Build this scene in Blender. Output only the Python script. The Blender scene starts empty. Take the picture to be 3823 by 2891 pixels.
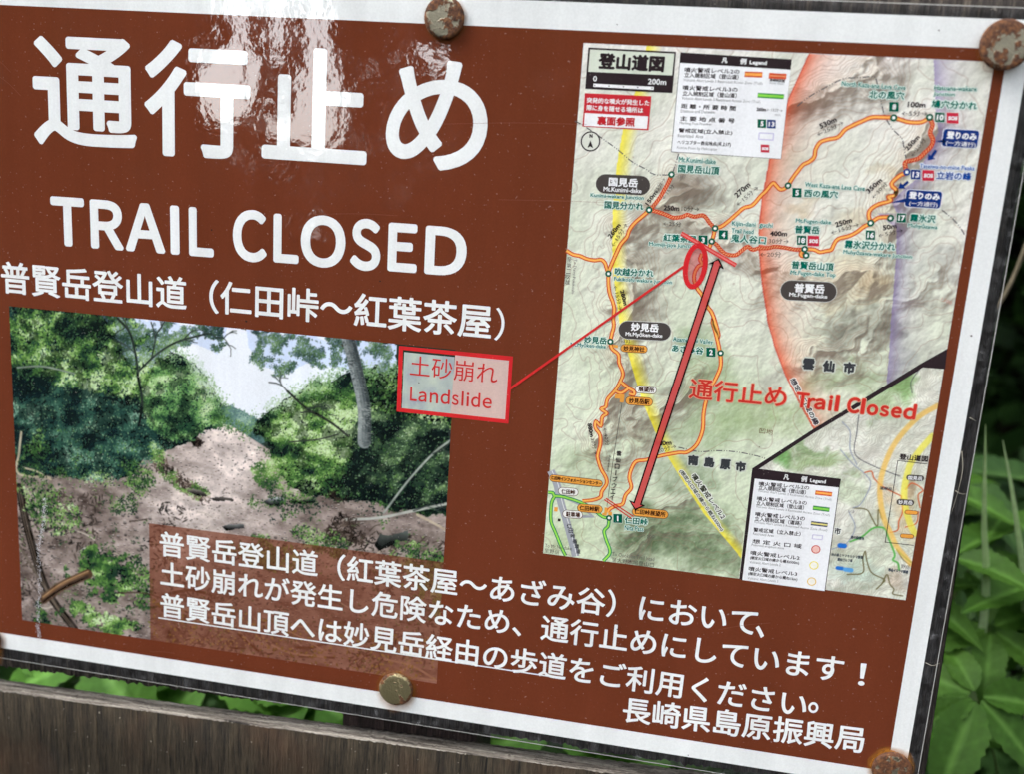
import bpy, bmesh, math, random
import numpy as np
from mathutils import Vector, Matrix

# ------------------------------------------------------------------ camera, sky, sun, exposure
scene = bpy.context.scene
COL = scene.collection
SHEET_TOP = 0.90                      # height of the upper edge of the paper above the ground (m)


def P(u, v, n=0.0):
    """Point in world metres from sheet millimetres: u right, v up, n out of the sheet."""
    return Vector((u / 1000.0, -n / 1000.0, SHEET_TOP + v / 1000.0))


cam_data = bpy.data.cameras.new("camera")
cam_data.lens = 33.864
cam_data.sensor_width = 36.0
cam_data.clip_start = 0.01
cam_data.clip_end = 2000.0
cam_data.dof.use_dof = True
cam_data.dof.focus_distance = 0.392
cam_data.dof.aperture_fstop = 7.0
cam = bpy.data.objects.new("camera", cam_data)
COL.objects.link(cam)
right = Vector((0.98274, -(-0.172246), 0.067476))
up = Vector((-0.101326, -(-0.196022), 0.97535))
back = Vector((0.154774, -0.965353, 0.210092))
m = Matrix((right, up, back)).transposed().to_4x4()
m.translation = P(-111.836, -65.197, 373.069)
cam.matrix_world = m
scene.camera = cam

SUN_EL, SUN_AZ = math.radians(50), math.radians(248)
world = bpy.data.worlds.new("World")
scene.world = world
world.use_nodes = True
wn = world.node_tree
bg = wn.nodes["Background"]
sky = wn.nodes.new("ShaderNodeTexSky")
sky.sky_type = 'NISHITA'
sky.sun_disc = False
sky.sun_elevation = SUN_EL
sky.sun_rotation = SUN_AZ
sky.air_density = 1.0
sky.dust_density = 1.0
sky.ozone_density = 1.0
hs = wn.nodes.new("ShaderNodeHueSaturation")
hs.inputs['Saturation'].default_value = 0.16
wn.links.new(sky.outputs[0], hs.inputs['Color'])
wn.links.new(hs.outputs[0], bg.inputs[0])
bg.inputs[1].default_value = 0.12

sun_data = bpy.data.lights.new("sun", 'SUN')
sun_data.energy = 0.6
sun_data.angle = math.radians(28)
sun_data.color = (1.0, 0.95, 0.88)
sun = bpy.data.objects.new("sun", sun_data)
COL.objects.link(sun)
sdir = Vector((math.sin(SUN_AZ) * math.cos(SUN_EL), math.cos(SUN_AZ) * math.cos(SUN_EL), math.sin(SUN_EL)))
sun.rotation_euler = sdir.to_track_quat('Z', 'Y').to_euler()
sun.location = sdir * 20

scene.view_settings.view_transform = 'Standard'
scene.view_settings.look = 'None'
scene.view_settings.gamma = 1.0
scene.view_settings.use_curve_mapping = False
scene.view_settings.exposure = 3.87
scene.cycles.max_bounces = 6
scene.cycles.diffuse_bounces = 3
scene.cycles.glossy_bounces = 3
scene.cycles.transparent_max_bounces = 12
scene.cycles.caustics_reflective = False
scene.cycles.caustics_refractive = False
try:
    scene.cycles.use_denoising = True
except Exception:
    pass

# ------------------------------------------------------------------ what is printed on the sheet, in sheet millimetres
GLARE_GAPS = [  # sky gaps cut in the added crowns to shape the film glare, degrees
    [(-26.93, 9.6), (-25.51, 9.77), (-25.33, 8.42), (-25.24, 7.03), (-24.74, 5.41), (-25.09, 3.69), (-25.2, 2.2), (-27.28, 1.29), (-28.72, 0.69), (-28.9, 2.62), (-27.76, 4.65), (-26.92, 5.68), (-26.45, 6.9), (-26.69, 8.27)],
    [(-24.62, 9.87), (-23.17, 10.03), (-22.9, 8.67), (-22.87, 7.26), (-23.02, 5.81), (-23.62, 4.67), (-24.14, 6.19)],
    [(-22.48, 10.1), (-20.88, 10.27), (-20.62, 8.9), (-20.34, 6.3), (-19.9, 4.12), (-19.54, 1.63), (-20.76, 0.77), (-22.29, 0.53), (-23.57, 1.33), (-22.35, 3.42), (-22.15, 5.89), (-22.08, 8.75)],
    [(-15.6, 7.04), (-13.59, 7.09), (-13.39, 5.87), (-14.4, 5.0), (-15.27, 5.73)],
    [(-24.34, 3.01), (-23.61, 3.57), (-23.07, 1.36), (-23.69, 0.56), (-24.32, 1.27)],
]
RIDGES = [
    ([(-69.35, -89.12), (-54.6, -95.1), (-45.07, -88.93), (-38.99, -95.56)], 1.0, 13.0),
    ([(-45.07, -88.93), (-38.75, -73.26), (-38.61, -58.17), (-34.79, -50.08), (-28.41, -41.94)], 0.8, 8.0),
    ([(-117.04, -59.22), (-110.38, -63.03), (-119.97, -75.01), (-123.79, -73.12)], 0.85, 8.0),
    ([(-123.79, -73.12), (-132.16, -85.39), (-133.97, -98.11), (-129.65, -112.75), (-133.88, -124.2)], 0.75, 7.0),
    ([(-133.5, -125.79), (-128.53, -138.84), (-130.85, -146.9), (-133.96, -155.14), (-133.51, -169.09)], 0.7, 7.0),
    ([(-123.79, -73.12), (-114.57, -74.62), (-103.48, -77.4), (-98.95, -82.82), (-86.1, -89.04), (-74.96, -93.2)], 0.65, 6.0),
    ([(-76.74, -33.28), (-64.01, -24.57), (-50.55, -20.92), (-49.04, -15.27)], 0.7, 6.0),
    ([(-122.77, -159.86), (-109.39, -141.52), (-102.63, -134.65)], 0.55, 5.0),
    ([(-57.02, -124.02), (-45.71, -116.24), (-34.52, -109.34)], 0.6, 5.0),
    ([(-34.51, -115.08), (-26.93, -96.31), (-14.68, -88.18)], 0.5, 8.0),
    ([(-124.75, -203.99), (-102.16, -196.04), (-79.06, -197.91)], 0.4, 8.0),
    ([(-119.92, -213.82), (-99.12, -188.29)], 0.35, 6.0),
]
TXT = [
    ('headline', '通', 'Q', (-379.56, -64.04, -333.13, -64.04, 43.42), (236, 238, 238), 0.95, None),
    ('headline', '行', 'Q', (-329.79, -65.19, -284.26, -65.19, 45.14), (236, 238, 238), 0.95, None),
    ('headline', '止', 'Q', (-279.28, -63.51, -235.58, -63.51, 42.94), (236, 238, 238), 0.95, None),
    ('headline', 'め', 'Q', (-228.13, -63.55, -187.98, -63.55, 40.83), (236, 238, 238), 0.95, None),
    ('english_headline', 'Ｔ', 'Q', (-373.02, -105.38, -357.52, -105.26, 20.49), (236, 238, 238), 0.85, None),
    ('english_headline', 'Ｒ', 'Q', (-354.87, -105.23, -339.8, -105.11, 20.34), (236, 238, 238), 0.85, None),
    ('english_headline', 'Ａ', 'Q', (-338.96, -105.1, -321.07, -104.95, 20.2), (236, 238, 238), 0.85, None),
    ('english_headline', 'I', 'Q', (-318.7, -104.94, -314.68, -104.9, 20.08), (236, 238, 238), 0.85, None),
    ('english_headline', 'Ｌ', 'Q', (-310.48, -104.87, -299.56, -104.78, 19.99), (236, 238, 238), 0.85, None),
    ('english_headline', 'Ｃ', 'Q', (-291.16, -105.37, -276.41, -105.24, 21.14), (236, 238, 238), 0.85, None),
    ('english_headline', 'Ｌ', 'Q', (-273.63, -104.56, -262.73, -104.47, 19.67), (236, 238, 238), 0.85, None),
    ('english_headline', 'Ｏ', 'Q', (-261.93, -105.12, -243.04, -104.96, 20.86), (236, 238, 238), 0.85, None),
    ('english_headline', 'Ｓ', 'Q', (-241.0, -104.94, -228.36, -104.83, 20.69), (236, 238, 238), 0.85, None),
    ('english_headline', 'Ｅ', 'Q', (-225.32, -104.16, -213.23, -104.06, 19.25), (236, 238, 238), 0.85, None),
    ('english_headline', 'Ｄ', 'Q', (-210.11, -104.04, -193.21, -103.9, 19.09), (236, 238, 238), 0.85, None),
    ('subtitle', '普賢岳登山道（仁田峠～紅葉茶屋', 'F', (-391.05, -121.31, -188.24, -121.25, 1.0), (236, 238, 238), 0.26, None),
    ('subtitle', '）', 'Q', (-180.13, -128.01, -176.39, -128.03, 13.17), (236, 238, 238), 0.1, None),
    ('notice_line', '普賢岳登山道（紅葉茶屋～あざみ谷）において', 'F', (-319.21, -233.96, -70.18, -233.24, 1.0), (236, 238, 238), 0.2, None),
    ('notice_line', '、', 'Q', (-65.78, -238.86, -62.0, -239.11, 4.94), (236, 238, 238), 0.2, None),
    ('notice_line', '土砂崩れが発生し危険なため、通行止めにしています', 'F', (-319.09, -248.16, -35.21, -248.2, 1.0), (236, 238, 238), 0.2, None),
    ('notice_line', '！', 'Q', (-23.38, -253.55, -20.89, -253.49, 9.65), (236, 238, 238), 0.15, None),
    ('notice_line', '普賢岳山頂へは妙見岳経由の歩道をご利用ください', 'F', (-319.2, -263.26, -46.95, -265.89, 1.0), (236, 238, 238), 0.2, None),
    ('notice_line', '。', 'Q', (-40.95, -268.52, -37.0, -268.46, 4.81), (236, 238, 238), 0.15, None),
    ('office_name', '長崎県島原振興局', 'F', (-109.18, -279.74, -22.83, -277.59, 1.0), (236, 238, 238), 0.22, None),
    ('callout_text', '土砂崩れ', 'F', (-209.88, -141.91, -182.15, -141.87, 1.0), (205, 48, 48), 0.0, None),
    ('callout_text', 'Ｌ', 'Q', (-213.5, -156.44, -210.58, -156.42, 5.91), (205, 48, 48), 0.12, None),
    ('callout_text', 'ａ', 'Q', (-209.91, -156.42, -206.53, -156.39, 4.32), (205, 48, 48), 0.12, None),
    ('callout_text', 'ｎ', 'Q', (-205.18, -156.38, -201.64, -156.36, 4.32), (205, 48, 48), 0.12, None),
    ('callout_text', 'ｄ', 'Q', (-200.62, -156.35, -196.81, -156.32, 6.08), (205, 48, 48), 0.12, None),
    ('callout_text', 'ｓ', 'Q', (-195.9, -156.32, -193.07, -156.3, 4.35), (205, 48, 48), 0.12, None),
    ('callout_text', 'l', 'Q', (-191.93, -156.29, -191.05, -156.28, 6.07), (205, 48, 48), 0.12, None),
    ('callout_text', 'i', 'Q', (-189.84, -156.28, -188.78, -156.27, 5.81), (205, 48, 48), 0.12, None),
    ('callout_text', 'ｄ', 'Q', (-187.9, -156.26, -184.2, -156.24, 6.05), (205, 48, 48), 0.12, None),
    ('callout_text', 'ｅ', 'Q', (-183.12, -156.23, -179.37, -156.2, 4.33), (205, 48, 48), 0.12, None),
    ('map_caption', '登山道図', 'Q', (-147.76, -23.02, -123.52, -23.08, 5.85), (48, 38, 42), 0.3, None),
    ('map_caption', '0', 'Q', (-149.18, -27.5, -147.73, -27.5, 2.0), (240, 240, 242), 0.05, None),
    ('map_caption', '200m', 'Q', (-128.93, -27.52, -122.2, -27.45, 2.04), (240, 240, 242), 0.06, None),
    ('map_caption', '突発的な噴火が発生した', 'Q', (-150.87, -35.3, -127.66, -35.09, 2.01), (240, 240, 242), 0.05, None),
    ('map_caption', '際に身を隠せる場所は', 'Q', (-150.72, -37.95, -129.72, -37.84, 2.01), (240, 240, 242), 0.05, None),
    ('map_caption', '裏面参照', 'Q', (-146.39, -43.04, -132.29, -42.86, 3.32), (190, 40, 48), 0.15, None),
    ('map_caption', 'N', 'Q', (-148.79, -47.83, -147.55, -47.79, 1.48), (48, 38, 42), 0.12, None),
    ('legend_text', '凡', 'Q', (-103.21, -18.83, -101.13, -18.84, 1.93), (240, 240, 242), 0.08, None),
    ('legend_text', '例', 'Q', (-96.65, -18.93, -94.42, -18.92, 2.06), (240, 240, 242), 0.08, None),
    ('legend_text', 'Legend', 'Q', (-93.27, -19.14, -87.22, -19.12, 1.72), (240, 240, 242), 0.08, None),
    ('legend_text', '噴火警戒レベル2の', 'Q', (-116.08, -22.62, -96.43, -22.34, 1.75), (48, 38, 42), 0.03, None),
    ('legend_text', '立入規制区域（登山道）', 'Q', (-116.0, -24.42, -96.55, -24.3, 1.75), (48, 38, 42), 0.03, None),
    ('legend_text', 'Volcanic Alert Levels 2 Restricted Access Zone (Trail)', 'Q', (-116.18, -26.06, -87.95, -25.92, 1.28), (140, 140, 145), 0.0, None),
    ('legend_text', '噴火警戒レベル3の', 'Q', (-116.06, -28.91, -96.4, -28.65, 1.76), (48, 38, 42), 0.03, None),
    ('legend_text', '立入規制区域（登山道）', 'Q', (-115.93, -30.89, -96.51, -30.69, 1.76), (48, 38, 42), 0.03, None),
    ('legend_text', 'Volcanic Alert Levels 3 Restricted Access Zone (Trail)', 'Q', (-116.12, -32.48, -87.87, -32.33, 1.29), (140, 140, 145), 0.0, None),
    ('legend_text', '距 離・所 要 時 間', 'Q', (-116.03, -35.32, -96.35, -35.17, 1.7), (48, 38, 42), 0.03, None),
    ('legend_text', 'Distance and Duration', 'Q', (-115.95, -36.8, -103.68, -36.53, 1.09), (140, 140, 145), 0.0, None),
    ('legend_text', '主 要 地 点 番 号', 'Q', (-115.93, -39.73, -96.19, -39.54, 1.71), (48, 38, 42), 0.03, None),
    ('legend_text', 'Marking Post Number', 'Q', (-115.96, -41.22, -104.24, -41.03, 1.17), (140, 140, 145), 0.0, None),
    ('legend_text', '警戒区域(立入禁止)', 'Q', (-116.01, -44.14, -96.57, -43.9, 1.79), (48, 38, 42), 0.03, None),
    ('legend_text', 'Restricted  Area', 'Q', (-116.1, -45.68, -106.92, -45.48, 1.18), (140, 140, 145), 0.0, None),
    ('legend_text', 'ヘリコプター救出地点(吊上げ)', 'Q', (-116.08, -48.33, -96.62, -48.05, 1.66), (48, 38, 42), 0.03, None),
    ('legend_text', 'Rescue Point by Helicopter', 'Q', (-116.01, -50.07, -101.33, -49.87, 1.25), (140, 140, 145), 0.0, None),
    ('legend_text', '260m', 'Q', (-88.95, -34.8, -85.52, -34.78, 1.28), (48, 38, 42), 0.08, None),
    ('legend_text', '←15分→', 'Q', (-85.34, -34.77, -79.77, -34.7, 1.28), (48, 38, 42), 0.0, None),
    ('legend_text', 'min.', 'Q', (-82.26, -36.13, -80.04, -36.1, 0.88), (140, 140, 145), 0.0, None),
    ('legend_text', '急傾斜区間', 'Q', (-85.58, -24.25, -80.28, -24.46, 1.06), (48, 38, 42), 0.03, None),
    ('legend_text', 'Steep Slope', 'Q', (-85.45, -25.32, -80.5, -25.4, 0.93), (140, 140, 145), 0.0, None),
    ('place_name', 'Mt.Kunimi-dake', 'Q', (-114.9, -54.56, -101.35, -54.54, 1.95), (10, 112, 100), 0.05, (0.2, (222, 240, 232))),
    ('place_name', '国見岳山頂', 'Q', (-114.8, -58.37, -99.7, -58.29, 2.98), (0, 104, 88), 0.1, (0.32, (222, 240, 232))),
    ('map_caption', '･1347', 'Q', (-115.48, -60.46, -111.72, -60.43, 1.2), (110, 105, 105), 0.0, None),
    ('peak_name', '国見岳', 'Q', (-140.08, -65.04, -129.13, -64.87, 3.29), (240, 240, 242), 0.12, None),
    ('peak_name', 'Mt.Kunimi-dake', 'Q', (-141.81, -67.03, -127.49, -66.84, 1.72), (240, 240, 242), 0.05, None),
    ('place_name', 'Kunimi-wakare Junction', 'Q', (-146.55, -69.89, -126.38, -69.63, 1.85), (10, 112, 100), 0.05, (0.2, (222, 240, 232))),
    ('place_name', '国見分かれ', 'Q', (-140.92, -73.45, -126.16, -73.15, 2.88), (0, 104, 88), 0.1, (0.32, (222, 240, 232))),
    ('distance_note', '150m', 'Q', (-124.4, -71.29, -121.4, -66.06, 1.68), (48, 38, 42), 0.1, None),
    ('distance_note', '25分→', 'Q', (-121.62, -66.36, -118.9, -61.12, 1.67), (48, 38, 42), 0.0, None),
    ('distance_note', '←15分', 'Q', (-118.51, -68.58, -115.36, -63.37, 1.67), (48, 38, 42), 0.0, None),
    ('distance_note', '260m', 'Q', (-137.41, -84.7, -133.89, -79.38, 1.92), (48, 38, 42), 0.1, None),
    ('distance_note', '←15分→', 'Q', (-135.84, -87.7, -131.36, -78.93, 1.85), (48, 38, 42), 0.0, None),
    ('distance_note', '250m', 'Q', (-118.69, -72.58, -112.82, -72.37, 1.97), (48, 38, 42), 0.1, None),
    ('distance_note', '10分→', 'Q', (-111.98, -72.45, -105.49, -72.06, 1.96), (48, 38, 42), 0.0, None),
    ('distance_note', '←25分', 'Q', (-118.19, -78.31, -111.5, -78.18, 1.87), (48, 38, 42), 0.0, None),
    ('distance_note', '270m', 'Q', (-92.1, -66.23, -87.75, -61.29, 2.08), (48, 38, 42), 0.1, None),
    ('distance_note', '←15分→', 'Q', (-91.29, -69.29, -84.66, -62.27, 1.87), (48, 38, 42), 0.0, None),
    ('place_name', 'Kijin-dani  guchi', 'Q', (-93.02, -76.8, -78.22, -76.51, 2.22), (10, 112, 100), 0.05, (0.2, (222, 240, 232))),
    ('place_name', 'Trail head', 'Q', (-92.88, -78.97, -84.81, -78.86, 1.75), (10, 112, 100), 0.05, (0.2, (222, 240, 232))),
    ('place_name', '鬼人谷口', 'Q', (-92.75, -82.34, -79.98, -82.36, 3.03), (0, 104, 88), 0.1, (0.32, (222, 240, 232))),
    ('distance_note', '400m', 'Q', (-78.83, -79.12, -72.64, -78.75, 1.95), (48, 38, 42), 0.1, None),
    ('distance_note', '30分→', 'Q', (-78.95, -81.88, -71.78, -81.43, 1.96), (48, 38, 42), 0.0, None),
    ('distance_note', '←20分', 'Q', (-81.37, -87.03, -73.84, -86.54, 1.97), (48, 38, 42), 0.0, None),
    ('place_name', '紅葉茶屋', 'Q', (-117.69, -84.02, -105.31, -83.82, 2.89), (0, 104, 88), 0.1, (0.32, (222, 240, 232))),
    ('place_name', 'Momiji-jaya Junction', 'Q', (-122.85, -86.57, -104.69, -86.24, 2.03), (10, 112, 100), 0.05, (0.2, (222, 240, 232))),
    ('place_name', '吹越分かれ', 'Q', (-134.77, -98.36, -119.91, -97.9, 2.96), (0, 104, 88), 0.1, (0.32, (222, 240, 232))),
    ('place_name', 'Fukikoshi-wakare Junction', 'Q', (-134.84, -100.87, -112.68, -100.41, 1.99), (10, 112, 100), 0.05, (0.2, (222, 240, 232))),
    ('map_caption', '至', 'Q', (-153.56, -94.72, -151.75, -94.68, 1.86), (48, 38, 42), 0.0, None),
    ('map_caption', '第', 'Q', (-153.53, -96.96, -151.72, -96.93, 1.87), (48, 38, 42), 0.0, None),
    ('map_caption', '二', 'Q', (-153.58, -99.22, -151.76, -99.18, 1.87), (48, 38, 42), 0.0, None),
    ('map_caption', '吹', 'Q', (-153.64, -101.33, -151.82, -101.29, 1.88), (48, 38, 42), 0.0, None),
    ('map_caption', '越', 'Q', (-153.62, -103.48, -151.8, -103.44, 1.88), (48, 38, 42), 0.0, None),
    ('map_caption', 'To Daini-Fukikoshi', 'Q', (-150.8, -93.34, -150.76, -106.86, 1.13), (110, 105, 105), 0.0, None),
    ('distance_note', '280m', 'Q', (-132.24, -104.02, -130.23, -109.71, 1.64), (48, 38, 42), 0.1, None),
    ('distance_note', '←15分→', 'Q', (-134.99, -102.61, -132.07, -111.65, 1.71), (48, 38, 42), 0.0, None),
    ('peak_name', '妙見岳', 'Q', (-126.61, -119.23, -116.0, -118.92, 3.33), (240, 240, 242), 0.12, None),
    ('peak_name', 'Mt.Myōken-dake', 'Q', (-128.44, -121.76, -114.28, -121.26, 2.05), (240, 240, 242), 0.05, None),
    ('map_caption', '･1333', 'Q', (-130.69, -124.22, -126.49, -123.97, 1.37), (48, 38, 42), 0.0, None),
    ('place_name', '妙見岳', 'Q', (-144.35, -125.68, -135.43, -125.44, 2.84), (0, 104, 88), 0.1, (0.32, (222, 240, 232))),
    ('place_name', 'Mt.Myōken-dake', 'Q', (-149.53, -127.95, -135.61, -127.61, 2.15), (10, 112, 100), 0.05, (0.2, (222, 240, 232))),
    ('facility_name', '妙見神社', 'Q', (-128.75, -127.25, -120.57, -127.0, 2.06), (70, 35, 20), 0.07, None),
    ('place_name', 'Azami-dani Valley', 'Q', (-110.22, -122.26, -94.95, -122.08, 2.36), (10, 112, 100), 0.05, (0.2, (222, 240, 232))),
    ('place_name', 'あざみ谷', 'Q', (-110.23, -125.84, -98.21, -125.88, 2.95), (0, 104, 88), 0.1, (0.32, (222, 240, 232))),
    ('facility_name', '展望所', 'Q', (-121.5, -142.94, -115.28, -142.76, 2.13), (70, 35, 20), 0.07, None),
    ('facility_name', '妙見岳駅', 'Q', (-124.71, -148.06, -116.68, -147.82, 2.26), (70, 35, 20), 0.07, None),
    ('map_caption', '雲', 'Q', (-127.55, -170.02, -125.62, -169.91, 2.08), (48, 38, 42), 0.05, None),
    ('map_caption', '仙', 'Q', (-127.69, -172.74, -125.76, -172.63, 2.09), (48, 38, 42), 0.05, None),
    ('map_caption', 'ロ', 'Q', (-127.83, -175.46, -125.9, -175.36, 2.09), (48, 38, 42), 0.05, None),
    ('map_caption', 'ー', 'Q', (-127.35, -176.02, -127.36, -178.13, 0.39), (48, 38, 42), 0.05, None),
    ('map_caption', 'プ', 'Q', (-128.13, -180.78, -126.2, -180.67, 2.11), (48, 38, 42), 0.05, None),
    ('map_caption', 'ウ', 'Q', (-128.28, -183.5, -126.34, -183.38, 2.11), (48, 38, 42), 0.05, None),
    ('map_caption', 'ェ', 'Q', (-128.52, -186.06, -126.58, -185.95, 2.12), (48, 38, 42), 0.05, None),
    ('map_caption', 'イ', 'Q', (-128.8, -188.56, -126.86, -188.44, 2.12), (48, 38, 42), 0.05, None),
    ('map_caption', 'Ropeway', 'Q', (-130.82, -170.28, -131.15, -177.12, 1.23), (48, 38, 42), 0.0, None),
    ('distance_note', '880m', 'Q', (-140.28, -158.11, -138.73, -163.58, 1.79), (48, 38, 42), 0.1, None),
    ('distance_note', '30分→', 'Q', (-138.53, -164.12, -136.5, -170.57, 1.72), (48, 38, 42), 0.0, None),
    ('distance_note', '←40分', 'Q', (-133.9, -159.31, -132.27, -166.45, 1.7), (48, 38, 42), 0.0, None),
    ('distance_note', '980m', 'Q', (-112.78, -164.37, -106.38, -163.0, 2.05), (48, 38, 42), 0.1, None),
    ('distance_note', '20分→', 'Q', (-111.37, -167.12, -104.26, -164.18, 2.04), (48, 38, 42), 0.0, None),
    ('city_name', '南', 'Q', (-99.44, -170.5, -95.31, -170.29, 4.28), (60, 62, 66), 0.28, (0.5, (200, 205, 195))),
    ('city_name', '島', 'Q', (-93.21, -170.56, -89.1, -170.35, 4.27), (60, 62, 66), 0.28, (0.5, (200, 205, 195))),
    ('city_name', '原', 'Q', (-86.99, -170.73, -82.9, -170.52, 4.26), (60, 62, 66), 0.28, (0.5, (200, 205, 195))),
    ('city_name', '市', 'Q', (-81.0, -170.89, -76.93, -170.68, 4.25), (60, 62, 66), 0.28, (0.5, (200, 205, 195))),
    ('city_name', '雲', 'Q', (-61.03, -127.97, -56.63, -127.86, 4.54), (60, 62, 66), 0.28, (0.5, (200, 205, 195))),
    ('city_name', '仙', 'Q', (-53.66, -128.01, -49.28, -127.91, 4.52), (60, 62, 66), 0.28, (0.5, (200, 205, 195))),
    ('city_name', '市', 'Q', (-46.14, -127.89, -41.79, -127.79, 4.51), (60, 62, 66), 0.28, (0.5, (200, 205, 195))),
    ('closure_text', '通行止め', 'F', (-97.46, -139.69, -69.23, -139.52, 0.93), (204, 52, 44), 0.14, (0.3, (225, 170, 140))),
    ('closure_text', 'Ｔ', 'Q', (-61.78, -142.81, -56.92, -142.84, 5.97), (204, 52, 44), 0.28, (0.24, (225, 175, 145))),
    ('closure_text', 'ｒ', 'Q', (-57.38, -142.84, -54.58, -142.86, 4.23), (204, 52, 44), 0.28, (0.24, (225, 175, 145))),
    ('closure_text', 'ａ', 'Q', (-54.87, -142.86, -50.82, -142.89, 4.37), (204, 52, 44), 0.28, (0.24, (225, 175, 145))),
    ('closure_text', 'i', 'Q', (-49.64, -142.9, -48.32, -142.91, 5.94), (204, 52, 44), 0.28, (0.24, (225, 175, 145))),
    ('closure_text', 'l', 'Q', (-47.36, -142.91, -45.82, -142.92, 6.24), (204, 52, 44), 0.28, (0.24, (225, 175, 145))),
    ('closure_text', 'Ｃ', 'Q', (-42.87, -142.95, -38.12, -142.98, 6.18), (204, 52, 44), 0.28, (0.24, (225, 175, 145))),
    ('closure_text', 'l', 'Q', (-37.84, -142.98, -36.35, -142.99, 6.17), (204, 52, 44), 0.28, (0.24, (225, 175, 145))),
    ('closure_text', 'ｏ', 'Q', (-35.64, -143.0, -31.48, -143.03, 4.33), (204, 52, 44), 0.28, (0.24, (225, 175, 145))),
    ('closure_text', 'ｓ', 'Q', (-30.85, -143.03, -27.55, -143.05, 4.32), (204, 52, 44), 0.28, (0.24, (225, 175, 145))),
    ('closure_text', 'ｅ', 'Q', (-26.85, -143.06, -23.0, -143.09, 4.32), (204, 52, 44), 0.28, (0.24, (225, 175, 145))),
    ('closure_text', 'ｄ', 'Q', (-22.44, -143.09, -17.91, -143.12, 6.05), (204, 52, 44), 0.28, (0.24, (225, 175, 145))),
    ('zone_caption', '想定火口域の縁', 'Q', (-65.06, -132.41, -53.66, -149.46, 2.22), (60, 50, 60), 0.08, (0.35, (232, 234, 228))),
    ('map_caption', '凹地', 'Q', (-73.73, -154.57, -68.67, -154.62, 2.16), (120, 85, 60), 0.0, None),
    ('zone_caption', '噴火警戒レベル2', 'Q', (-97.78, -174.87, -84.04, -191.31, 2.39), (60, 62, 50), 0.08, (0.35, (232, 234, 228))),
    ('zone_caption', '(想定火口域の縁から概ね500m)', 'Q', (-102.7, -173.58, -83.85, -196.42, 1.94), (60, 62, 50), 0.05, (0.35, (232, 234, 228))),
    ('facility_name', '仁田峠インフォメーションセンター', 'Q', (-152.95, -182.95, -132.5, -183.08, 1.72), (70, 35, 20), 0.07, None),
    ('facility_name', '仁田峠', 'Q', (-148.3, -188.53, -142.69, -188.28, 2.14), (70, 35, 20), 0.07, None),
    ('facility_name', '仁田峠駅', 'Q', (-140.38, -194.62, -132.31, -194.25, 2.23), (70, 35, 20), 0.07, None),
    ('facility_name', '駐車場', 'Q', (-145.68, -197.96, -139.93, -197.72, 2.24), (70, 35, 20), 0.07, None),
    ('facility_name', '仁田峠展望所', 'Q', (-118.3, -193.28, -105.92, -193.08, 2.21), (70, 35, 20), 0.07, None),
    ('place_name', '仁田峠', 'Q', (-121.79, -197.78, -112.63, -197.66, 3.04), (0, 104, 88), 0.1, (0.32, (222, 240, 232))),
    ('place_name', 'Nita Pass', 'Q', (-121.52, -200.65, -113.93, -200.31, 2.12), (10, 112, 100), 0.05, (0.2, (222, 240, 232))),
    ('map_caption', '1000', 'Q', (-113.07, -203.18, -109.25, -202.47, 1.48), (90, 95, 85), 0.0, None),
    ('map_caption', 'To Mt.No-dake', 'Q', (-153.28, -212.28, -142.13, -212.21, 1.52), (90, 85, 80), 0.0, None),
    ('map_caption', '至野岳', 'Q', (-153.34, -214.67, -147.16, -214.68, 1.87), (70, 65, 60), 0.0, None),
    ('map_caption', 'To Onokoba Trail head', 'Q', (-125.58, -212.32, -108.48, -212.32, 1.67), (100, 95, 90), 0.0, None),
    ('map_caption', '至大野木場登山口', 'Q', (-125.56, -214.85, -108.41, -215.0, 1.93), (80, 75, 70), 0.0, None),
    ('map_caption', '仁', 'Q', (-144.97, -202.85, -143.06, -202.77, 2.0), (55, 55, 60), 0.04, None),
    ('map_caption', '田', 'Q', (-144.01, -204.83, -142.1, -204.74, 2.0), (55, 55, 60), 0.04, None),
    ('map_caption', '峠', 'Q', (-143.04, -206.93, -141.13, -206.84, 2.01), (55, 55, 60), 0.04, None),
    ('map_caption', '循', 'Q', (-142.05, -209.2, -140.14, -209.11, 2.01), (55, 55, 60), 0.04, None),
    ('map_caption', '環', 'Q', (-141.16, -211.32, -139.25, -211.23, 2.02), (55, 55, 60), 0.04, None),
    ('map_caption', '道', 'Q', (-140.32, -213.32, -138.4, -213.23, 2.02), (55, 55, 60), 0.04, None),
    ('legend_text', '凡', 'Q', (-62.52, -172.03, -60.43, -172.01, 2.19), (240, 240, 242), 0.07, None),
    ('legend_text', '例', 'Q', (-55.84, -172.08, -53.66, -172.05, 2.34), (240, 240, 242), 0.07, None),
    ('legend_text', 'Legend', 'Q', (-52.47, -172.22, -46.56, -172.12, 1.87), (240, 240, 242), 0.07, None),
    ('legend_text', '噴火警戒レベル2の', 'Q', (-71.42, -175.65, -52.36, -175.04, 1.81), (48, 38, 42), 0.03, None),
    ('legend_text', '立入規制区域（登山道）', 'Q', (-71.34, -177.31, -53.38, -177.07, 1.89), (48, 38, 42), 0.03, None),
    ('legend_text', 'Volcanic Alert Levels 2 Restricted Access Zone (Trail)', 'Q', (-71.47, -178.37, -43.52, -178.6, 1.18), (140, 140, 145), 0.0, None),
    ('legend_text', '噴火警戒レベル3の', 'Q', (-71.44, -181.76, -52.47, -181.32, 1.82), (48, 38, 42), 0.03, None),
    ('legend_text', '立入規制区域（登山道）', 'Q', (-71.4, -183.72, -53.32, -183.34, 1.9), (48, 38, 42), 0.03, None),
    ('legend_text', 'Volcanic Alert Levels 3 Restricted Access Zone (Trail)', 'Q', (-71.44, -184.93, -43.41, -184.93, 1.19), (140, 140, 145), 0.0, None),
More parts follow.
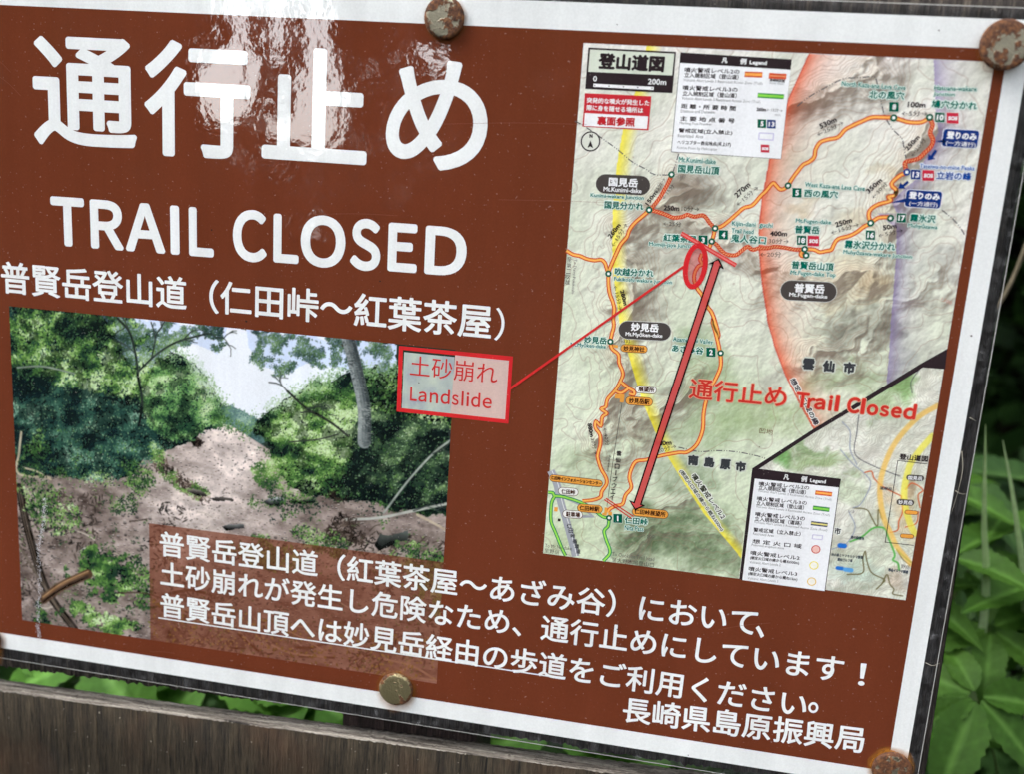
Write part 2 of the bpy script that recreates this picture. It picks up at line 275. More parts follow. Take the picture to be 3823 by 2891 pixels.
    ('legend_text', '噴火警戒レベル3の', 'Q', (-71.3, -188.29, -52.38, -187.77, 1.91), (48, 38, 42), 0.03, None),
    ('legend_text', '立入規制区域（道路）', 'Q', (-71.3, -190.23, -53.41, -189.83, 1.92), (48, 38, 42), 0.03, None),
    ('legend_text', 'Volcanic Alert Levels 3 Restricted Access Zone (Road)', 'Q', (-71.39, -191.37, -43.49, -191.25, 1.2), (140, 140, 145), 0.0, None),
    ('legend_text', '警戒区域（立入禁止）', 'Q', (-71.22, -194.75, -53.22, -194.23, 1.85), (48, 38, 42), 0.03, None),
    ('legend_text', 'Restricted Area', 'Q', (-71.25, -196.06, -63.23, -195.88, 1.13), (140, 140, 145), 0.0, None),
    ('legend_text', '想 定 火 口 域', 'Q', (-71.11, -199.54, -52.21, -199.27, 1.85), (48, 38, 42), 0.03, None),
    ('legend_text', 'Potential eruption zone', 'Q', (-71.24, -200.95, -58.71, -200.8, 1.29), (140, 140, 145), 0.0, None),
    ('legend_text', '噴火警戒レベル2', 'Q', (-71.21, -204.47, -52.33, -204.17, 1.86), (48, 38, 42), 0.03, None),
    ('legend_text', '(想定火口域の縁から概ね500m)', 'Q', (-71.16, -206.52, -52.26, -206.2, 1.63), (48, 38, 42), 0.03, None),
    ('legend_text', 'Volcanic Alert Levels 2', 'Q', (-71.17, -208.0, -59.17, -207.65, 1.06), (140, 140, 145), 0.0, None),
    ('legend_text', '噴火警戒レベル3', 'Q', (-71.17, -211.22, -52.41, -210.97, 1.88), (48, 38, 42), 0.03, None),
    ('legend_text', '(想定火口域の縁から概ね1km)', 'Q', (-71.12, -213.28, -52.06, -213.14, 1.72), (48, 38, 42), 0.03, None),
    ('legend_text', 'Volcanic Alert Levels 3', 'Q', (-71.13, -214.86, -59.26, -214.58, 1.15), (140, 140, 145), 0.0, None),
    ('map_caption', '登山道図', 'Q', (-21.32, -159.0, -10.97, -158.85, 2.42), (48, 38, 42), 0.08, None),
    ('peak_name', '国見岳', 'Q', (-16.95, -166.48, -11.89, -166.25, 1.53), (240, 240, 242), 0.03, None),
    ('peak_name', '妙見岳', 'Q', (-19.02, -176.53, -13.92, -176.27, 1.62), (240, 240, 242), 0.03, None),
    ('map_caption', '市', 'Q', (-40.87, -191.71, -38.39, -191.7, 2.85), (60, 60, 64), 0.1, (0.3, (232, 234, 228))),
    ('map_caption', '池の原ミヤマキリシマ群落', 'Q', (-40.69, -200.78, -28.75, -200.44, 1.36), (50, 60, 80), 0.03, None),
    ('map_caption', '雲仙ゴルフ場', 'Q', (-38.16, -202.46, -32.5, -202.32, 1.36), (50, 60, 80), 0.03, None),
    ('map_caption', '野岳イヌツゲ群落', 'Q', (-18.81, -204.13, -11.42, -204.14, 1.43), (50, 60, 80), 0.04, None),
    ('map_caption', '野岳', 'Q', (-14.4, -202.15, -11.21, -202.35, 1.66), (80, 80, 84), 0.0, None),
    ('map_caption', '温泉岳', 'Q', (-26.67, -171.63, -22.05, -171.6, 1.31), (50, 60, 80), 0.03, None),
    ('map_caption', '札の原', 'Q', (-36.87, -182.26, -34.52, -182.28, 1.17), (60, 70, 90), 0.0, None),
    ('map_caption', '池の原園地', 'Q', (-34.47, -192.7, -29.47, -192.67, 1.34), (50, 60, 80), 0.03, None),
    ('distance_note', '530m', 'Q', (-65.64, -39.83, -60.3, -36.82, 1.94), (48, 38, 42), 0.1, None),
    ('distance_note', '←25分→', 'Q', (-66.1, -42.57, -57.82, -37.79, 1.81), (48, 38, 42), 0.0, None),
    ('distance_note', '100m', 'Q', (-37.14, -30.69, -31.11, -30.56, 1.97), (48, 38, 42), 0.1, None),
    ('distance_note', '←5分→', 'Q', (-38.67, -33.73, -30.03, -33.38, 1.91), (48, 38, 42), 0.0, None),
    ('distance_note', '250m', 'Q', (-34.77, -45.69, -31.28, -40.77, 1.73), (48, 38, 42), 0.1, None),
    ('distance_note', '←20分', 'Q', (-32.57, -47.64, -28.98, -41.47, 1.72), (48, 38, 42), 0.0, None),
    ('distance_note', '350m', 'Q', (-45.95, -61.42, -41.79, -56.6, 1.83), (48, 38, 42), 0.1, None),
    ('distance_note', '←30分', 'Q', (-43.84, -63.24, -39.71, -57.56, 1.75), (48, 38, 42), 0.0, None),
    ('distance_note', '250m', 'Q', (-55.72, -74.25, -50.21, -71.95, 1.99), (48, 38, 42), 0.1, None),
    ('distance_note', '←15分→', 'Q', (-56.79, -77.08, -47.65, -73.23, 1.85), (48, 38, 42), 0.0, None),
    ('distance_note', '50m', 'Q', (-39.18, -74.06, -34.55, -72.88, 1.89), (48, 38, 42), 0.1, None),
    ('distance_note', '←5分→', 'Q', (-40.27, -76.87, -32.2, -74.23, 1.76), (48, 38, 42), 0.0, None),
    ('place_name', 'North Kaza-ana Lava Cave', 'Q', (-60.5, -24.59, -38.64, -24.93, 1.68), (10, 112, 100), 0.05, (0.2, (222, 240, 232))),
    ('place_name', '北の風穴', 'Q', (-50.66, -28.4, -38.64, -28.29, 2.89), (0, 104, 88), 0.1, (0.32, (222, 240, 232))),
    ('place_name', 'Hatoana-wakare', 'Q', (-29.1, -24.43, -14.97, -24.16, 1.66), (10, 112, 100), 0.05, (0.2, (222, 240, 232))),
    ('place_name', 'Junction', 'Q', (-29.04, -26.6, -21.93, -26.48, 1.6), (10, 112, 100), 0.05, (0.2, (222, 240, 232))),
    ('place_name', '鳩穴分かれ', 'Q', (-29.17, -30.42, -13.98, -30.38, 2.86), (0, 104, 88), 0.1, (0.32, (222, 240, 232))),
    ('place_name', 'West Kaza-ana Lava Cave', 'Q', (-68.62, -60.41, -47.53, -60.5, 1.69), (10, 112, 100), 0.05, (0.2, (222, 240, 232))),
    ('place_name', '西の風穴', 'Q', (-68.51, -64.06, -56.53, -63.82, 2.77), (0, 104, 88), 0.1, (0.32, (222, 240, 232))),
    ('place_name', 'Tateiwa-no-mine Peaks', 'Q', (-29.99, -51.2, -11.51, -50.94, 1.53), (40, 90, 170), 0.04, (0.28, (225, 232, 242))),
    ('place_name', '立岩の峰', 'Q', (-23.84, -54.79, -12.09, -54.48, 2.88), (24, 70, 150), 0.1, (0.32, (225, 232, 242))),
    ('place_name', '霧氷沢', 'Q', (-30.61, -70.22, -21.77, -70.19, 2.87), (0, 104, 88), 0.1, (0.32, (222, 240, 232))),
    ('place_name', 'Muhyōzawa', 'Q', (-30.93, -72.6, -20.73, -72.67, 1.92), (10, 112, 100), 0.05, (0.2, (222, 240, 232))),
    ('place_name', '霧氷沢分かれ', 'Q', (-51.86, -81.48, -34.06, -81.17, 3.08), (0, 104, 88), 0.1, (0.32, (222, 240, 232))),
    ('place_name', 'Muhyōzawa-wakare Junction', 'Q', (-52.02, -83.87, -27.76, -83.83, 1.96), (10, 112, 100), 0.05, (0.2, (222, 240, 232))),
    ('place_name', 'Mt.Fugen-dake', 'Q', (-70.21, -73.92, -57.61, -73.69, 1.96), (10, 112, 100), 0.05, (0.2, (222, 240, 232))),
    ('place_name', '普賢岳', 'Q', (-70.12, -77.39, -61.3, -77.14, 2.96), (0, 104, 88), 0.1, (0.32, (222, 240, 232))),
    ('place_name', '普賢岳山頂', 'Q', (-69.71, -90.45, -54.57, -90.14, 2.99), (0, 104, 88), 0.1, (0.32, (222, 240, 232))),
    ('place_name', 'Mt.Fugen-dake Top', 'Q', (-69.73, -93.05, -53.52, -92.78, 2.08), (10, 112, 100), 0.05, (0.2, (222, 240, 232))),
    ('peak_name', '普賢岳', 'Q', (-67.57, -99.11, -56.73, -98.82, 3.53), (240, 240, 242), 0.12, None),
    ('peak_name', 'Mt.Fugen-dake', 'Q', (-69.18, -101.14, -55.41, -100.88, 1.88), (240, 240, 242), 0.05, None),
    ('map_caption', '1300', 'Q', (-15.59, -97.53, -12.02, -98.86, 1.22), (195, 140, 130), 0.0, None),
    ('bubble_text', '登りのみ', 'Q', (-22.59, -40.46, -12.5, -40.65, 2.55), (240, 240, 242), 0.12, None),
    ('bubble_text', '(一方通行)', 'Q', (-22.43, -42.98, -12.41, -43.24, 1.9), (240, 240, 242), 0.02, None),
    ('bubble_text', '登りのみ', 'Q', (-32.14, -62.05, -21.52, -62.06, 2.5), (240, 240, 242), 0.12, None),
    ('bubble_text', '(一方通行)', 'Q', (-31.58, -64.76, -21.94, -64.69, 1.9), (240, 240, 242), 0.02, None),
    ('badge_number', '5', 'Q', (-71.59, -63.78, -70.34, -63.73, 2.0), (240, 240, 242), 0.1, None),
    ('badge_number', '8', 'Q', (-42.15, -31.79, -40.9, -31.76, 1.98), (240, 240, 242), 0.1, None),
    ('badge_number', '10', 'Q', (-26.76, -34.52, -24.49, -34.46, 1.97), (240, 240, 242), 0.1, None),
    ('badge_number', '4', 'Q', (-96.22, -81.02, -94.93, -80.96, 2.06), (240, 240, 242), 0.1, None),
    ('badge_number', '3', 'Q', (-103.48, -83.49, -102.18, -83.43, 2.08), (240, 240, 242), 0.1, None),
    ('badge_number', '18', 'Q', (-68.31, -80.87, -65.98, -80.76, 2.04), (240, 240, 242), 0.1, None),
    ('badge_number', '16', 'Q', (-44.34, -77.11, -42.06, -77.01, 2.01), (240, 240, 242), 0.1, None),
    ('badge_number', '17', 'Q', (-34.52, -70.19, -32.28, -70.09, 1.98), (240, 240, 242), 0.1, None),
    ('badge_number', '2', 'Q', (-95.95, -125.77, -94.62, -125.68, 2.17), (240, 240, 242), 0.1, None),
    ('badge_number', '1', 'Q', (-124.87, -197.25, -124.29, -197.19, 2.27), (240, 240, 242), 0.1, None),
    ('badge_number', '5', 'Q', (-86.95, -40.02, -85.8, -39.99, 1.79), (240, 240, 242), 0.1, None),
    ('badge_number', '13', 'Q', (-31.96, -54.65, -29.65, -54.57, 2.02), (240, 240, 242), 0.1, None),
    ('badge_number', '13', 'Q', (-84.05, -40.02, -81.94, -39.96, 1.79), (240, 240, 242), 0.1, None),
    ('badge_number', 'SOS', 'Q', (-22.91, -34.27, -19.84, -34.19, 1.37), (240, 240, 242), 0.1, None),
    ('badge_number', 'SOS', 'Q', (-28.1, -54.43, -24.98, -54.32, 1.41), (240, 240, 242), 0.1, None),
    ('badge_number', 'SOS', 'Q', (-64.53, -80.52, -61.37, -80.37, 1.43), (240, 240, 242), 0.1, None),
    ('badge_number', 'SOS', 'Q', (-85.41, -48.36, -83.06, -48.29, 1.03), (240, 240, 242), 0.1, None),
]
BADGE = [
    ('5', [(-72.95, -61.13), (-69.65, -61.04), (-69.23, -64.36), (-72.54, -64.45)], (0, 88, 66)),
    ('8', [(-43.55, -29.15), (-40.26, -29.1), (-39.78, -32.39), (-43.08, -32.44)], (0, 88, 66)),
    ('10', [(-27.65, -31.86), (-24.41, -31.81), (-23.9, -35.09), (-27.15, -35.14)], (0, 88, 66)),
    ('4', [(-97.59, -78.29), (-94.18, -78.17), (-93.79, -81.59), (-97.21, -81.72)], (0, 88, 66)),
    ('3', [(-104.85, -80.75), (-101.41, -80.62), (-101.04, -84.07), (-104.48, -84.19)], (0, 88, 66)),
    ('18', [(-69.15, -78.13), (-65.83, -78.02), (-65.4, -81.4), (-68.73, -81.52)], (0, 88, 66)),
    ('16', [(-45.2, -74.41), (-41.95, -74.3), (-41.49, -77.63), (-44.74, -77.75)], (0, 88, 66)),
    ('17', [(-35.39, -67.52), (-32.19, -67.43), (-31.71, -70.71), (-34.92, -70.82)], (0, 88, 66)),
    ('2', [(-97.35, -122.92), (-93.85, -122.73), (-93.46, -126.32), (-96.96, -126.52)], (0, 88, 66)),
    ('1', [(-126.64, -194.36), (-123.07, -194.05), (-122.72, -197.81), (-126.3, -198.12)], (0, 88, 66)),
    ('5', [(-88.17, -37.62), (-85.15, -37.57), (-84.79, -40.56), (-87.82, -40.61)], (0, 88, 66)),
    ('13', [(-32.86, -51.92), (-29.56, -51.85), (-29.06, -55.21), (-32.37, -55.29)], (22, 50, 120)),
    ('13', [(-84.8, -37.6), (-81.78, -37.55), (-81.42, -40.53), (-84.44, -40.59)], (22, 50, 120)),
    ('SOS', [(-23.76, -31.69), (-19.78, -31.64), (-19.21, -35.3), (-23.2, -35.36)], (196, 44, 66)),
    ('SOS', [(-28.96, -51.79), (-24.91, -51.69), (-24.34, -55.45), (-28.4, -55.56)], (196, 44, 66)),
    ('SOS', [(-65.34, -77.86), (-61.24, -77.72), (-60.75, -81.51), (-64.86, -81.66)], (196, 44, 66)),
    ('SOS', [(-85.98, -46.44), (-82.95, -46.38), (-82.62, -49.11), (-85.66, -49.18)], (196, 44, 66)),
]
ROUTE = [
    [(-154.05, -90.43), (-151.39, -91.71), (-148.72, -92.05), (-146.02, -92.95), (-142.99, -93.27), (-140.41, -92.87), (-138.81, -94.04), (-138.09, -95.85), (-137.17, -97.82)],
    [(-123.99, -72.96), (-126.48, -75.49), (-129.15, -78.22), (-130.74, -80.89), (-131.42, -83.5), (-133.38, -86.22), (-134.59, -89.26), (-135.92, -93.07), (-136.93, -96.31), (-137.17, -97.82)],
    [(-137.15, -98.0), (-136.79, -102.09), (-135.9, -105.76), (-134.52, -108.66), (-133.69, -111.6), (-133.76, -115.02), (-133.3, -118.02), (-133.78, -121.12), (-134.01, -124.3), (-133.21, -126.92), (-130.56, -128.97), (-129.87, -132.38), (-128.24, -135.7), (-128.37, -138.43), (-130.4, -143.32), (-133.12, -147.14), (-133.61, -150.35), (-135.24, -151.51), (-132.99, -153.05), (-134.57, -154.81), (-134.83, -158.42), (-136.9, -156.86), (-136.87, -159.44), (-134.9, -162.02), (-134.37, -165.97), (-134.98, -170.07), (-134.83, -171.96), (-133.1, -176.22), (-131.08, -179.23), (-130.44, -182.01), (-132.09, -185.48), (-132.46, -187.99), (-135.47, -189.61), (-139.53, -190.53)],
    [(-128.83, -139.65), (-125.19, -142.0), (-123.2, -142.96), (-123.08, -144.32), (-125.0, -144.13)],
    [(-130.58, -143.54), (-128.04, -144.17), (-125.55, -142.23)],
    [(-98.96, -77.78), (-96.74, -76.89), (-94.16, -74.56), (-91.63, -71.87), (-89.42, -69.59), (-86.4, -68.31), (-83.68, -64.59), (-82.14, -62.87), (-80.06, -59.93), (-78.75, -60.71), (-77.32, -61.91), (-75.95, -61.74), (-74.55, -60.43)],
    [(-74.55, -60.43), (-73.34, -57.74), (-71.63, -54.85), (-70.19, -52.69), (-68.28, -51.53), (-66.64, -49.71), (-66.48, -46.96), (-65.27, -44.5), (-62.88, -43.33), (-59.3, -42.27), (-57.3, -39.62), (-54.84, -37.96), (-51.73, -36.27), (-48.61, -34.75), (-44.66, -34.53), (-41.19, -34.5), (-38.29, -35.17), (-35.59, -35.68), (-31.68, -35.46), (-29.15, -33.83)],
    [(-34.02, -53.09), (-36.18, -54.25), (-38.48, -56.79), (-38.28, -58.15), (-36.76, -59.42), (-36.73, -60.79), (-36.62, -59.96), (-37.09, -61.36), (-39.01, -62.01), (-38.15, -63.33), (-41.98, -64.81), (-44.41, -66.72), (-44.96, -68.84), (-43.88, -71.72)],
    [(-43.88, -71.72), (-41.29, -69.62), (-37.31, -69.15)],
    [(-43.85, -71.9), (-45.89, -73.1), (-48.31, -75.38), (-50.82, -76.98), (-54.42, -78.31), (-55.67, -80.53), (-56.29, -82.36), (-58.28, -83.05), (-60.29, -83.56), (-62.46, -82.84), (-65.59, -82.91)],
    [(-65.76, -82.92), (-66.94, -84.62), (-66.31, -85.47), (-65.12, -85.2)],
    [(-98.96, -77.78), (-99.22, -80.32), (-99.68, -82.7), (-100.31, -85.1)],
    [(-102.76, -87.47), (-103.24, -89.7), (-102.33, -91.45), (-103.67, -92.47), (-104.67, -94.94), (-104.54, -97.87), (-103.15, -100.7), (-101.08, -103.11), (-98.84, -107.0), (-96.76, -109.41), (-94.87, -113.34), (-93.25, -118.06), (-96.15, -112.81), (-94.13, -117.87), (-91.9, -124.81), (-91.18, -129.67), (-92.32, -134.36), (-94.05, -138.76), (-95.05, -143.1), (-95.53, -148.97), (-95.2, -155.58), (-96.79, -161.66), (-100.18, -165.22), (-103.52, -165.81), (-110.52, -168.02), (-115.65, -170.22), (-119.59, -171.38), (-121.19, -174.79), (-121.62, -178.49), (-120.48, -182.41), (-122.49, -185.93), (-123.31, -189.72), (-125.94, -190.88), (-128.15, -192.39), (-128.98, -194.15)],
]
STEEP = [
    [(-117.0, -59.57), (-118.11, -62.84), (-119.15, -65.08), (-120.64, -68.23), (-122.85, -71.61), (-123.99, -72.96)],
    [(-123.64, -72.75), (-120.13, -73.4), (-117.14, -74.26), (-114.54, -74.98), (-111.35, -74.38), (-109.64, -73.54), (-107.07, -74.07), (-104.28, -73.33), (-102.76, -74.11), (-101.13, -75.97), (-98.96, -77.78)],
    [(-29.15, -33.83), (-27.8, -36.24), (-28.21, -38.92), (-26.89, -41.18), (-27.19, -43.54), (-28.84, -45.66), (-31.1, -48.16), (-34.89, -49.41), (-34.81, -51.1), (-34.04, -52.92)],
    [(-65.76, -82.92), (-69.02, -83.36), (-72.92, -82.95), (-76.44, -82.87), (-79.17, -83.62), (-82.1, -83.85), (-84.49, -84.58), (-86.37, -83.65), (-88.32, -85.24), (-90.25, -87.02), (-93.46, -87.09), (-95.75, -85.83), (-97.76, -83.81), (-99.68, -82.7)],
]
GREEN = [[(-153.71, -188.58), (-151.8, -188.55), (-150.92, -189.68), (-146.93, -189.8), (-140.07, -191.22), (-135.15, -193.29), (-130.97, -196.07), (-128.39, -196.35)], [(-150.9, -189.89), (-151.9, -192.5), (-151.97, -196.68), (-151.43, -201.22), (-149.28, -205.57), (-146.4, -211.52), (-144.44, -214.9)], [(-128.14, -196.94), (-128.27, -199.87), (-129.65, -202.13), (-128.54, -205.75), (-126.5, -210.93), (-128.83, -215.05)]]
NODE = [
    (-117.04, -59.22),
    (-124.01, -72.78),
    (-137.16, -97.93),
    (-134.07, -124.21),
    (-98.96, -77.78),
    (-99.68, -82.7),
    (-74.55, -60.43),
    (-41.19, -34.5),
    (-29.17, -33.66),
    (-43.88, -71.72),
    (-37.26, -69.5),
    (-65.76, -82.92),
    (-64.95, -85.18),
    (-91.74, -124.61),
    (-128.19, -196.33),
]
BNODE = [(-34.04, -52.92)]
PILL = [
    ((-134.71, -64.13), 10.21, 3.56, 0.018, (74, 68, 66), None, 1.0),
    ((-121.28, -118.72), 10.24, 3.69, 0.042, (74, 68, 66), (200, 200, 195), 1.0),
    ((-62.46, -98.23), 10.31, 3.88, 0.034, (74, 68, 66), (200, 200, 195), 1.0),
    ((-124.72, -126.1), 5.25, 1.59, 0.035, (232, 160, 70), (90, 50, 30), 1.0),
    ((-118.58, -141.89), 4.22, 1.61, 0.041, (236, 236, 232), (90, 50, 30), 1.0),
    ((-120.76, -146.81), 5.38, 1.78, 0.033, (232, 160, 70), (90, 50, 30), 1.0),
    ((-142.83, -182.28), 10.85, 1.55, 0.002, (232, 160, 70), (90, 50, 30), 1.0),
    ((-145.55, -187.24), 4.15, 1.71, 0.04, (236, 236, 232), (90, 50, 30), 1.0),
    ((-136.26, -193.34), 5.2, 1.81, 0.043, (232, 160, 70), (90, 50, 30), 1.0),
    ((-143.0, -196.7), 4.16, 1.73, 0.044, (236, 236, 232), (90, 50, 30), 1.0),
    ((-112.02, -192.18), 7.26, 1.87, 0.022, (232, 160, 70), (90, 50, 30), 1.0),
    ((-14.46, -165.48), 3.22, 1.14, 0.045, (74, 68, 66), None, 1.0),
    ((-16.58, -175.56), 3.24, 1.22, 0.048, (74, 68, 66), None, 1.0),
    ((-13.83, -179.31), 2.47, 0.92, 0.04, (232, 160, 70), (90, 50, 30), 1.0),
    ((-14.0, -188.98), 2.56, 0.93, 0.043, (232, 160, 70), (90, 50, 30), 1.0),
    ((-17.83, -40.24), 6.17, 3.22, -0.002, (22, 50, 120), (225, 230, 240), 0.35),
    ((-27.02, -61.96), 6.31, 3.22, 0.008, (22, 50, 120), (225, 230, 240), 0.35),
]
POLY = [
    ('bubble_tail', (22, 50, 120), [(-25.82, -41.79), (-22.89, -40.61), (-22.64, -42.26)], 3),
    ('bubble_tail', (22, 50, 120), [(-38.22, -64.03), (-32.66, -61.91), (-32.44, -63.45)], 3),
    ('direction_arrow', (22, 50, 120), [(-27.6, -48.44), (-27.72, -46.09), (-26.88, -46.64), (-25.74, -44.46), (-24.83, -45.01), (-25.91, -47.22), (-25.07, -47.78)], 3),
    ('direction_arrow', (22, 50, 120), [(-36.17, -58.86), (-35.67, -56.6), (-34.88, -57.4), (-33.46, -55.77), (-32.67, -56.57), (-34.21, -58.11), (-33.52, -58.78)], 3),
    ('title_panel', (48, 38, 42), [(-151.88, -15.62), (-119.81, -15.7), (-119.64, -30.12), (-151.84, -30.24)], 2),
    ('title_panel', (214, 220, 205), [(-151.18, -16.27), (-120.34, -16.33), (-120.37, -23.95), (-151.23, -24.16)], 3),
    ('scale_bar', (240, 240, 242), [(-148.86, -28.25), (-126.62, -28.26), (-126.61, -29.39), (-148.91, -29.39)], 3),
    ('shelter_panel', (198, 46, 56), [(-151.82, -31.8), (-127.18, -31.62), (-127.06, -43.85), (-151.72, -43.87)], 2),
    ('shelter_panel', (240, 240, 242), [(-151.22, -38.92), (-127.69, -38.83), (-127.68, -43.36), (-151.2, -43.59)], 3),
    ('legend_panel', (48, 38, 42), [(-118.19, -15.8), (-78.71, -16.39), (-78.18, -51.19), (-118.04, -51.11)], 1),
    ('legend_panel', (238, 239, 242), [(-117.99, -19.43), (-78.67, -19.97), (-78.3, -51.06), (-117.85, -50.92)], 2),
    ('legend_panel', (48, 38, 42), [(-74.65, -168.75), (-41.17, -169.12), (-41.27, -172.46), (-41.03, -215.6), (-41.1, -215.61), (-41.51, -172.49), (-73.26, -172.62), (-73.15, -215.48), (-74.32, -215.19)], 1),
    ('legend_panel', (238, 239, 242), [(-73.25, -172.7), (-41.47, -172.52), (-41.1, -215.61), (-73.07, -215.47)], 2),
    ('legend_panel', (48, 38, 42), [(-74.65, -168.75), (-41.17, -169.12), (-41.27, -172.65), (-73.34, -172.91)], 3),
    ('inset_border', (48, 38, 42), [(-74.52, -168.77), (-53.61, -150.38), (-36.95, -136.64), (-19.6, -122.0), (-10.68, -115.07), (-10.24, -122.79), (-18.09, -122.92), (-19.82, -124.64), (-36.37, -138.31), (-53.38, -152.12), (-72.28, -168.97)], 1),
    ('station_icon', (232, 160, 70), [(-130.45, -144.9), (-126.66, -144.69), (-126.73, -148.04), (-128.26, -148.0), (-128.27, -146.63), (-130.3, -146.65)], 2),
    ('station_icon', (232, 160, 70), [(-130.34, -192.05), (-129.16, -192.03), (-129.26, -195.43), (-131.1, -195.46), (-131.04, -194.42), (-130.33, -194.41)], 2),
    ('station_icon', (232, 160, 70), [(-128.62, -193.69), (-127.17, -193.71), (-127.2, -195.17), (-128.61, -195.18)], 2),
    ('station_icon', (232, 160, 70), [(-150.66, -194.51), (-149.26, -194.5), (-149.28, -196.34), (-150.68, -196.35)], 2),
    ('station_icon', (232, 160, 70), [(-132.98, -125.28), (-130.97, -125.24), (-130.98, -126.39), (-132.99, -126.43)], 2),
    ('car_park_icon', (60, 50, 45), [(-148.86, -199.21), (-147.7, -199.19), (-147.72, -200.4), (-148.88, -200.43)], 2),
]
LINE = [
    ('road_line', (165, 168, 176), 3.1, [(-153.31, -179.25), (-150.53, -184.46), (-148.37, -191.64), (-145.84, -198.4), (-143.27, -205.61), (-140.29, -214.63)], 0),
    ('road_line', (235, 236, 236), 0.28, [(-152.92, -179.2), (-150.05, -184.41), (-147.82, -191.57), (-145.29, -198.33), (-142.71, -205.54), (-139.77, -214.65)], 1),
    ('road_line', (165, 168, 176), 1.2, [(-148.14, -189.54), (-140.8, -191.93), (-134.87, -196.57), (-139.57, -197.18)], 0),
    ('ropeway_line', (60, 58, 58), 0.22, [(-127.36, -148.3), (-128.31, -164.48), (-128.89, -175.31), (-129.46, -191.74)], 1),
    ('inset_frame', (48, 38, 42), 0.28, [(-10.96, -159.58), (-21.68, -159.43), (-21.56, -192.45), (-11.01, -192.34)], 3),
    ('legend_border', (48, 38, 42), 0.25, [(-41.42, -169.15), (-41.4, -172.51), (-41.09, -215.69)], 4),
    ('legend_sample', (206, 74, 40), 1.9, [(-94.55, -22.25), (-88.32, -22.18)], 3),
    ('legend_sample', (246, 170, 84), 0.9, [(-94.48, -22.24), (-88.39, -22.18)], 4),
    ('legend_sample', (206, 74, 40), 1.9, [(-85.99, -22.33), (-79.86, -22.36)], 3),
    ('legend_sample', (225, 140, 100), 0.6, [(-85.92, -22.33), (-79.93, -22.37)], 4),
    ('legend_sample', (40, 140, 70), 1.7, [(-89.09, -29.28), (-79.85, -29.33)], 3),
    ('legend_sample', (140, 215, 80), 0.8, [(-89.02, -29.28), (-79.92, -29.34)], 4),
    ('legend_sample', (206, 74, 40), 1.8, [(-49.9, -175.73), (-43.65, -175.7)], 3),
    ('legend_sample', (246, 170, 84), 0.8, [(-49.83, -175.72), (-43.73, -175.71)], 4),
    ('legend_sample', (30, 120, 70), 1.8, [(-50.01, -182.0), (-43.76, -182.04)], 3),
    ('legend_sample', (130, 205, 80), 0.9, [(-49.93, -181.99), (-43.83, -182.05)], 4),
    ('legend_sample', (30, 40, 90), 1.7, [(-49.92, -188.33), (-43.66, -188.31)], 3),
    ('legend_sample', (225, 215, 130), 0.7, [(-49.85, -188.32), (-43.73, -188.32)], 4),
    ('legend_sample', (200, 195, 225), 0.4, [(-87.02, -42.37), (-81.92, -42.35), (-81.85, -44.64), (-86.93, -44.63), (-87.02, -42.37)], 3),
    ('legend_sample', (205, 200, 225), 0.4, [(-48.63, -192.98), (-44.93, -192.89), (-44.93, -194.57), (-48.63, -194.67), (-48.63, -192.98)], 3),
    ('closure_bar', (214, 56, 56), 0.75, [(-111.04, -80.13), (-89.61, -90.49)], 7),
    ('closure_bar', (214, 56, 56), 0.75, [(-111.39, -80.95), (-89.95, -91.24)], 7),
    ('closure_bar', (226, 120, 116), 0.6, [(-111.22, -80.54), (-89.78, -90.86)], 7),
    ('closure_bar', (206, 56, 50), 0.5, [(-130.21, -188.12), (-118.35, -194.44)], 7),
    ('closure_bar', (206, 56, 50), 0.5, [(-130.82, -188.78), (-119.28, -195.3)], 7),
    ('leader_line', (205, 48, 48), 0.95, [(-172.38, -147.17), (-109.07, -92.91)], 8),
    ('underline', (236, 238, 238), 0.55, [(-325.98, -269.65), (-140.27, -269.69)], 2),
]
DASH = [
    [(-154.69, -42.1), (-151.66, -43.34), (-144.36, -47.5), (-137.44, -51.67), (-132.0, -55.58), (-125.96, -58.21), (-124.01, -59.68), (-117.56, -59.43)],
    [(-74.81, -32.33), (-71.18, -28.94), (-64.06, -24.24), (-59.68, -22.03), (-54.12, -21.42), (-49.9, -20.89), (-48.69, -22.47), (-47.05, -27.01), (-44.9, -32.87), (-43.16, -35.78), (-40.38, -38.97), (-37.37, -41.47), (-36.28, -44.43), (-35.09, -48.07)],
    [(-20.19, -65.32), (-16.12, -68.12), (-13.04, -70.99), (-11.28, -73.34)],
    [(-103.74, -163.65), (-95.74, -164.5), (-88.38, -163.25), (-80.97, -162.98), (-73.49, -163.68), (-70.06, -164.38)],
    [(-115.14, -51.52), (-116.58, -58.48)],
]
ELLIPSE = ((-104.72, -92.41), 4.54, 8.79, -0.06, 1.95)
ARROW = [
    (-96.46, -89.15),
    (-94.48, -92.34),
    (-95.63, -91.7),
    (-116.1, -189.01),
    (-114.8, -189.26),
    (-118.09, -191.4),
    (-120.42, -188.12),
    (-118.75, -188.53),
    (-98.24, -90.57),
    (-100.05, -91.19),
]
CIRC = [((-46.72, -198.85), 1.75, (196, 70, 66), (235, 190, 180)), ((-46.6, -205.54), 1.75, (238, 222, 70), (240, 238, 226)), ((-46.57, -212.36), 1.75, (228, 190, 90), (240, 236, 226))]
NORTH = ((-148.25, -49.07), 3.7, [(-148.29, -48.61), (-147.02, -51.48), (-148.2, -50.91), (-149.21, -51.51)])
SCALEDOT = [
    (-148.34, -28.84),
    (-143.02, -28.82),
    (-137.72, -28.8),
    (-132.45, -28.78),
    (-127.21, -28.76),
]
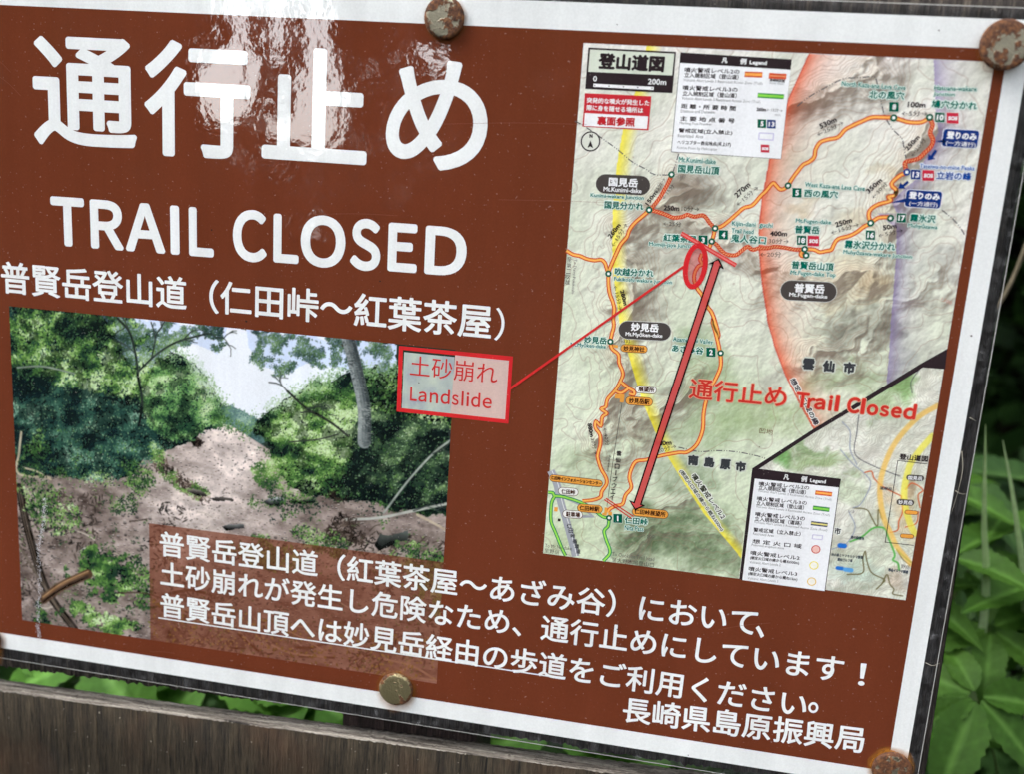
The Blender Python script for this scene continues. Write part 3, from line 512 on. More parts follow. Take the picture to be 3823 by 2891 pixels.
BAND = {
    'yellow': [(-130.55, -13.65), (-133.02, -29.44), (-136.61, -44.93), (-137.43, -53.8), (-137.68, -59.86), (-137.65, -73.76), (-136.7, -87.22), (-135.27, -98.22), (-133.67, -105.57), (-131.63, -114.83), (-131.36, -116.04), (-126.85, -128.22), (-122.37, -139.76), (-118.48, -148.72), (-113.37, -158.4), (-108.83, -165.83), (-108.13, -167.23), (-100.2, -177.9), (-91.38, -189.33), (-82.84, -198.0), (-74.27, -206.7)],
    'red': [(-72.9, -14.24), (-77.91, -29.3), (-82.14, -51.37), (-82.69, -59.75), (-83.25, -65.27), (-83.04, -75.87), (-81.99, -84.74), (-79.37, -97.21), (-76.38, -107.95), (-73.1, -117.28), (-75.76, -110.94), (-72.17, -119.89), (-66.67, -130.99), (-59.94, -141.66), (-53.09, -151.63)],
    'purple': [(-30.78, -14.26), (-29.35, -21.5), (-27.32, -31.9), (-25.41, -38.43), (-27.76, -46.26), (-29.22, -49.73), (-30.99, -55.61), (-35.53, -60.57), (-37.36, -64.14), (-42.2, -68.01), (-35.23, -67.72), (-34.58, -72.95), (-33.4, -82.66), (-32.32, -96.78), (-31.28, -111.13), (-31.77, -106.9), (-30.73, -117.74), (-29.93, -130.59)],
}
INSET = [(-74.48, -169.12), (-19.41, -123.23), (-10.42, -115.04)]
ARCS = [((240, 190, 90), 2.0, [(-10.67, -136.75), (-16.06, -141.07), (-20.43, -146.82), (-23.98, -153.68), (-25.84, -160.41), (-26.69, -166.97), (-26.44, -171.99), (-25.38, -176.94), (-23.22, -183.35), (-20.38, -188.12), (-17.08, -193.64), (-13.29, -197.51), (-10.92, -200.18)]), ((240, 228, 80), 2.4, [(-10.77, -148.57), (-14.12, -154.07), (-16.78, -159.72), (-17.39, -163.53), (-17.76, -169.37), (-17.05, -174.72), (-15.61, -179.23), (-13.48, -184.05), (-11.24, -187.7)])]
BLOB = [
    ((-110.49, -61.97), 8.6, 5.6, (112, 104, 96), 0.8),
    ((-108.32, -65.59), 15.0, 4.7, (112, 104, 96), 0.9),
    ((-114.32, -77.12), 10.8, 5.2, (112, 104, 96), 0.7),
    ((-126.59, -82.04), 5.2, 10.8, (112, 104, 96), 0.7),
    ((-118.54, -89.46), 10.8, 6.4, (112, 104, 96), 0.7),
    ((-122.05, -110.19), 5.6, 8.6, (90, 82, 74), 0.8),
    ((-108.46, -81.38), 6.4, 4.3, (112, 104, 96), 0.5),
    ((-84.04, -91.41), 10.8, 3.9, (112, 104, 96), 0.6),
    ((-105.76, -140.36), 7.3, 4.7, (112, 104, 96), 0.85),
    ((-123.13, -155.93), 11.2, 7.7, (112, 104, 96), 0.6),
    ((-126.63, -151.17), 6.4, 5.2, (120, 110, 104), 0.6),
    ((-121.38, -134.23), 6.0, 6.4, (112, 104, 96), 0.5),
    ((-99.41, -130.11), 10.8, 15.0, (150, 172, 128), 0.8),
    ((-90.24, -146.46), 12.9, 17.2, (150, 172, 128), 0.8),
    ((-100.26, -157.32), 10.8, 10.8, (150, 172, 128), 0.5),
    ((-144.95, -172.45), 8.6, 5.2, (150, 172, 128), 0.4),
    ((-113.34, -200.4), 15.0, 12.9, (96, 118, 84), 0.95),
    ((-94.29, -197.88), 17.2, 15.0, (96, 118, 84), 0.9),
    ((-100.36, -176.31), 12.9, 8.6, (96, 118, 84), 0.6),
    ((-81.66, -208.54), 12.9, 6.4, (96, 118, 84), 0.9),
    ((-146.37, -206.87), 8.6, 8.6, (178, 192, 150), 0.8),
    ((-44.83, -90.69), 10.8, 8.6, (196, 172, 130), 0.7),
    ((-51.93, -102.1), 8.6, 6.4, (196, 172, 130), 0.7),
    ((-38.99, -95.56), 7.3, 6.4, (170, 140, 100), 0.7),
    ((-69.33, -67.1), 6.0, 3.0, (196, 172, 130), 0.8),
    ((-47.48, -71.47), 8.6, 3.9, (196, 172, 130), 0.6),
    ((-39.48, -109.34), 8.6, 7.3, (96, 92, 84), 0.95),
    ((-46.54, -116.23), 8.6, 3.9, (100, 98, 90), 0.9),
    ((-33.32, -111.32), 5.2, 6.4, (110, 112, 100), 0.8),
    ((-76.32, -89.69), 4.3, 3.4, (120, 80, 70), 0.6),
    ((-15.22, -84.71), 8.6, 6.4, (150, 150, 150), 0.6),
    ((-40.39, -52.82), 5.2, 3.4, (196, 172, 130), 0.8),
    ((-71.93, -31.0), 12.9, 3.9, (112, 104, 96), 0.8),
    ((-53.0, -22.36), 8.6, 2.6, (112, 104, 96), 0.7),
    ((-48.02, -15.55), 1.7, 2.6, (112, 104, 96), 0.7),
    ((-33.41, -21.71), 5.2, 6.4, (200, 208, 190), 0.5),
    ((-47.3, -117.5), 6.4, 8.6, (105, 105, 95), 0.8),
    ((-53.86, -121.1), 4.3, 4.3, (130, 118, 110), 0.6),
    ((-45.56, -130.34), 12.9, 6.4, (150, 172, 128), 0.8),
    ((-71.98, -148.34), 17.2, 10.8, (168, 186, 140), 0.9),
    ((-68.45, -132.68), 6.4, 6.4, (150, 140, 136), 0.6),
    ((-71.59, -121.71), 5.2, 3.9, (120, 90, 84), 0.5),
    ((-22.55, -120.61), 8.6, 8.6, (160, 160, 150), 0.6),
    ((-24.63, -125.23), 5.2, 6.9, (110, 110, 120), 0.6),
]
INBLOB = [
    ((-22.65, -131.7), 6.4, 7.7, (130, 172, 104), 0.8),
    ((-62.91, -162.84), 6.4, 4.3, (100, 150, 80), 0.9),
    ((-48.35, -163.07), 10.8, 3.9, (140, 168, 110), 0.7),
    ((-56.22, -158.16), 8.6, 2.6, (120, 158, 96), 0.6),
    ((-30.69, -136.27), 6.4, 8.6, (150, 184, 124), 0.6),
    ((-37.64, -172.6), 6.4, 6.4, (170, 190, 150), 0.4),
    ((-16.44, -171.14), 3.9, 5.2, (120, 100, 84), 0.7),
    ((-17.23, -177.87), 6.4, 12.9, (225, 196, 150), 0.5),
    ((-29.53, -205.39), 10.8, 4.3, (186, 208, 196), 0.6),
    ((-16.5, -207.6), 5.2, 5.2, (196, 176, 156), 0.6),
    ((-32.3, -211.89), 10.8, 3.9, (170, 178, 160), 0.6),
]
INLINE = [
    ((208, 104, 60), 0.5, [(-32.87, -165.58), (-30.47, -164.91), (-29.01, -167.64), (-25.03, -170.65), (-18.25, -173.31)]),
    ((208, 104, 60), 0.5, [(-18.42, -173.33), (-17.01, -179.4), (-17.84, -183.44), (-17.69, -186.97), (-20.36, -188.31)]),
    ((208, 104, 60), 0.5, [(-17.25, -170.47), (-15.19, -167.7), (-10.99, -169.89), (-12.41, -172.19), (-10.97, -177.07)]),
    ((208, 104, 60), 0.5, [(-11.27, -178.67), (-11.45, -183.4), (-15.06, -185.44)]),
    ((100, 180, 90), 0.75, [(-34.37, -193.97), (-30.36, -191.43), (-27.25, -187.83), (-24.89, -186.73), (-22.31, -187.18), (-20.81, -190.16), (-18.84, -193.87), (-17.27, -197.25), (-17.69, -199.31), (-15.76, -200.25), (-14.83, -202.93)]),
    ((100, 180, 90), 0.6, [(-16.91, -194.81), (-14.05, -197.21), (-11.06, -199.28)]),
    ((110, 104, 70), 0.5, [(-33.62, -207.59), (-27.98, -205.99), (-28.75, -200.44), (-28.3, -197.16), (-27.27, -200.63), (-24.77, -205.53), (-19.75, -207.66), (-20.24, -209.35), (-22.03, -212.05)]),
    ((110, 104, 70), 0.5, [(-20.24, -209.35), (-18.97, -205.53), (-17.34, -209.34), (-15.63, -211.13), (-15.7, -213.17), (-12.04, -213.45)]),
    ((110, 104, 70), 0.5, [(-35.17, -180.15), (-30.11, -180.29), (-27.91, -183.17), (-25.3, -186.39), (-25.88, -179.75), (-23.92, -183.44)]),
    ((110, 104, 70), 0.4, [(-16.91, -194.81), (-14.23, -198.44), (-11.25, -200.43)]),
    ((150, 160, 176), 0.4, [(-36.32, -182.27), (-33.39, -187.85), (-35.39, -194.5), (-40.76, -198.04)]),
    ((150, 160, 176), 0.4, [(-43.71, -146.76), (-40.39, -150.2), (-39.47, -157.0), (-36.17, -162.79)]),
    ((150, 160, 176), 0.4, [(-42.89, -157.68), (-37.94, -162.51), (-32.79, -166.16), (-30.09, -170.11), (-32.55, -178.24), (-35.17, -180.15)]),
    ((70, 72, 80), 0.3, [(-38.12, -143.48), (-37.89, -150.3), (-37.45, -158.69), (-30.51, -162.51), (-20.16, -165.51)]),
    ((70, 72, 80), 0.25, [(-19.02, -123.56), (-21.37, -128.6), (-20.38, -132.95)]),
    ((40, 110, 200), 2.0, [(-37.92, -196.05), (-36.28, -196.03)]),
    ((40, 110, 200), 1.6, [(-37.58, -205.38), (-35.93, -205.39)]),
    ((90, 160, 220), 1.8, [(-34.62, -205.62), (-32.42, -205.63)]),
]
CALL = {
    'outer': [(-219.08, -134.05), (-172.06, -133.82), (-172.02, -161.62), (-218.89, -161.66)],
    'inner': [(-217.36, -135.51), (-173.53, -135.68), (-173.5, -160.02), (-217.1, -159.98)],
    'split': -195.6,
}
XBOX = ((-329.84, -224.74), (-329.71, -281.56))
PH = {
    'sky': [(-343.13, -127.34), (-296.67, -129.86), (-282.64, -133.55), (-243.23, -132.32), (-236.81, -147.34), (-244.4, -148.94), (-254.53, -154.49), (-264.79, -160.63), (-273.44, -166.33), (-280.42, -172.59), (-283.98, -171.78), (-295.08, -167.8), (-299.22, -162.21), (-304.6, -155.06), (-312.66, -149.04), (-318.95, -147.1), (-325.23, -142.61)],
    'hill': [(-296.51, -169.17), (-291.15, -167.21), (-282.21, -171.07), (-273.33, -173.19), (-274.99, -180.65), (-282.08, -182.85), (-294.67, -178.17)],
    'left': [(-395.27, -131.95), (-343.16, -129.03), (-325.21, -140.91), (-318.05, -147.02), (-307.29, -151.06), (-300.12, -160.59), (-295.07, -168.67), (-294.33, -174.13), (-303.69, -180.41), (-318.32, -186.66), (-326.68, -191.18), (-331.43, -199.27), (-344.68, -204.85), (-354.24, -207.47), (-373.48, -208.33), (-398.9, -209.18)],
    'left_bright': [(-391.54, -133.34), (-343.2, -130.72), (-325.23, -142.61), (-318.11, -155.57), (-329.18, -168.85), (-351.34, -165.93), (-377.65, -164.25), (-394.74, -161.56)],
    'left_dark': [(-396.67, -161.76), (-371.88, -161.9), (-351.39, -167.69), (-338.51, -175.12), (-325.64, -180.76), (-322.02, -188.32), (-331.43, -199.27), (-352.33, -207.24), (-398.92, -209.55)],
    'left_light': [(-326.25, -152.96), (-307.29, -150.72), (-298.32, -162.12), (-294.33, -174.13), (-318.33, -187.01), (-328.4, -180.18), (-332.87, -169.24)],
    'right': [(-282.15, -176.77), (-279.54, -171.81), (-271.7, -165.29), (-254.55, -153.82), (-241.04, -147.76), (-219.3, -143.92), (-194.03, -152.81), (-192.84, -203.31), (-216.64, -204.27), (-230.55, -202.01), (-244.45, -203.76), (-255.11, -200.68), (-264.87, -200.13), (-268.59, -191.77), (-274.04, -184.54)],
    'right_light': [(-280.4, -173.97), (-271.69, -166.14), (-254.53, -154.49), (-237.54, -150.73), (-234.34, -168.86), (-239.53, -193.51), (-260.48, -197.82), (-271.37, -185.1)],
    'right_dark': [(-234.53, -163.81), (-218.5, -162.07), (-195.02, -164.5), (-193.76, -202.04), (-228.82, -201.79), (-242.82, -200.04), (-238.21, -181.25)],
    'canopyL': [(-348.72, -132.91), (-317.96, -133.48), (-296.65, -134.02), (-292.21, -141.13), (-296.6, -145.77), (-307.27, -140.89), (-316.23, -144.29), (-321.69, -149.93), (-330.81, -153.41), (-339.89, -149.15)],
    'canopyR': [(-284.73, -133.75), (-261.91, -133.26), (-241.52, -132.98), (-219.73, -134.16), (-220.96, -144.09), (-237.77, -144.12), (-249.68, -143.65), (-261.62, -146.5), (-271.94, -150.9), (-280.73, -147.57)],
    'scar': [(-296.12, -174.85), (-291.96, -180.48), (-289.21, -187.18), (-290.95, -196.21), (-296.35, -207.59), (-307.38, -219.87)],
    'scar_edge': [(-297.38, -174.47), (-289.29, -176.7), (-273.14, -184.96), (-268.59, -191.77), (-263.98, -200.02), (-271.01, -206.21), (-279.97, -209.13)],
    'bank': [(-326.67, -190.64), (-324.88, -196.69), (-318.43, -202.21), (-311.05, -205.81), (-303.68, -208.87)],
    'bank2': [(-312.81, -184.96), (-306.42, -185.29)],
    'trunk': [(-240.67, -133.23), (-236.87, -145.69), (-232.89, -161.95), (-232.36, -176.29)],
    'b1': [(-334.16, -157.2), (-335.31, -148.7), (-337.9, -139.55), (-343.27, -134.11)],
    'b2': [(-334.15, -156.33), (-325.29, -147.72), (-316.22, -141.75), (-303.72, -137.19)],
    'b3': [(-334.53, -157.24), (-332.5, -169.2), (-333.95, -179.92)],
    'b3b': [(-328.04, -150.56), (-326.12, -140.99), (-327.85, -134.39)],
    'b4': [(-391.81, -160.38), (-379.34, -158.61), (-364.29, -160.25)],
    'b5': [(-266.58, -157.94), (-257.74, -164.64), (-247.22, -169.44), (-239.3, -174.52)],
    'b8': [(-265.27, -180.06), (-252.2, -177.36), (-243.62, -174.16)],
    'b6': [(-239.3, -211.41), (-225.08, -208.86), (-209.8, -203.75), (-195.62, -198.82)],
    'b7': [(-222.59, -206.26), (-212.15, -190.18), (-202.62, -177.96), (-195.47, -171.23)],
    'b9': [(-208.02, -205.26), (-201.07, -207.85), (-194.98, -210.55)],
    'b10': [(-260.3, -166.62), (-254.23, -165.96), (-245.47, -170.1)],
    'stump1': [(-383.57, -269.13), (-373.3, -260.83), (-360.26, -253.2)],
    'stump2': [(-393.3, -215.95), (-389.31, -238.06), (-381.37, -263.93), (-368.0, -281.56)],
    'stump3': [(-395.48, -242.71), (-385.16, -258.64), (-375.7, -272.88)],
    'snag': [(-391.18, -189.9), (-392.56, -199.2), (-393.41, -209.45), (-377.78, -209.41)],
    'snag2': [(-390.92, -206.37), (-384.13, -207.4), (-377.43, -210.29)],
    'rock1': [(-274.58, -207.55), (-267.06, -206.61)],
    'rock2': [(-263.86, -206.2), (-254.13, -204.45)],
    'rock3': [(-224.64, -219.79), (-212.77, -213.77)],
    'rock4': [(-293.53, -222.08), (-286.21, -220.39)],
    'rock5': [(-363.86, -242.26), (-357.07, -243.23)],
    'rock6': [(-310.13, -207.5), (-303.68, -208.15)],
    'rock7': [(-299.09, -209.38), (-291.77, -209.18)],
    'shrub': [(-281.97, -192.49), (-276.64, -189.22), (-269.5, -190.13), (-268.43, -200.56), (-273.74, -203.88), (-280.98, -200.33)],
    'roots': [(-244.48, -202.88), (-232.8, -211.98), (-240.31, -223.68)],
    'scratch': [(-380.69, -219.61), (-381.72, -231.0), (-384.62, -244.69), (-384.68, -261.48), (-386.36, -278.79), (-386.0, -290.27)],
}
BOARD = {
    'bottom': [(-480, -308.8), (-408.4, -307.4), (-352.9, -305.4), (-229.3, -302.9), (-180.4, -302.0), (-104.6, -301.4), (-60, -300.7), (8.0, -299.6)],
    'right': [(8.0, -299.6), (6.7, -225), (5.9, -191.8), (4.9, -133.8), (3.6, -103.8), (2.0, 0), (1.5, 30)],
}
SIZE = {
    'bt': -9.8,
    'mt': -14.1,
    'mb': -215.1,
    'bb': -289.2,
    'ft': -133.4,
    'fb': -281.1,
    'mr': -10.7,
    'ml': -153.8,
    'br': -7.0,
    'fl': -394.6,
    'fr': -195.6,
}

# ------------------------------------------------------------------ small helpers
def lin(c):
    out = []
    for x in c[:3]:
        x = x / 255.0
        out.append(x / 12.92 if x <= 0.04045 else ((x + 0.055) / 1.055) ** 2.4)
    return tuple(out)


def lin_array(a):
    a = np.clip(a, 0, 255) / 255.0
    return np.where(a <= 0.04045, a / 12.92, ((a + 0.055) / 1.055) ** 2.4)


def thing(name, loc, label, cat, group=None):
    o = bpy.data.objects.new(name, None)
    o.empty_display_size = 0.02
    COL.objects.link(o)
    o.location = loc
    tag(o, label, cat, group)
    return o


def tag(o, label, cat, group=None):
    o['label'] = label
    o['category'] = cat
    if group:
        o['group'] = group


def mesh_np(name, verts, faces, mats, parent=None, mat_idx=None, smooth=False):
    """verts (N,3) and faces (list of index lists or an (M,k) array) become one mesh object."""
    me = bpy.data.meshes.new(name)
    verts = np.asarray(verts, dtype=np.float32)
    if isinstance(faces, np.ndarray):
        k = faces.shape[1]
        me.vertices.add(len(verts))
        me.vertices.foreach_set('co', verts.ravel())
        me.loops.add(faces.size)
        me.loops.foreach_set('vertex_index', faces.ravel().astype(np.int32))
        me.polygons.add(len(faces))
        me.polygons.foreach_set('loop_start', np.arange(0, faces.size, k, dtype=np.int32))
        me.update(calc_edges=True)
    else:
        me.from_pydata([tuple(v) for v in verts], [], [tuple(f) for f in faces])
    for mt in (mats if isinstance(mats, (list, tuple)) else [mats]):
        me.materials.append(mt)
    if mat_idx is not None:
        me.polygons.foreach_set('material_index', np.asarray(mat_idx, dtype=np.int32))
    if smooth:
        me.polygons.foreach_set('use_smooth', np.ones(len(me.polygons), dtype=bool))
    me.update()
    o = bpy.data.objects.new(name, me)
    COL.objects.link(o)
    if parent is not None:
        o.parent = parent
    return o


def new_mat(name):
    mt = bpy.data.materials.new(name)
    mt.use_nodes = True
    nt = mt.node_tree
    return mt, nt, nt.nodes, nt.links, nt.nodes['Principled BSDF']


def noise(nodes, links, vec, scale, detail=3.0, rough=0.55, dist=0.0):
    n = nodes.new('ShaderNodeTexNoise')
    n.inputs['Scale'].default_value = scale
    n.inputs['Detail'].default_value = detail
    n.inputs['Roughness'].default_value = rough
    n.inputs['Distortion'].default_value = dist
    if vec is not None:
        links.new(vec, n.inputs['Vector'])
    return n.outputs['Fac']


def mapping(nodes, links, vec, scale, loc=(0, 0, 0)):
    mp = nodes.new('ShaderNodeMapping')
    mp.inputs['Scale'].default_value = scale
    mp.inputs['Location'].default_value = loc
    links.new(vec, mp.inputs['Vector'])
    return mp.outputs[0]


def ramp(nodes, links, fac, stops):
    r = nodes.new('ShaderNodeValToRGB')
    els = r.color_ramp.elements
    while len(els) < len(stops):
        els.new(0.5)
    for e, (p, c) in zip(els, stops):
        e.position = p
        e.color = (c[0], c[1], c[2], 1.0) if not isinstance(c, (int, float)) else (c, c, c, 1.0)
    links.new(fac, r.inputs[0])
    return r.outputs[0]


def mix(nodes, links, fac, a, b, mode='MIX'):
    mx = nodes.new('ShaderNodeMix')
    mx.data_type = 'RGBA'
    mx.blend_type = mode
    for val, i in ((fac, 0), (a, 6), (b, 7)):
        if hasattr(val, 'links'):
            links.new(val, mx.inputs[i])
        elif isinstance(val, (int, float)):
            mx.inputs[i].default_value = val
        else:
            mx.inputs[i].default_value = (*val[:3], 1.0)
    return mx.outputs[2]


def math_node(nodes, links, op, a, b=None):
    mn = nodes.new('ShaderNodeMath')
    mn.operation = op
    for val, i in ((a, 0), (b, 1)):
        if val is None:
            continue
        if hasattr(val, 'links'):
            links.new(val, mn.inputs[i])
        else:
            mn.inputs[i].default_value = val
    return mn.outputs[0]


# ------------------------------------------------------------------ printed, laminated paper
def laminate_group():
    g = bpy.data.node_groups.new('laminated_print', 'ShaderNodeTree')
    g.interface.new_socket('Color', in_out='INPUT', socket_type='NodeSocketColor')
    g.interface.new_socket('Shader', in_out='OUTPUT', socket_type='NodeSocketShader')
    nodes, links = g.nodes, g.links
    gi = nodes.new('NodeGroupInput')
    go = nodes.new('NodeGroupOutput')
    tc = nodes.new('ShaderNodeTexCoord').outputs['Object']
    # paper fibre and ink grain
    f1 = noise(nodes, links, tc, 1400, 2.0)
    f2 = noise(nodes, links, tc, 14, 4.0)
    g1 = ramp(nodes, links, f1, [(0.3, 0.95), (0.7, 1.03)])
    g2 = ramp(nodes, links, f2, [(0.3, 0.95), (0.7, 1.03)])
    c = mix(nodes, links, 1.0, gi.outputs[0], g1, 'MULTIPLY')
    c = mix(nodes, links, 1.0, c, g2, 'MULTIPLY')
    dr = noise(nodes, links, mapping(nodes, links, tc, (70, 70, 5)), 1.0, 4.0, 0.6)
    c = mix(nodes, links, 1.0, c, ramp(nodes, links, dr, [(0.32, 0.93), (0.62, 1.03)]), 'MULTIPLY')
    # pale specks where the ink did not take
    f3 = noise(nodes, links, tc, 900, 1.0)
    sp = ramp(nodes, links, f3, [(0.72, 0.0), (0.80, 0.16)])
    c = mix(nodes, links, sp, c, (0.75, 0.68, 0.62))
    # film surface: orange peel of the laminate
    b1 = noise(nodes, links, tc, 260, 2.0, 0.5)
    b2 = noise(nodes, links, tc, 38, 2.0, 0.5)
    bm = math_node(nodes, links, 'MULTIPLY_ADD', b2, 5.0)
    bm.node.inputs[2].default_value = 0.0
    links.new(b1, bm.node.inputs[2])
    bump = nodes.new('ShaderNodeBump')
    bump.inputs['Strength'].default_value = 1.0
    bump.inputs['Distance'].default_value = 0.000032
    links.new(bm, bump.inputs['Height'])
    pb = nodes.new('ShaderNodeBsdfPrincipled')
    links.new(c, pb.inputs['Base Color'])
    pb.inputs['Roughness'].default_value = 0.6
    pb.inputs['Specular IOR Level'].default_value = 0.0
    pb.inputs['Coat Weight'].default_value = 1.0
    pb.inputs['Coat Roughness'].default_value = 0.02
    pb.inputs['Coat IOR'].default_value = 1.55
    links.new(bump.outputs[0], pb.inputs['Coat Normal'])
    links.new(pb.outputs[0], go.inputs[0])
    return g


LAM = laminate_group()
_ink = {}


def ink(col):
    key = tuple(col)
    if key not in _ink:
        mt, nt, nodes, links, pb = new_mat('ink_%d_%d_%d' % key[:3])
        gn = nodes.new('ShaderNodeGroup')
        gn.node_tree = LAM
        gn.inputs[0].default_value = (*lin(col), 1.0)
        nodes.remove(pb)
        links.new(gn.outputs[0], nodes['Material Output'].inputs['Surface'])
        _ink[key] = mt
    return _ink[key]


def picture_mat():
    mt, nt, nodes, links, pb = new_mat('printed_picture')
    gn = nodes.new('ShaderNodeGroup')
    gn.node_tree = LAM
    at = nodes.new('ShaderNodeAttribute')
    at.attribute_name = 'print'
    links.new(at.outputs['Color'], gn.inputs[0])
    nodes.remove(pb)
    links.new(gn.outputs[0], nodes['Material Output'].inputs['Surface'])
    return mt


PICTURE = picture_mat()

W_PAPER = (232, 234, 234)
BROWN = (107, 53, 34)
SHEET_LEFT = -420.0
ROOT_U, ROOT_V = -210.0, -302.5
INK = 0.3                     # ink layers are microns apart
sheet = thing('trail_notice_sheet', P(ROOT_U, ROOT_V, 0),
              'laminated brown trail closed notice with a map and a landslide photo', 'notice')


def S(u, v, n):
    """Sheet millimetres -> local metres of the sheet's Empty."""
    n = n if n <= 0.3 else 0.3 + (n - 0.3) * INK
    return ((u - ROOT_U) / 1000.0, -n / 1000.0, (v - ROOT_V) / 1000.0)


def S_np(uv, n):
    uv = np.asarray(uv, dtype=np.float64)
    out = np.empty((len(uv), 3))
    out[:, 0] = (uv[:, 0] - ROOT_U) / 1000.0
    n = np.asarray(n, dtype=np.float64)
    out[:, 1] = -np.where(n <= 0.3, n, 0.3 + (n - 0.3) * INK) / 1000.0
    out[:, 2] = (uv[:, 1] - ROOT_V) / 1000.0
    return out


def flat(name, pts, col, n, parent):
    """One flat printed polygon."""
    bm = bmesh.new()
    vs = [bm.verts.new(S(u, v, n)) for u, v in pts]
    f = bm.faces.new(vs)
    f.normal_update()
    if f.normal.y > 0:
        f.normal_flip()
    bmesh.ops.triangulate(bm, faces=bm.faces[:])
    me = bpy.data.meshes.new(name)
    bm.to_mesh(me)
    bm.free()
    me.materials.append(col if not isinstance(col, tuple) else ink(col))
    o = bpy.data.objects.new(name, me)
    COL.objects.link(o)
    o.parent = parent
    return o


def rect(u0, v0, u1, v1):
    return [(u0, v0), (u1, v0), (u1, v1), (u0, v1)]


def stroke_faces(pts, width, n, closed=False):
    """Ribbon along a polyline (mitred), flat on the sheet."""
    p = np.array(pts, dtype=float)
    keep = [0]
    for i in range(1, len(p)):
        if np.linalg.norm(p[i] - p[keep[-1]]) > 0.02:
            keep.append(i)
    p = p[keep]
    d = np.diff(p, axis=0)
    d /= np.linalg.norm(d, axis=1)[:, None]
    nrm = np.stack([-d[:, 1], d[:, 0]], 1)
    vn = np.vstack([nrm[:1], nrm[:-1] + nrm[1:], nrm[-1:]])
    ln_ = np.linalg.norm(vn, axis=1)
    vn = vn / np.maximum(ln_, 0.3)[:, None]
    sc = np.ones(len(p))
    if len(p) > 2:
        cosv = np.clip((vn[1:-1] * nrm[:-1]).sum(1), 0.5, 1)
        sc[1:-1] = 1 / cosv
    off = vn * (sc * width / 2)[:, None]
    verts = np.vstack([p + off, p - off])
    k = len(p)
    faces = np.array([[i, i + k, i + k + 1, i + 1] for i in range(k - 1)])
    return S_np(verts, n), faces


def smooth_line(pts, sub=5):
    """Catmull-Rom through the points."""
    p = np.array(pts, dtype=float)
    if len(p) < 3:
        return p
    q = np.vstack([2 * p[0] - p[1], p, 2 * p[-1] - p[-2]])
    out = []
    for i in range(1, len(q) - 2):
        a, b, c, d = q[i - 1], q[i], q[i + 1], q[i + 2]
        for t in np.linspace(0, 1, sub, endpoint=False):
            out.append(0.5 * (2 * b + (c - a) * t + (2 * a - 5 * b + 4 * c - d) * t * t + (3 * b - a - 3 * c + d) * t ** 3))
    out.append(p[-1])
    return np.array(out)


def ribbon(name, pts, layers, parent, smooth=True):
    """layers = [(colour, width mm, n mm)]: casing and core of one line, one object."""
    V, Fc, M, mats = [], [], [], []
    if smooth:
        pts = smooth_line(pts)
    base = 0
    for i, (col, w, n) in enumerate(layers):
        v, f = stroke_faces(pts, w, n)
        V.append(v)
        Fc.append(f + base)
        base += len(v)
        M += [i] * len(f)
        mats.append(ink(col))
    return mesh_np(name, np.vstack(V), np.vstack(Fc), mats, parent, M)


def ellipse_pts(c, a, b, rot=0.0, k=40, power=1.0):
    out = []
    for i in range(k):
        t = 2 * math.pi * i / k
        cx, sx = math.cos(t), math.sin(t)
        x = a * math.copysign(abs(cx) ** power, cx)
        y = b * math.copysign(abs(sx) ** power, sx)
        out.append((c[0] + x * math.cos(rot) - y * math.sin(rot), c[1] + x * math.sin(rot) + y * math.cos(rot)))
    return out


def round_rect(c, a, b, rot, r):
    out = []
    r = min(r, a, b)
    for sx, sy, t0 in ((1, 1, 0), (-1, 1, 90), (-1, -1, 180), (1, -1, 270)):
        for k in range(7):
            t = math.radians(t0 + 15 * k)
            x = sx * (a - r) + r * math.cos(t)
            y = sy * (b - r) + r * math.sin(t)
            out.append((c[0] + x * math.cos(rot) - y * math.sin(rot), c[1] + x * math.sin(rot) + y * math.cos(rot)))
    return out


def ring_np(outer, inner, n):
    k = len(outer)
    v = S_np(list(outer) + list(inner), n)
    f = np.array([[i, (i + 1) % k, k + (i + 1) % k, k + i] for i in range(k)])
    return v, f


# ------------------------------------------------------------------ procedural pictures (numpy)
rng = np.random.default_rng(7)


def value_noise(h, w, cells_y, cells_x, r=None):
    r = r or rng
    g = r.random((cells_y + 3, cells_x + 3))
    y = np.linspace(0, cells_y, h)
    x = np.linspace(0, cells_x, w)
    yi = y.astype(int)
    xi = x.astype(int)
    fy = (y - yi)[:, None]
    fx = (x - xi)[None, :]
    fy = fy * fy * (3 - 2 * fy)
    fx = fx * fx * (3 - 2 * fx)
    a = g[yi][:, xi]
    b = g[yi][:, xi + 1]
    c = g[yi + 1][:, xi]
    d = g[yi + 1][:, xi + 1]
    return (a * (1 - fx) + b * fx) * (1 - fy) + (c * (1 - fx) + d * fx) * fy


def fbm(h, w, cells, octaves=5, gain=0.5, aspect=1.0):
    out = np.zeros((h, w))
    amp, tot = 1.0, 0.0
    for o in range(octaves):
        cy = max(1, int(cells * 2 ** o * h / w * aspect))
        cx = max(1, int(cells * 2 ** o))
        out += amp * value_noise(h, w, cy, cx)
        tot += amp
        amp *= gain
    return out / tot


def poly_mask(U, V, pts):
    inside = np.zeros(U.shape, dtype=bool)
    k = len(pts)
    for i in range(k):
        x0, y0 = pts[i]
        x1, y1 = pts[(i + 1) % k]
        if y0 == y1:
            continue
        cond = (y0 > V) != (y1 > V)
        xs = (x1 - x0) * (V - y0) / (y1 - y0) + x0
        inside ^= cond & (U < xs)
    return inside


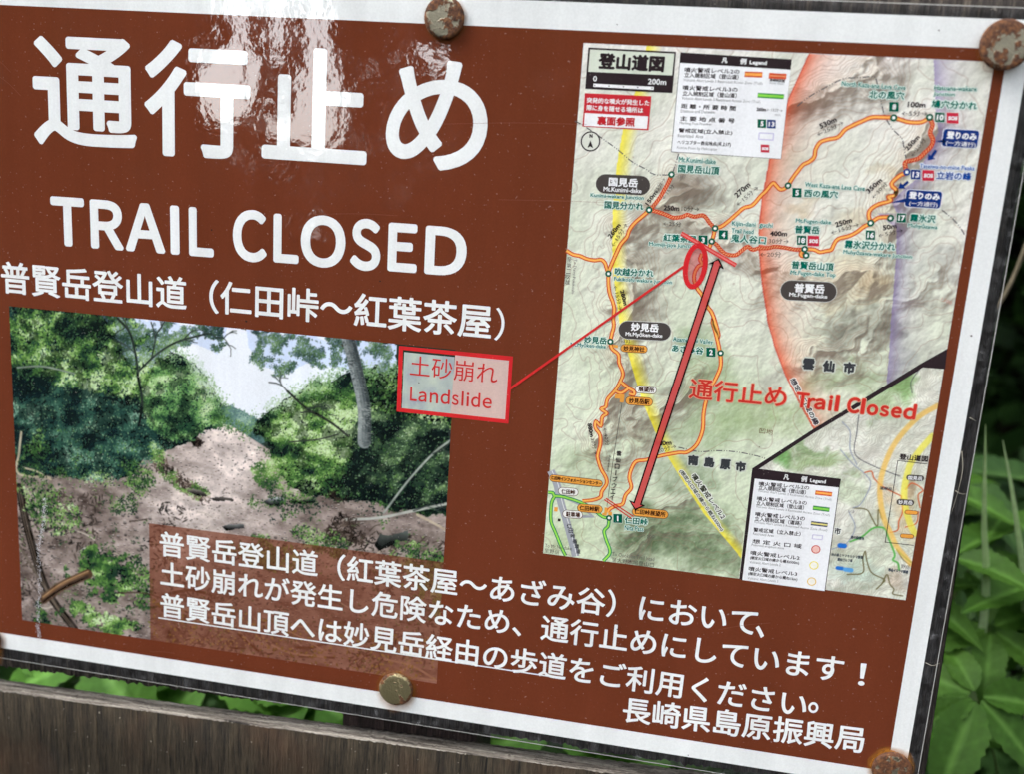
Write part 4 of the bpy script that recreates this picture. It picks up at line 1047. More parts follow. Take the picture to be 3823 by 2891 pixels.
def line_dist(U, V, pts):
    best = np.full(U.shape, 1e9)
    for (x0, y0), (x1, y1) in zip(pts[:-1], pts[1:]):
        dx, dy = x1 - x0, y1 - y0
        L2 = dx * dx + dy * dy + 1e-12
        t = np.clip(((U - x0) * dx + (V - y0) * dy) / L2, 0, 1)
        d = (U - x0 - t * dx) ** 2 + (V - y0 - t * dy) ** 2
        best = np.minimum(best, d)
    return np.sqrt(best)


def picture(name, u0, u1, v0, v1, img, n, parent):
    """A printed picture: a grid whose points carry the print's colours (row 0 = top)."""
    h, w = img.shape[:2]
    us = np.linspace(u0, u1, w)
    vs = np.linspace(v1, v0, h)
    U, V = np.meshgrid(us, vs)
    verts = S_np(np.stack([U.ravel(), V.ravel()], 1), n)
    idx = np.arange(h * w).reshape(h, w)
    f = np.stack([idx[1:, :-1].ravel(), idx[1:, 1:].ravel(), idx[:-1, 1:].ravel(), idx[:-1, :-1].ravel()], 1)
    o = mesh_np(name, verts, f, PICTURE, parent)
    ca = o.data.color_attributes.new('print', 'FLOAT_COLOR', 'POINT')
    buf = np.ones((h * w, 4), dtype=np.float32)
    buf[:, :3] = lin_array(img.reshape(-1, 3))
    ca.data.foreach_set('color', buf.ravel())
    return o


def blur(a, k=1):
    for _ in range(k):
        p = np.pad(a, ((1, 1), (1, 1), (0, 0)), mode='edge')
        a = (p[:-2, 1:-1] + p[2:, 1:-1] + p[1:-1, :-2] + p[1:-1, 2:] + 2 * p[1:-1, 1:-1]) / 6
    return a


def paint_landslide():
    """The printed snapshot: a bare landslide scar between woods."""
    u0, u1, v0, v1 = SIZE['fl'], SIZE['fr'], SIZE['fb'], SIZE['ft']
    w, h = 640, 475
    px = (u1 - u0) / w
    U, V = np.meshgrid(np.linspace(u0, u1, w), np.linspace(v1, v0, h))
    X = (U - u0) / (u1 - u0)
    Y = (v1 - V) / (v1 - v0)
    img = np.zeros((h, w, 3))
    img[:] = (246, 248, 252)
    cl = fbm(h, w, 4)[..., None]
    img = img - (1 - cl) * np.array((16, 10, 2))

    def to_px(p):
        return (p[0] - u0) / px, (v1 - p[1]) / px

    def dabs(mask, count, pal, size, tone=None, stretch=(1.0, 2.2), alpha=0.95, ang=None, scat=1.5):
        ys, xs = np.nonzero(mask)
        if len(xs) == 0:
            return
        pick = rng.integers(0, len(xs), count)
        order = np.argsort(-rng.random(count))
        for k in pick[order]:
            cx, cy = xs[k] + rng.normal(0, scat), ys[k] + rng.normal(0, scat)
            s = rng.uniform(*size)
            e = rng.uniform(*stretch)
            a = rng.uniform(0, math.pi) if ang is None else rng.normal(*ang)
            r = int(s * e) + 1
            x_0, x_1 = max(0, int(cx) - r), min(w, int(cx) + r + 1)
            y_0, y_1 = max(0, int(cy) - r), min(h, int(cy) + r + 1)
            if x_0 >= x_1 or y_0 >= y_1:
                continue
            yy, xx = np.mgrid[y_0:y_1, x_0:x_1]
            dx, dy = xx - cx, yy - cy
            p_ = (dx * math.cos(a) + dy * math.sin(a)) / (s * e)
            q_ = (-dx * math.sin(a) + dy * math.cos(a)) / s
            mk = np.clip(1.4 - (p_ * p_ + q_ * q_) * 1.4, 0, 1)[..., None] * alpha
            t = 0.5 if tone is None else float(tone[min(h - 1, max(0, int(cy))), min(w - 1, max(0, int(cx)))])
            t = min(max(t + rng.normal(0, 0.12), 0), 0.999) * (len(pal) - 1)
            i = int(t)
            c = np.array(pal[i]) * (1 - (t - i)) + np.array(pal[i + 1]) * (t - i)
            img[y_0:y_1, x_0:x_1] = img[y_0:y_1, x_0:x_1] * (1 - mk) + c * mk

    def strokes(pts, wd, col, col2=None, taper=True):
        p = smooth_line(pts, 8)
        d = line_dist(U, V, [tuple(q) for q in p])
        mk = np.clip((wd / 2 - d) / px + 0.5, 0, 1)[..., None]
        jit = (fbm(h, w, 60, 2) - 0.5)[..., None] * 50
        img[:] = img * (1 - mk) + (np.array(col) + jit) * mk

    def ragged(pts, amp=3.0, cells=26):
        a = (fbm(h, w, cells, 4) - 0.5) * amp * 2
        b = (fbm(h, w, cells, 4) - 0.5) * amp * 2
        return poly_mask(U + a, V + b, pts)

    big = fbm(h, w, 7, 3)
    fine = fbm(h, w, 22, 4)

    clump = fbm(h, w, 15, 3, 0.55)
    cgy, cgx = np.gradient(clump)
    clump_lit = np.clip((cgy * 0.9 + cgx * 0.4) * 16, -0.42, 0.42)

    def tones(base, a=1.2, b=0.9, c=1.0):
        return np.clip(base + 0.05 + (big - 0.5) * a + (fine - 0.5) * b + clump_lit * c, 0, 1)

    def rocks(mask, count, size, light=(206, 196, 190), dark=(40, 34, 32), scat=0.0):
        """Clods and stones: a lit top with its own shaded underside."""
        ys, xs = np.nonzero(mask)
        if len(xs) == 0:
            return
        for k in rng.integers(0, len(xs), count):
            s = rng.uniform(*size)
            for oy, col, al in ((s * 0.8, np.array(dark), 0.75), (0.0, np.array(light) * rng.uniform(0.6, 1.12), 0.9)):
                cx, cy = xs[k], ys[k] + oy
                r = int(s * 2) + 2
                x_0, x_1, y_0, y_1 = max(0, int(cx) - r), min(w, int(cx) + r), max(0, int(cy) - r), min(h, int(cy) + r)
                if x_0 >= x_1 or y_0 >= y_1:
                    continue
                yy, xx = np.mgrid[y_0:y_1, x_0:x_1]
                e = ((xx - cx) / (1.5 * s)) ** 2 + ((yy - cy) / (0.75 * s)) ** 2
                mk = np.clip(1.5 - 1.5 * e, 0, 1)[..., None] * al
                img[y_0:y_1, x_0:x_1] = img[y_0:y_1, x_0:x_1] * (1 - mk) + col * mk

    def twigs(start, heading, length, wd, col, depth=0):
        p = [start]
        a = heading
        for _ in range(3):
            a += rng.normal(0, 0.3)
            p.append((p[-1][0] + math.cos(a) * length / 3, p[-1][1] + math.sin(a) * length / 3))
        strokes(p, wd, col)
        if depth < 2:
            for _ in range(2):
                twigs(p[int(rng.integers(1, 4))], a + rng.choice((-1, 1)) * rng.uniform(0.4, 1.0), length * 0.6, max(0.3, wd * 0.65), col, depth + 1)

    keep_sky = ragged(PH['sky'], 2.0)
    fog = img - np.array((26, 18, 2))
    img[~keep_sky] = (40, 52, 44)
    for key in ('canopyL', 'canopyR'):
        cm = ragged(PH[key], 4.0)
        img[cm] = fog[cm]
    hill = ragged(PH['hill'], 2.0)
    img[hill] = (92, 122, 124)
    dabs(hill, 1100, [(56, 84, 84), (104, 138, 128), (156, 186, 170)], (0.7, 1.5), tones(0.45))
    # bare soil, palest along the scar
    low_ = (Y > 0.36) | poly_mask(U, V, PH['scar_edge'] + [PH['scar'][-1], PH['bank'][-1], PH['bank'][0]])
    ds = line_dist(U, V, PH['scar'])
    pale = np.clip(1.15 - ds / 34.0 + (big - 0.5) * 0.7, 0, 1)[..., None]
    grit = (fbm(h, w, 30, 5, 0.7, 1.5)[..., None] - 0.5)
    drift = (fbm(h, w, 10, 4, 0.6, 2.2)[..., None] - 0.5)
    soil = (np.array((138, 124, 118)) * (1 - pale) + np.array((214, 200, 194)) * pale) + grit * np.array((150, 146, 142)) + drift * np.array((84, 80, 80))
    img[low_] = soil[low_]
    rocks(low_, 2600, (0.5, 1.3))
    rocks(low_ & (pale[..., 0] > 0.4), 900, (0.4, 1.0), (226, 212, 204), (92, 76, 68))
    rocks(low_ & (Y > 0.6), 500, (1.2, 2.4), (150, 142, 138))
    dabs(low_ & (Y > 0.55) & (big > 0.48), 1500, [(14, 14, 14), (44, 38, 34), (84, 72, 64)], (0.5, 1.7), tones(0.4), (1.5, 5.0), 0.85)
    for _ in range(60):
        a = (rng.uniform(-392, -200), rng.uniform(-278, -215))
        q = rng.uniform(-0.7, 0.9)
        L = rng.uniform(2, 9)
        strokes([a, (a[0] + L * 0.5 * math.cos(q), a[1] + L * 0.5 * math.sin(q) + rng.normal(0, 0.6)), (a[0] + L * math.cos(q), a[1] + L * math.sin(q))], rng.uniform(0.25, 0.6),
                [(176, 164, 148), (70, 60, 52), (206, 196, 182)][int(rng.integers(0, 3))])
    for key, wd_ in (('bank', 3.2), ('bank2', 1.6)):
        bd = line_dist(U, V, PH[key])
        dabs((bd < wd_) & (fine > 0.43), 520 if key == 'bank' else 120, [(18, 15, 15), (52, 42, 38), (112, 94, 84), (178, 160, 148)], (0.5, 1.6), tones(0.34), (1.2, 4.0), 0.9, (0.7, 0.6))
    # woods on either side
    greens = [(14, 28, 28), (28, 50, 38), (50, 86, 46), (84, 124, 58), (134, 172, 94), (204, 226, 176)]
    teals = [(14, 30, 34), (26, 52, 50), (46, 82, 70), (72, 112, 92), (132, 166, 146)]
    lights = [(30, 60, 44), (66, 108, 62), (108, 156, 88), (150, 192, 122), (206, 226, 180)]
    darks = [(10, 18, 20), (22, 36, 34), (40, 60, 46), (66, 92, 62), (120, 146, 104)]
    leaf_gap = fbm(h, w, 34, 4, 0.6)

    def foliage(key, pal, count, base, size, sc=2.0, under=None):
        mk = ragged(PH[key], 3.4)
        if under is not None:
            img[mk] = under
        dabs(mk, count, pal, size, tones(base, 0.9, 1.0, 1.25), scat=sc)
        return mk

    left = foliage('left', teals, 4000, 0.40, (0.9, 2.4), 2.0, (20, 34, 32))
    foliage('left_dark', teals, 6000, 0.42, (0.7, 2.0))
    foliage('left_bright', greens, 6500, 0.62, (0.7, 1.9))
    foliage('left_light', lights, 5500, 0.52, (0.5, 1.3))
    rightm = foliage('right', greens, 6000, 0.46, (0.7, 2.0), 2.0, (16, 26, 24))
    foliage('right_light', greens, 6500, 0.60, (0.6, 1.5))
    foliage('right_dark', darks, 5500, 0.38, (0.7, 1.9))
    holes = (left | rightm) & (leaf_gap < 0.44) & (X < 2)
    img[holes] = img[holes] * 0.58 + np.array((12, 20, 20)) * 0.4
    dabs(left | rightm, 2600, [(96, 134, 84), (150, 184, 128), (206, 226, 196)], (0.4, 1.0), tones(0.5, 1.0, 1.0, 1.4), (1.0, 2.5), 0.8)
    # loose sprays along the skyline, so the crowns have no cut edge
    sky_d = np.minimum(line_dist(U, V, PH['left'][2:8]), line_dist(U, V, PH['right'][0:6]))
    dabs((sky_d < 3.0) & (fine > 0.40), 2600, [(62, 96, 70), (104, 142, 92), (156, 188, 140), (206, 222, 210)], (0.5, 1.2), tones(0.5), (1.0, 2.2), 0.8, scat=3.5)
    # the scar narrows uphill: scrub creeps in from both sides
    for key, off_ in (('bank', 2.0), ('scar_edge', 0.0)):
        bd = line_dist(U, V, PH[key])
        dabs((bd < 3.4) & (leaf_gap > 0.47), 700, greens[1:], (0.5, 1.3), tones(0.5), (1.0, 2.2), 0.9, scat=1.5)
    dabs(low_ & (ds > 24) & (leaf_gap > 0.56), 1800, greens[:5], (0.6, 1.4), tones(0.45), (1.2, 2.4), 0.9)
    # leafy branches across the sky
    for key in ('canopyL', 'canopyR'):
        cm = ragged(PH[key], 6.0, 34) & (fbm(h, w, 60, 4) > 0.47)
        dabs(cm, 5200, [(64, 82, 96), (108, 128, 138), (156, 174, 190), (206, 214, 230)], (0.5, 1.3), tones(0.40), alpha=0.85)
        dabs(cm, 2000, [(34, 56, 48), (84, 116, 78), (146, 176, 120)], (0.5, 1.3), tones(0.45), alpha=0.9)
    shrub = ragged(PH['shrub'], 2.2)
    dabs(shrub, 700, greens[1:], (0.6, 1.5), tones(0.5, 0.6, 1.0, 1.4))
    # trunks, limbs, fallen wood
    tr = smooth_line(PH['trunk'], 8)
    for off, wd_, cc in ((0.0, 5.6, (140, 148, 148)), (0.8, 3.8, (112, 120, 120)), (1.5, 2.6, (82, 90, 92)), (2.1, 1.3, (52, 60, 62))):
        strokes([(a + off, bb) for a, bb in tr], wd_, cc)
    td = line_dist(U, V, [tuple(q) for q in tr])
    dabs(td < 2.6, 420, [(50, 56, 58), (110, 116, 116), (186, 190, 186)], (0.4, 1.1), tones(0.5), (1.2, 3.5), 0.6, (0.15, 0.25))
    dabs(rightm & (td < 4.5) & (Y > 0.36), 260, darks, (0.7, 1.8), tones(0.45))
    for key, wd, col in (('b1', 1.0, (36, 44, 40)), ('b2', 0.8, (44, 52, 48)), ('b3', 1.2, (30, 38, 36)), ('b3b', 0.6, (50, 58, 54)), ('b4', 0.8, (128, 140, 130)),
                         ('b5', 0.9, (34, 36, 34)), ('b10', 0.6, (40, 44, 40)), ('b8', 0.6, (50, 54, 50)), ('b6', 1.2, (176, 178, 170)), ('b7', 0.9, (156, 162, 154)),
                         ('b9', 1.1, (180, 164, 142)), ('snag', 1.1, (178, 166, 142)), ('snag2', 0.9, (196, 182, 156)), ('stump2', 4.0, (44, 38, 34)), ('stump3', 1.2, (104, 94, 84))):
        strokes(PH[key], wd, col)
    for st, hd in ((PH['b1'][2], 2.0), (PH['b2'][2], 0.5), (PH['b2'][3], 0.2), (PH['b1'][1], 2.4), (PH['b3b'][1], 1.3), (PH['b5'][0], 2.4), (PH['b5'][1], 0.9), (PH['b7'][2], 1.2), (PH['b6'][2], 0.6)):
        twigs(st, hd, 9.0, 0.5, (52, 60, 58) if hd > 0.1 else (150, 152, 146))
    for _ in range(5):
        o_ = rng.uniform(-1.4, 1.4)
        strokes([(a + o_, bb) for a, bb in PH['stump2']], 0.35, (96, 84, 74))
    for key, wd, col in (('rock1', 5.0, (190, 196, 200)), ('rock2', 2.8, (84, 90, 92)), ('rock3', 8.5, (92, 100, 96)), ('rock4', 3.4, (120, 122, 122)), ('rock5', 3.8, (160, 156, 150)), ('rock6', 2.6, (104, 98, 94)), ('rock7', 2.4, (90, 84, 80))):
        (ax, ay), (bx2, by2) = PH[key]
        body_ = ragged([(ax - 1.4, ay - wd * 0.15), (ax + 1.2, ay + wd * 0.42), ((ax + bx2) / 2, ay + wd * 0.5), (bx2 + 0.8, by2 + wd * 0.1), (bx2 + 1.4, by2 - wd * 0.32), (ax + 0.5, ay - wd * 0.45)], 1.0, 50)
        lit_ = np.clip(0.62 + (V - (ay + by2) / 2) / wd * 1.2 + (fine - 0.5) * 1.2, 0.15, 1.25)[..., None]
        img[body_] = (np.array(col) * lit_)[body_]
    roots = ragged(rect(PH['roots'][0][0] - 2, PH['roots'][2][1], PH['roots'][1][0] + 3, PH['roots'][0][1] + 2), 4.0) & (fine > 0.42)
    dabs(roots, 420, [(16, 14, 14), (56, 46, 40), (120, 104, 92)], (0.5, 1.3), tones(0.4), (2, 5))
    # leafy plants in front
    for cx, cy, rx, ry, cnt, sz_ in ((0.04, 0.53, 0.05, 0.08, 420, 1.5), (0.09, 0.63, 0.05, 0.06, 420, 1.6), (0.20, 0.84, 0.06, 0.10, 900, 2.3), (0.17, 0.95, 0.09, 0.06, 700, 2.0),
                                     (0.29, 0.86, 0.03, 0.09, 360, 1.8), (0.26, 0.57, 0.03, 0.02, 160, 1.2), (0.64, 0.66, 0.09, 0.04, 700, 1.5), (0.57, 0.68, 0.05, 0.03, 260, 1.4), (0.72, 0.60, 0.05, 0.04, 420, 1.3),
                                     (0.95, 0.63, 0.06, 0.07, 520, 1.4), (0.97, 0.72, 0.05, 0.05, 320, 1.4), (0.30, 0.47, 0.03, 0.06, 360, 1.3), (0.18, 0.50, 0.10, 0.02, 300, 1.1), (0.66, 0.50, 0.04, 0.03, 260, 1.2), (0.06, 0.40, 0.02, 0.05, 160, 1.4)):
        el = ((X - cx) / rx) ** 2 + ((Y - cy) / ry) ** 2 + (fine - 0.5) * 5 + (leaf_gap - 0.5) * 4 < 1
        dabs(el, cnt // 2, darks[:3], (0.6 * sz_, 1.1 * sz_), tones(0.5))
        dabs(el, cnt, greens[1:], (0.5 * sz_, 0.95 * sz_), tones(0.5, 0.6, 1.0, 1.3), (1.3, 2.6))
    strokes(PH['stump1'], 4.4, (86, 64, 48))
    for o_, cc in ((1.3, (168, 130, 92)), (0.5, (120, 90, 64)), (-0.8, (54, 40, 32)), (-1.5, (34, 26, 22))):
        strokes([(a, bb + o_) for a, bb in PH['stump1']], 0.6, cc)
    # brown tinted box of the caption, see-through over the photo
    bx = (U > XBOX[0][0]) & (V < XBOX[0][1])
    for _ in range(26):
        a = (rng.uniform(-330, -200), rng.uniform(-281, -258))
        b = (a[0] + rng.normal(0, 16), a[1] + rng.normal(0, 5))
        c = ((a[0] + b[0]) / 2 + rng.normal(0, 2), (a[1] + b[1]) / 2 + rng.normal(1, 2))
        strokes([a, c, b], rng.uniform(0.4, 1.3), (190, 170, 150) if rng.random() < 0.6 else (70, 56, 46))
    dabs(bx & (Y > 0.86), 420, [(90, 90, 30), (150, 150, 60), (190, 180, 110)], (1.0, 2.0), tones(0.5))
    img[:] = img * 0.35 + blur(img, 1) * 0.65
    ov = img * 0.36 + np.array(BROWN) * 0.70
    img[bx] = ov[bx]
    return np.clip(img, 0, 255)


def paint_map():
    """The printed relief map: shaded ground, contour lines, coloured zones, inset map."""
    u0, u1, v0, v1 = SIZE['ml'], SIZE['mr'], SIZE['mb'], SIZE['mt']
    w, h = 520, 730
    U, V = np.meshgrid(np.linspace(u0, u1, w), np.linspace(v1, v0, h))
    # a landform: peaks joined by ridges, gullied flanks, lit from the upper left
    wu = (fbm(h, w, 9, 4) - 0.5) * 22
    wv = (fbm(h, w, 9, 4) - 0.5) * 22
    uu, vv = U + wu, V + wv
    land = np.zeros((h, w))
    for pts, hi, wid in RIDGES:
        d = line_dist(uu, vv, pts)
        land = np.maximum(land, hi * np.exp(-d / wid))
    rg = 1 - np.abs(2 * fbm(h, w, 9, 5, 0.55) - 1)
    rg2 = 1 - np.abs(2 * fbm(h, w, 22, 4, 0.55) - 1)
    relief = land + 0.34 * rg * (0.35 + land) + 0.10 * rg2 * (0.3 + land)
    gy, gx = np.gradient(relief)
    shade = np.clip(0.02 + (gx * 0.9 + gy * 0.9) * 26, -1, 0.8)
    img = np.zeros((h, w, 3))
    t = np.clip((v1 - V) / (v1 - v0), 0, 1)[..., None]
    img[:] = np.array((226, 224, 216)) * (1 - t) + np.array((208, 220, 190)) * t
    tint = fbm(h, w, 8, 4)[..., None]
    img += (tint - 0.5) * np.array((30, 20, 34))
    hi_ = np.clip((land - 0.45) * 2.2, 0, 1)[..., None]
    img = img * (1 - hi_ * 0.5) + np.array((222, 208, 182)) * hi_ * 0.5
    warp_u = (fbm(h, w, 18, 4) - 0.5) * 14
    warp_v = (fbm(h, w, 18, 4) - 0.5) * 14
    for (c, rx, ry, col, a) in BLOB:
        d = ((U + warp_u - c[0]) / rx) ** 2 + ((V + warp_v - c[1]) / ry) ** 2
        k = (np.clip(1.25 - d, 0, 1) ** 0.8)[..., None] * a
        rough_ = np.clip((fbm(h, w, 30, 5, 0.62)[..., None] - 0.36) * 3.0, 0, 1.15)
        k = np.clip(k * (0.5 + 0.5 * rough_) * (0.95 if col[1] > col[0] else 0.62), 0, 1)
        img = img * (1 - k) + np.array(col) * k
    dk_ = np.clip(-shade, 0, 1)[..., None]
    img = img * (1 - dk_ * 0.62) + np.array((92, 84, 76)) * dk_ * 0.62 + np.clip(shade, 0, 1)[..., None] * 26
    fineh = fbm(h, w, 36, 4)
    gy2, gx2 = np.gradient(fineh)
    img += np.clip((gx2 + gy2) * 34, -1, 1)[..., None] * 7

    def contours(hf, step, width, col, alpha):
        g = np.hypot(*np.gradient(hf)) + 1e-6
        fr = (hf / step) % 1.0
        d = np.minimum(fr, 1 - fr) * step / g
        k = np.clip(width - d, 0, 1)[..., None] * alpha
        return img * (1 - k) + np.array(col) * k
    hc = blur(land[..., None] + 0.22 * fbm(h, w, 7, 3, 0.4)[..., None] + 0.25 * fbm(h, w, 3, 2)[..., None], 4)[..., 0]
    img = contours(hc, 0.014, 0.7, (164, 150, 134), 0.22)
    img = contours(hc, 0.07, 0.9, (150, 120, 100), 0.5)
    # coloured zone edges, sharp on one side and fading to the right
    for key, col, fade, strength in (('yellow', (242, 226, 74), 5.0, 0.9), ('red', (226, 92, 60), 5.5, 0.85), ('purple', (140, 124, 176), 5.0, 0.7)):
        pts = sorted(BAND[key], key=lambda p: -p[1])
        vs = np.array([p[1] for p in pts])[::-1]
        us = np.array([p[0] for p in pts])[::-1]
        ue = np.interp(V, vs, us)
        d = U - ue
        ok = (V <= vs[-1]) & (V >= vs[0])
        if key == 'yellow':
            k = np.where((d > 0) & ok, np.clip(1.15 - d / fade, 0, 1), 0)
        else:
            k = np.where((d > 0) & ok, np.exp(-d / fade * 1.2), 0)
        k = k[..., None] * strength
        img = img * (1 - k) + (np.array(col) + shade[..., None] * 24) * k
        if key == 'red':
            e = np.where((np.abs(d) < 0.25) & ok, 0.7, 0)[..., None]
            img = img * (1 - e) + np.array((196, 70, 60)) * e
    # inset map below the slanted border
    (ax, ay), (bx_, by), (cx, cy) = INSET
    vb = np.interp(U, [ax - 0.01, ax, bx_, cx], [-999, ay, by, cy])
    ins = (V < vb) & (U > ax)
    pale = np.zeros((h, w, 3))
    pale[:] = (216, 218, 204)
    pale += (fbm(h, w, 10, 4)[..., None] - 0.5) * np.array((40, 26, 46))
    for (c, rx, ry, col, a) in INBLOB:
        d = ((U + warp_u - c[0]) / rx) ** 2 + ((V + warp_v - c[1]) / ry) ** 2
        k = np.clip(1.2 - d, 0, 1)[..., None] * a
        pale = pale * (1 - k) + np.array(col) * k
    r2 = fbm(h, w, 14, 5)
    g2y, g2x = np.gradient(r2)
    pale += np.clip((g2x + g2y) * 24, -1, 1)[..., None] * 26
    save = img
    img = pale
    img = contours(fbm(h, w, 9, 4, 0.45), 0.03, 0.8, (130, 110, 90), 0.4)
    for col, wd, pts in INLINE:
        d = line_dist(U, V, [tuple(q) for q in smooth_line(pts, 5)])
        k = np.clip((wd / 2 - d) / 0.28 + 0.5, 0, 1)[..., None]
        img = img * (1 - k) + np.array(col) * k
    for col, wd, pts in ARCS:
        d = line_dist(U, V, [tuple(q) for q in smooth_line(pts, 5)])
        k = np.clip((wd / 2 - d) / 0.6 + 0.5, 0, 1)[..., None] * 0.75
        img = img * (1 - k) + np.array(col) * k
    img = np.where(ins[..., None], img, save)
    return np.clip(img, 0, 255)


# ------------------------------------------------------------------ the sheet: paper, brown field, photo, map
N_PAPER, N_BROWN, N_PIC, N_BOX, N_TEXT = 0.30, 0.34, 0.38, 0.50, 0.64


def solid_box(name, u0, u1, v0, v1, n0, n1, mats, parent):
    v = [S(u, vv, n) for n in (n0, n1) for (u, vv) in rect(u0, v0, u1, v1)]
    f = [(4, 5, 6, 7), (3, 2, 1, 0), (0, 1, 5, 4), (1, 2, 6, 5), (2, 3, 7, 6), (3, 0, 4, 7)]
    return mesh_np(name, v, f, mats, parent)


solid_box('paper', SHEET_LEFT, 0.0, -297.0, 0.0, 0.02, N_PAPER, ink(W_PAPER), sheet)
flat('brown_field', rect(SHEET_LEFT + 7.0, SIZE['bb'], SIZE['br'], SIZE['bt']), BROWN, N_BROWN, sheet)
photo = picture('landslide_photo', SIZE['fl'], SIZE['fr'], SIZE['fb'], SIZE['ft'], paint_landslide(), N_PIC, sheet)
trail_map = picture('trail_map', SIZE['ml'], SIZE['mr'], SIZE['mb'], SIZE['mt'], paint_map(), N_PIC, sheet)

# clear film margin round the paper
film, nt, nodes, links, pb = new_mat('clear_film')
nodes.remove(pb)
tr = nodes.new('ShaderNodeBsdfTransparent')
tr.inputs[0].default_value = (0.80, 0.80, 0.82, 1)
gl = nodes.new('ShaderNodeBsdfGlossy')
gl.inputs['Roughness'].default_value = 0.12
gl.inputs['Color'].default_value = (1, 1, 1, 1)
df = nodes.new('ShaderNodeBsdfDiffuse')
df.inputs[0].default_value = (0.5, 0.5, 0.52, 1)
fr = nodes.new('ShaderNodeFresnel')
fr.inputs[0].default_value = 1.45
tcf = nodes.new('ShaderNodeTexCoord').outputs['Object']
fb = nodes.new('ShaderNodeBump')
fb.inputs['Distance'].default_value = 0.0006
links.new(noise(nodes, links, tcf, 60, 2.0), fb.inputs['Height'])
links.new(fb.outputs[0], gl.inputs['Normal'])
m1 = nodes.new('ShaderNodeMixShader')
hazefac = ramp(nodes, links, noise(nodes, links, tcf, 220, 4.0, 0.7), [(0.42, 0.02), (0.60, 0.07), (0.72, 0.24)])
links.new(hazefac, m1.inputs[0])
links.new(tr.outputs[0], m1.inputs[1])
links.new(df.outputs[0], m1.inputs[2])
m2 = nodes.new('ShaderNodeMixShader')
links.new(fr.outputs[0], m2.inputs[0])
links.new(m1.outputs[0], m2.inputs[1])
links.new(gl.outputs[0], m2.inputs[2])
links.new(m2.outputs[0], nodes['Material Output'].inputs['Surface'])

edge_mat, nt, nodes, links, pb = new_mat('film_edge_glint')
pb.inputs['Base Color'].default_value = (0.46, 0.45, 0.43, 1)  # pale diffuse colour paints the bright line of the film's reflecting edge
pb.inputs['Roughness'].default_value = 0.25

FO = (SHEET_LEFT - 5.0, 5.0, -302.4, 4.0)       # outer edge of the film: left, right, bottom, top
outer = [(FO[0], FO[2]), (FO[1], FO[2]), (FO[1], FO[3]), (FO[0], FO[3])]
inner = [(SHEET_LEFT, -297.0), (0, -297.0), (0, 0), (SHEET_LEFT, 0)]
v, f = ring_np(outer, inner, 0.16)
mesh_np('film_margin', v, f, film, sheet)


def edge_glint(inset, wd):
    V, Fc, base = [], [], 0
    pts = outer + [outer[0]]
    for (a, b) in zip(pts[:-1], pts[1:]):
        a, b = np.array(a), np.array(b)
        d = (b - a) / np.linalg.norm(b - a)
        nn = np.array((-d[1], d[0]))
        q = [a, b, b + nn * wd, a + nn * wd]
        k = 60
        for s in range(k):
            t0, t1 = s / k, (s + 1) / k
            j0, j1 = 1.0, 1.0
            p0, p1 = a + (b - a) * t0, a + (b - a) * t1
            V += [S(*p0, 0.26), S(*p1, 0.26), S(*(p1 + nn * wd), 0.27), S(*(p0 + nn * wd), 0.27)]
            Fc.append([base, base + 1, base + 2, base + 3])
            base += 4
    return mesh_np('film_edge_glint', V, np.array(Fc), edge_mat, sheet)


edge_glint(0, 0.30)

# ------------------------------------------------------------------ lettering
_text_jobs = []


def text_object(body, big=False):
    c = bpy.data.curves.new('lettering', 'FONT')
    c.body = body
    c.resolution_u = 8 if big else 2
    o = bpy.data.objects.new('lettering', c)
    COL.objects.link(o)
    return o


probe1, probe2 = text_object('国'), text_object('国国')
for row in TXT:
    _text_jobs.append((row, text_object(row[1], row[0] in ('headline', 'english_headline', 'callout_text', 'closure_text', 'notice_line', 'office_name', 'subtitle'))))
dg = bpy.context.evaluated_depsgraph_get()


def glyphs(o):
    ev = o.evaluated_get(dg)
    me = bpy.data.meshes.new_from_object(ev)
    me.calc_loop_triangles()
    v = np.empty(len(me.vertices) * 3)
    me.vertices.foreach_get('co', v)
    v = v.reshape(-1, 3)[:, :2]
    t = np.empty(len(me.loop_triangles) * 3, dtype=np.int32)
    me.loop_triangles.foreach_get('vertices', t)
    bpy.data.meshes.remove(me)
    cu = o.data
    bpy.data.objects.remove(o)
    bpy.data.curves.remove(cu)
    return v, t.reshape(-1, 3)


g1, _t = glyphs(probe1)
g2, _t = glyphs(probe2)
EM = g2[:, 0].max() - g1[:, 0].max()
EM_Y = (g1[:, 1].max() + g1[:, 1].min()) / 2
EM_X = (g1[:, 0].max() + g1[:, 0].min()) / 2

MAP_NAMES = {'map_caption', 'place_name', 'distance_note', 'legend_text', 'peak_name', 'facility_name', 'city_name',
             'zone_caption', 'badge_number', 'bubble_text', 'closure_text'}
LAYER_N = {'closure_text': 0.80, 'badge_number': 0.70, 'bubble_text': 0.66, 'facility_name': 0.66, 'peak_name': 0.66, 'callout_text': 0.62, 'headline': 0.4, 'english_headline': 0.4, 'subtitle': 0.4, 'notice_line': 0.4, 'office_name': 0.4}


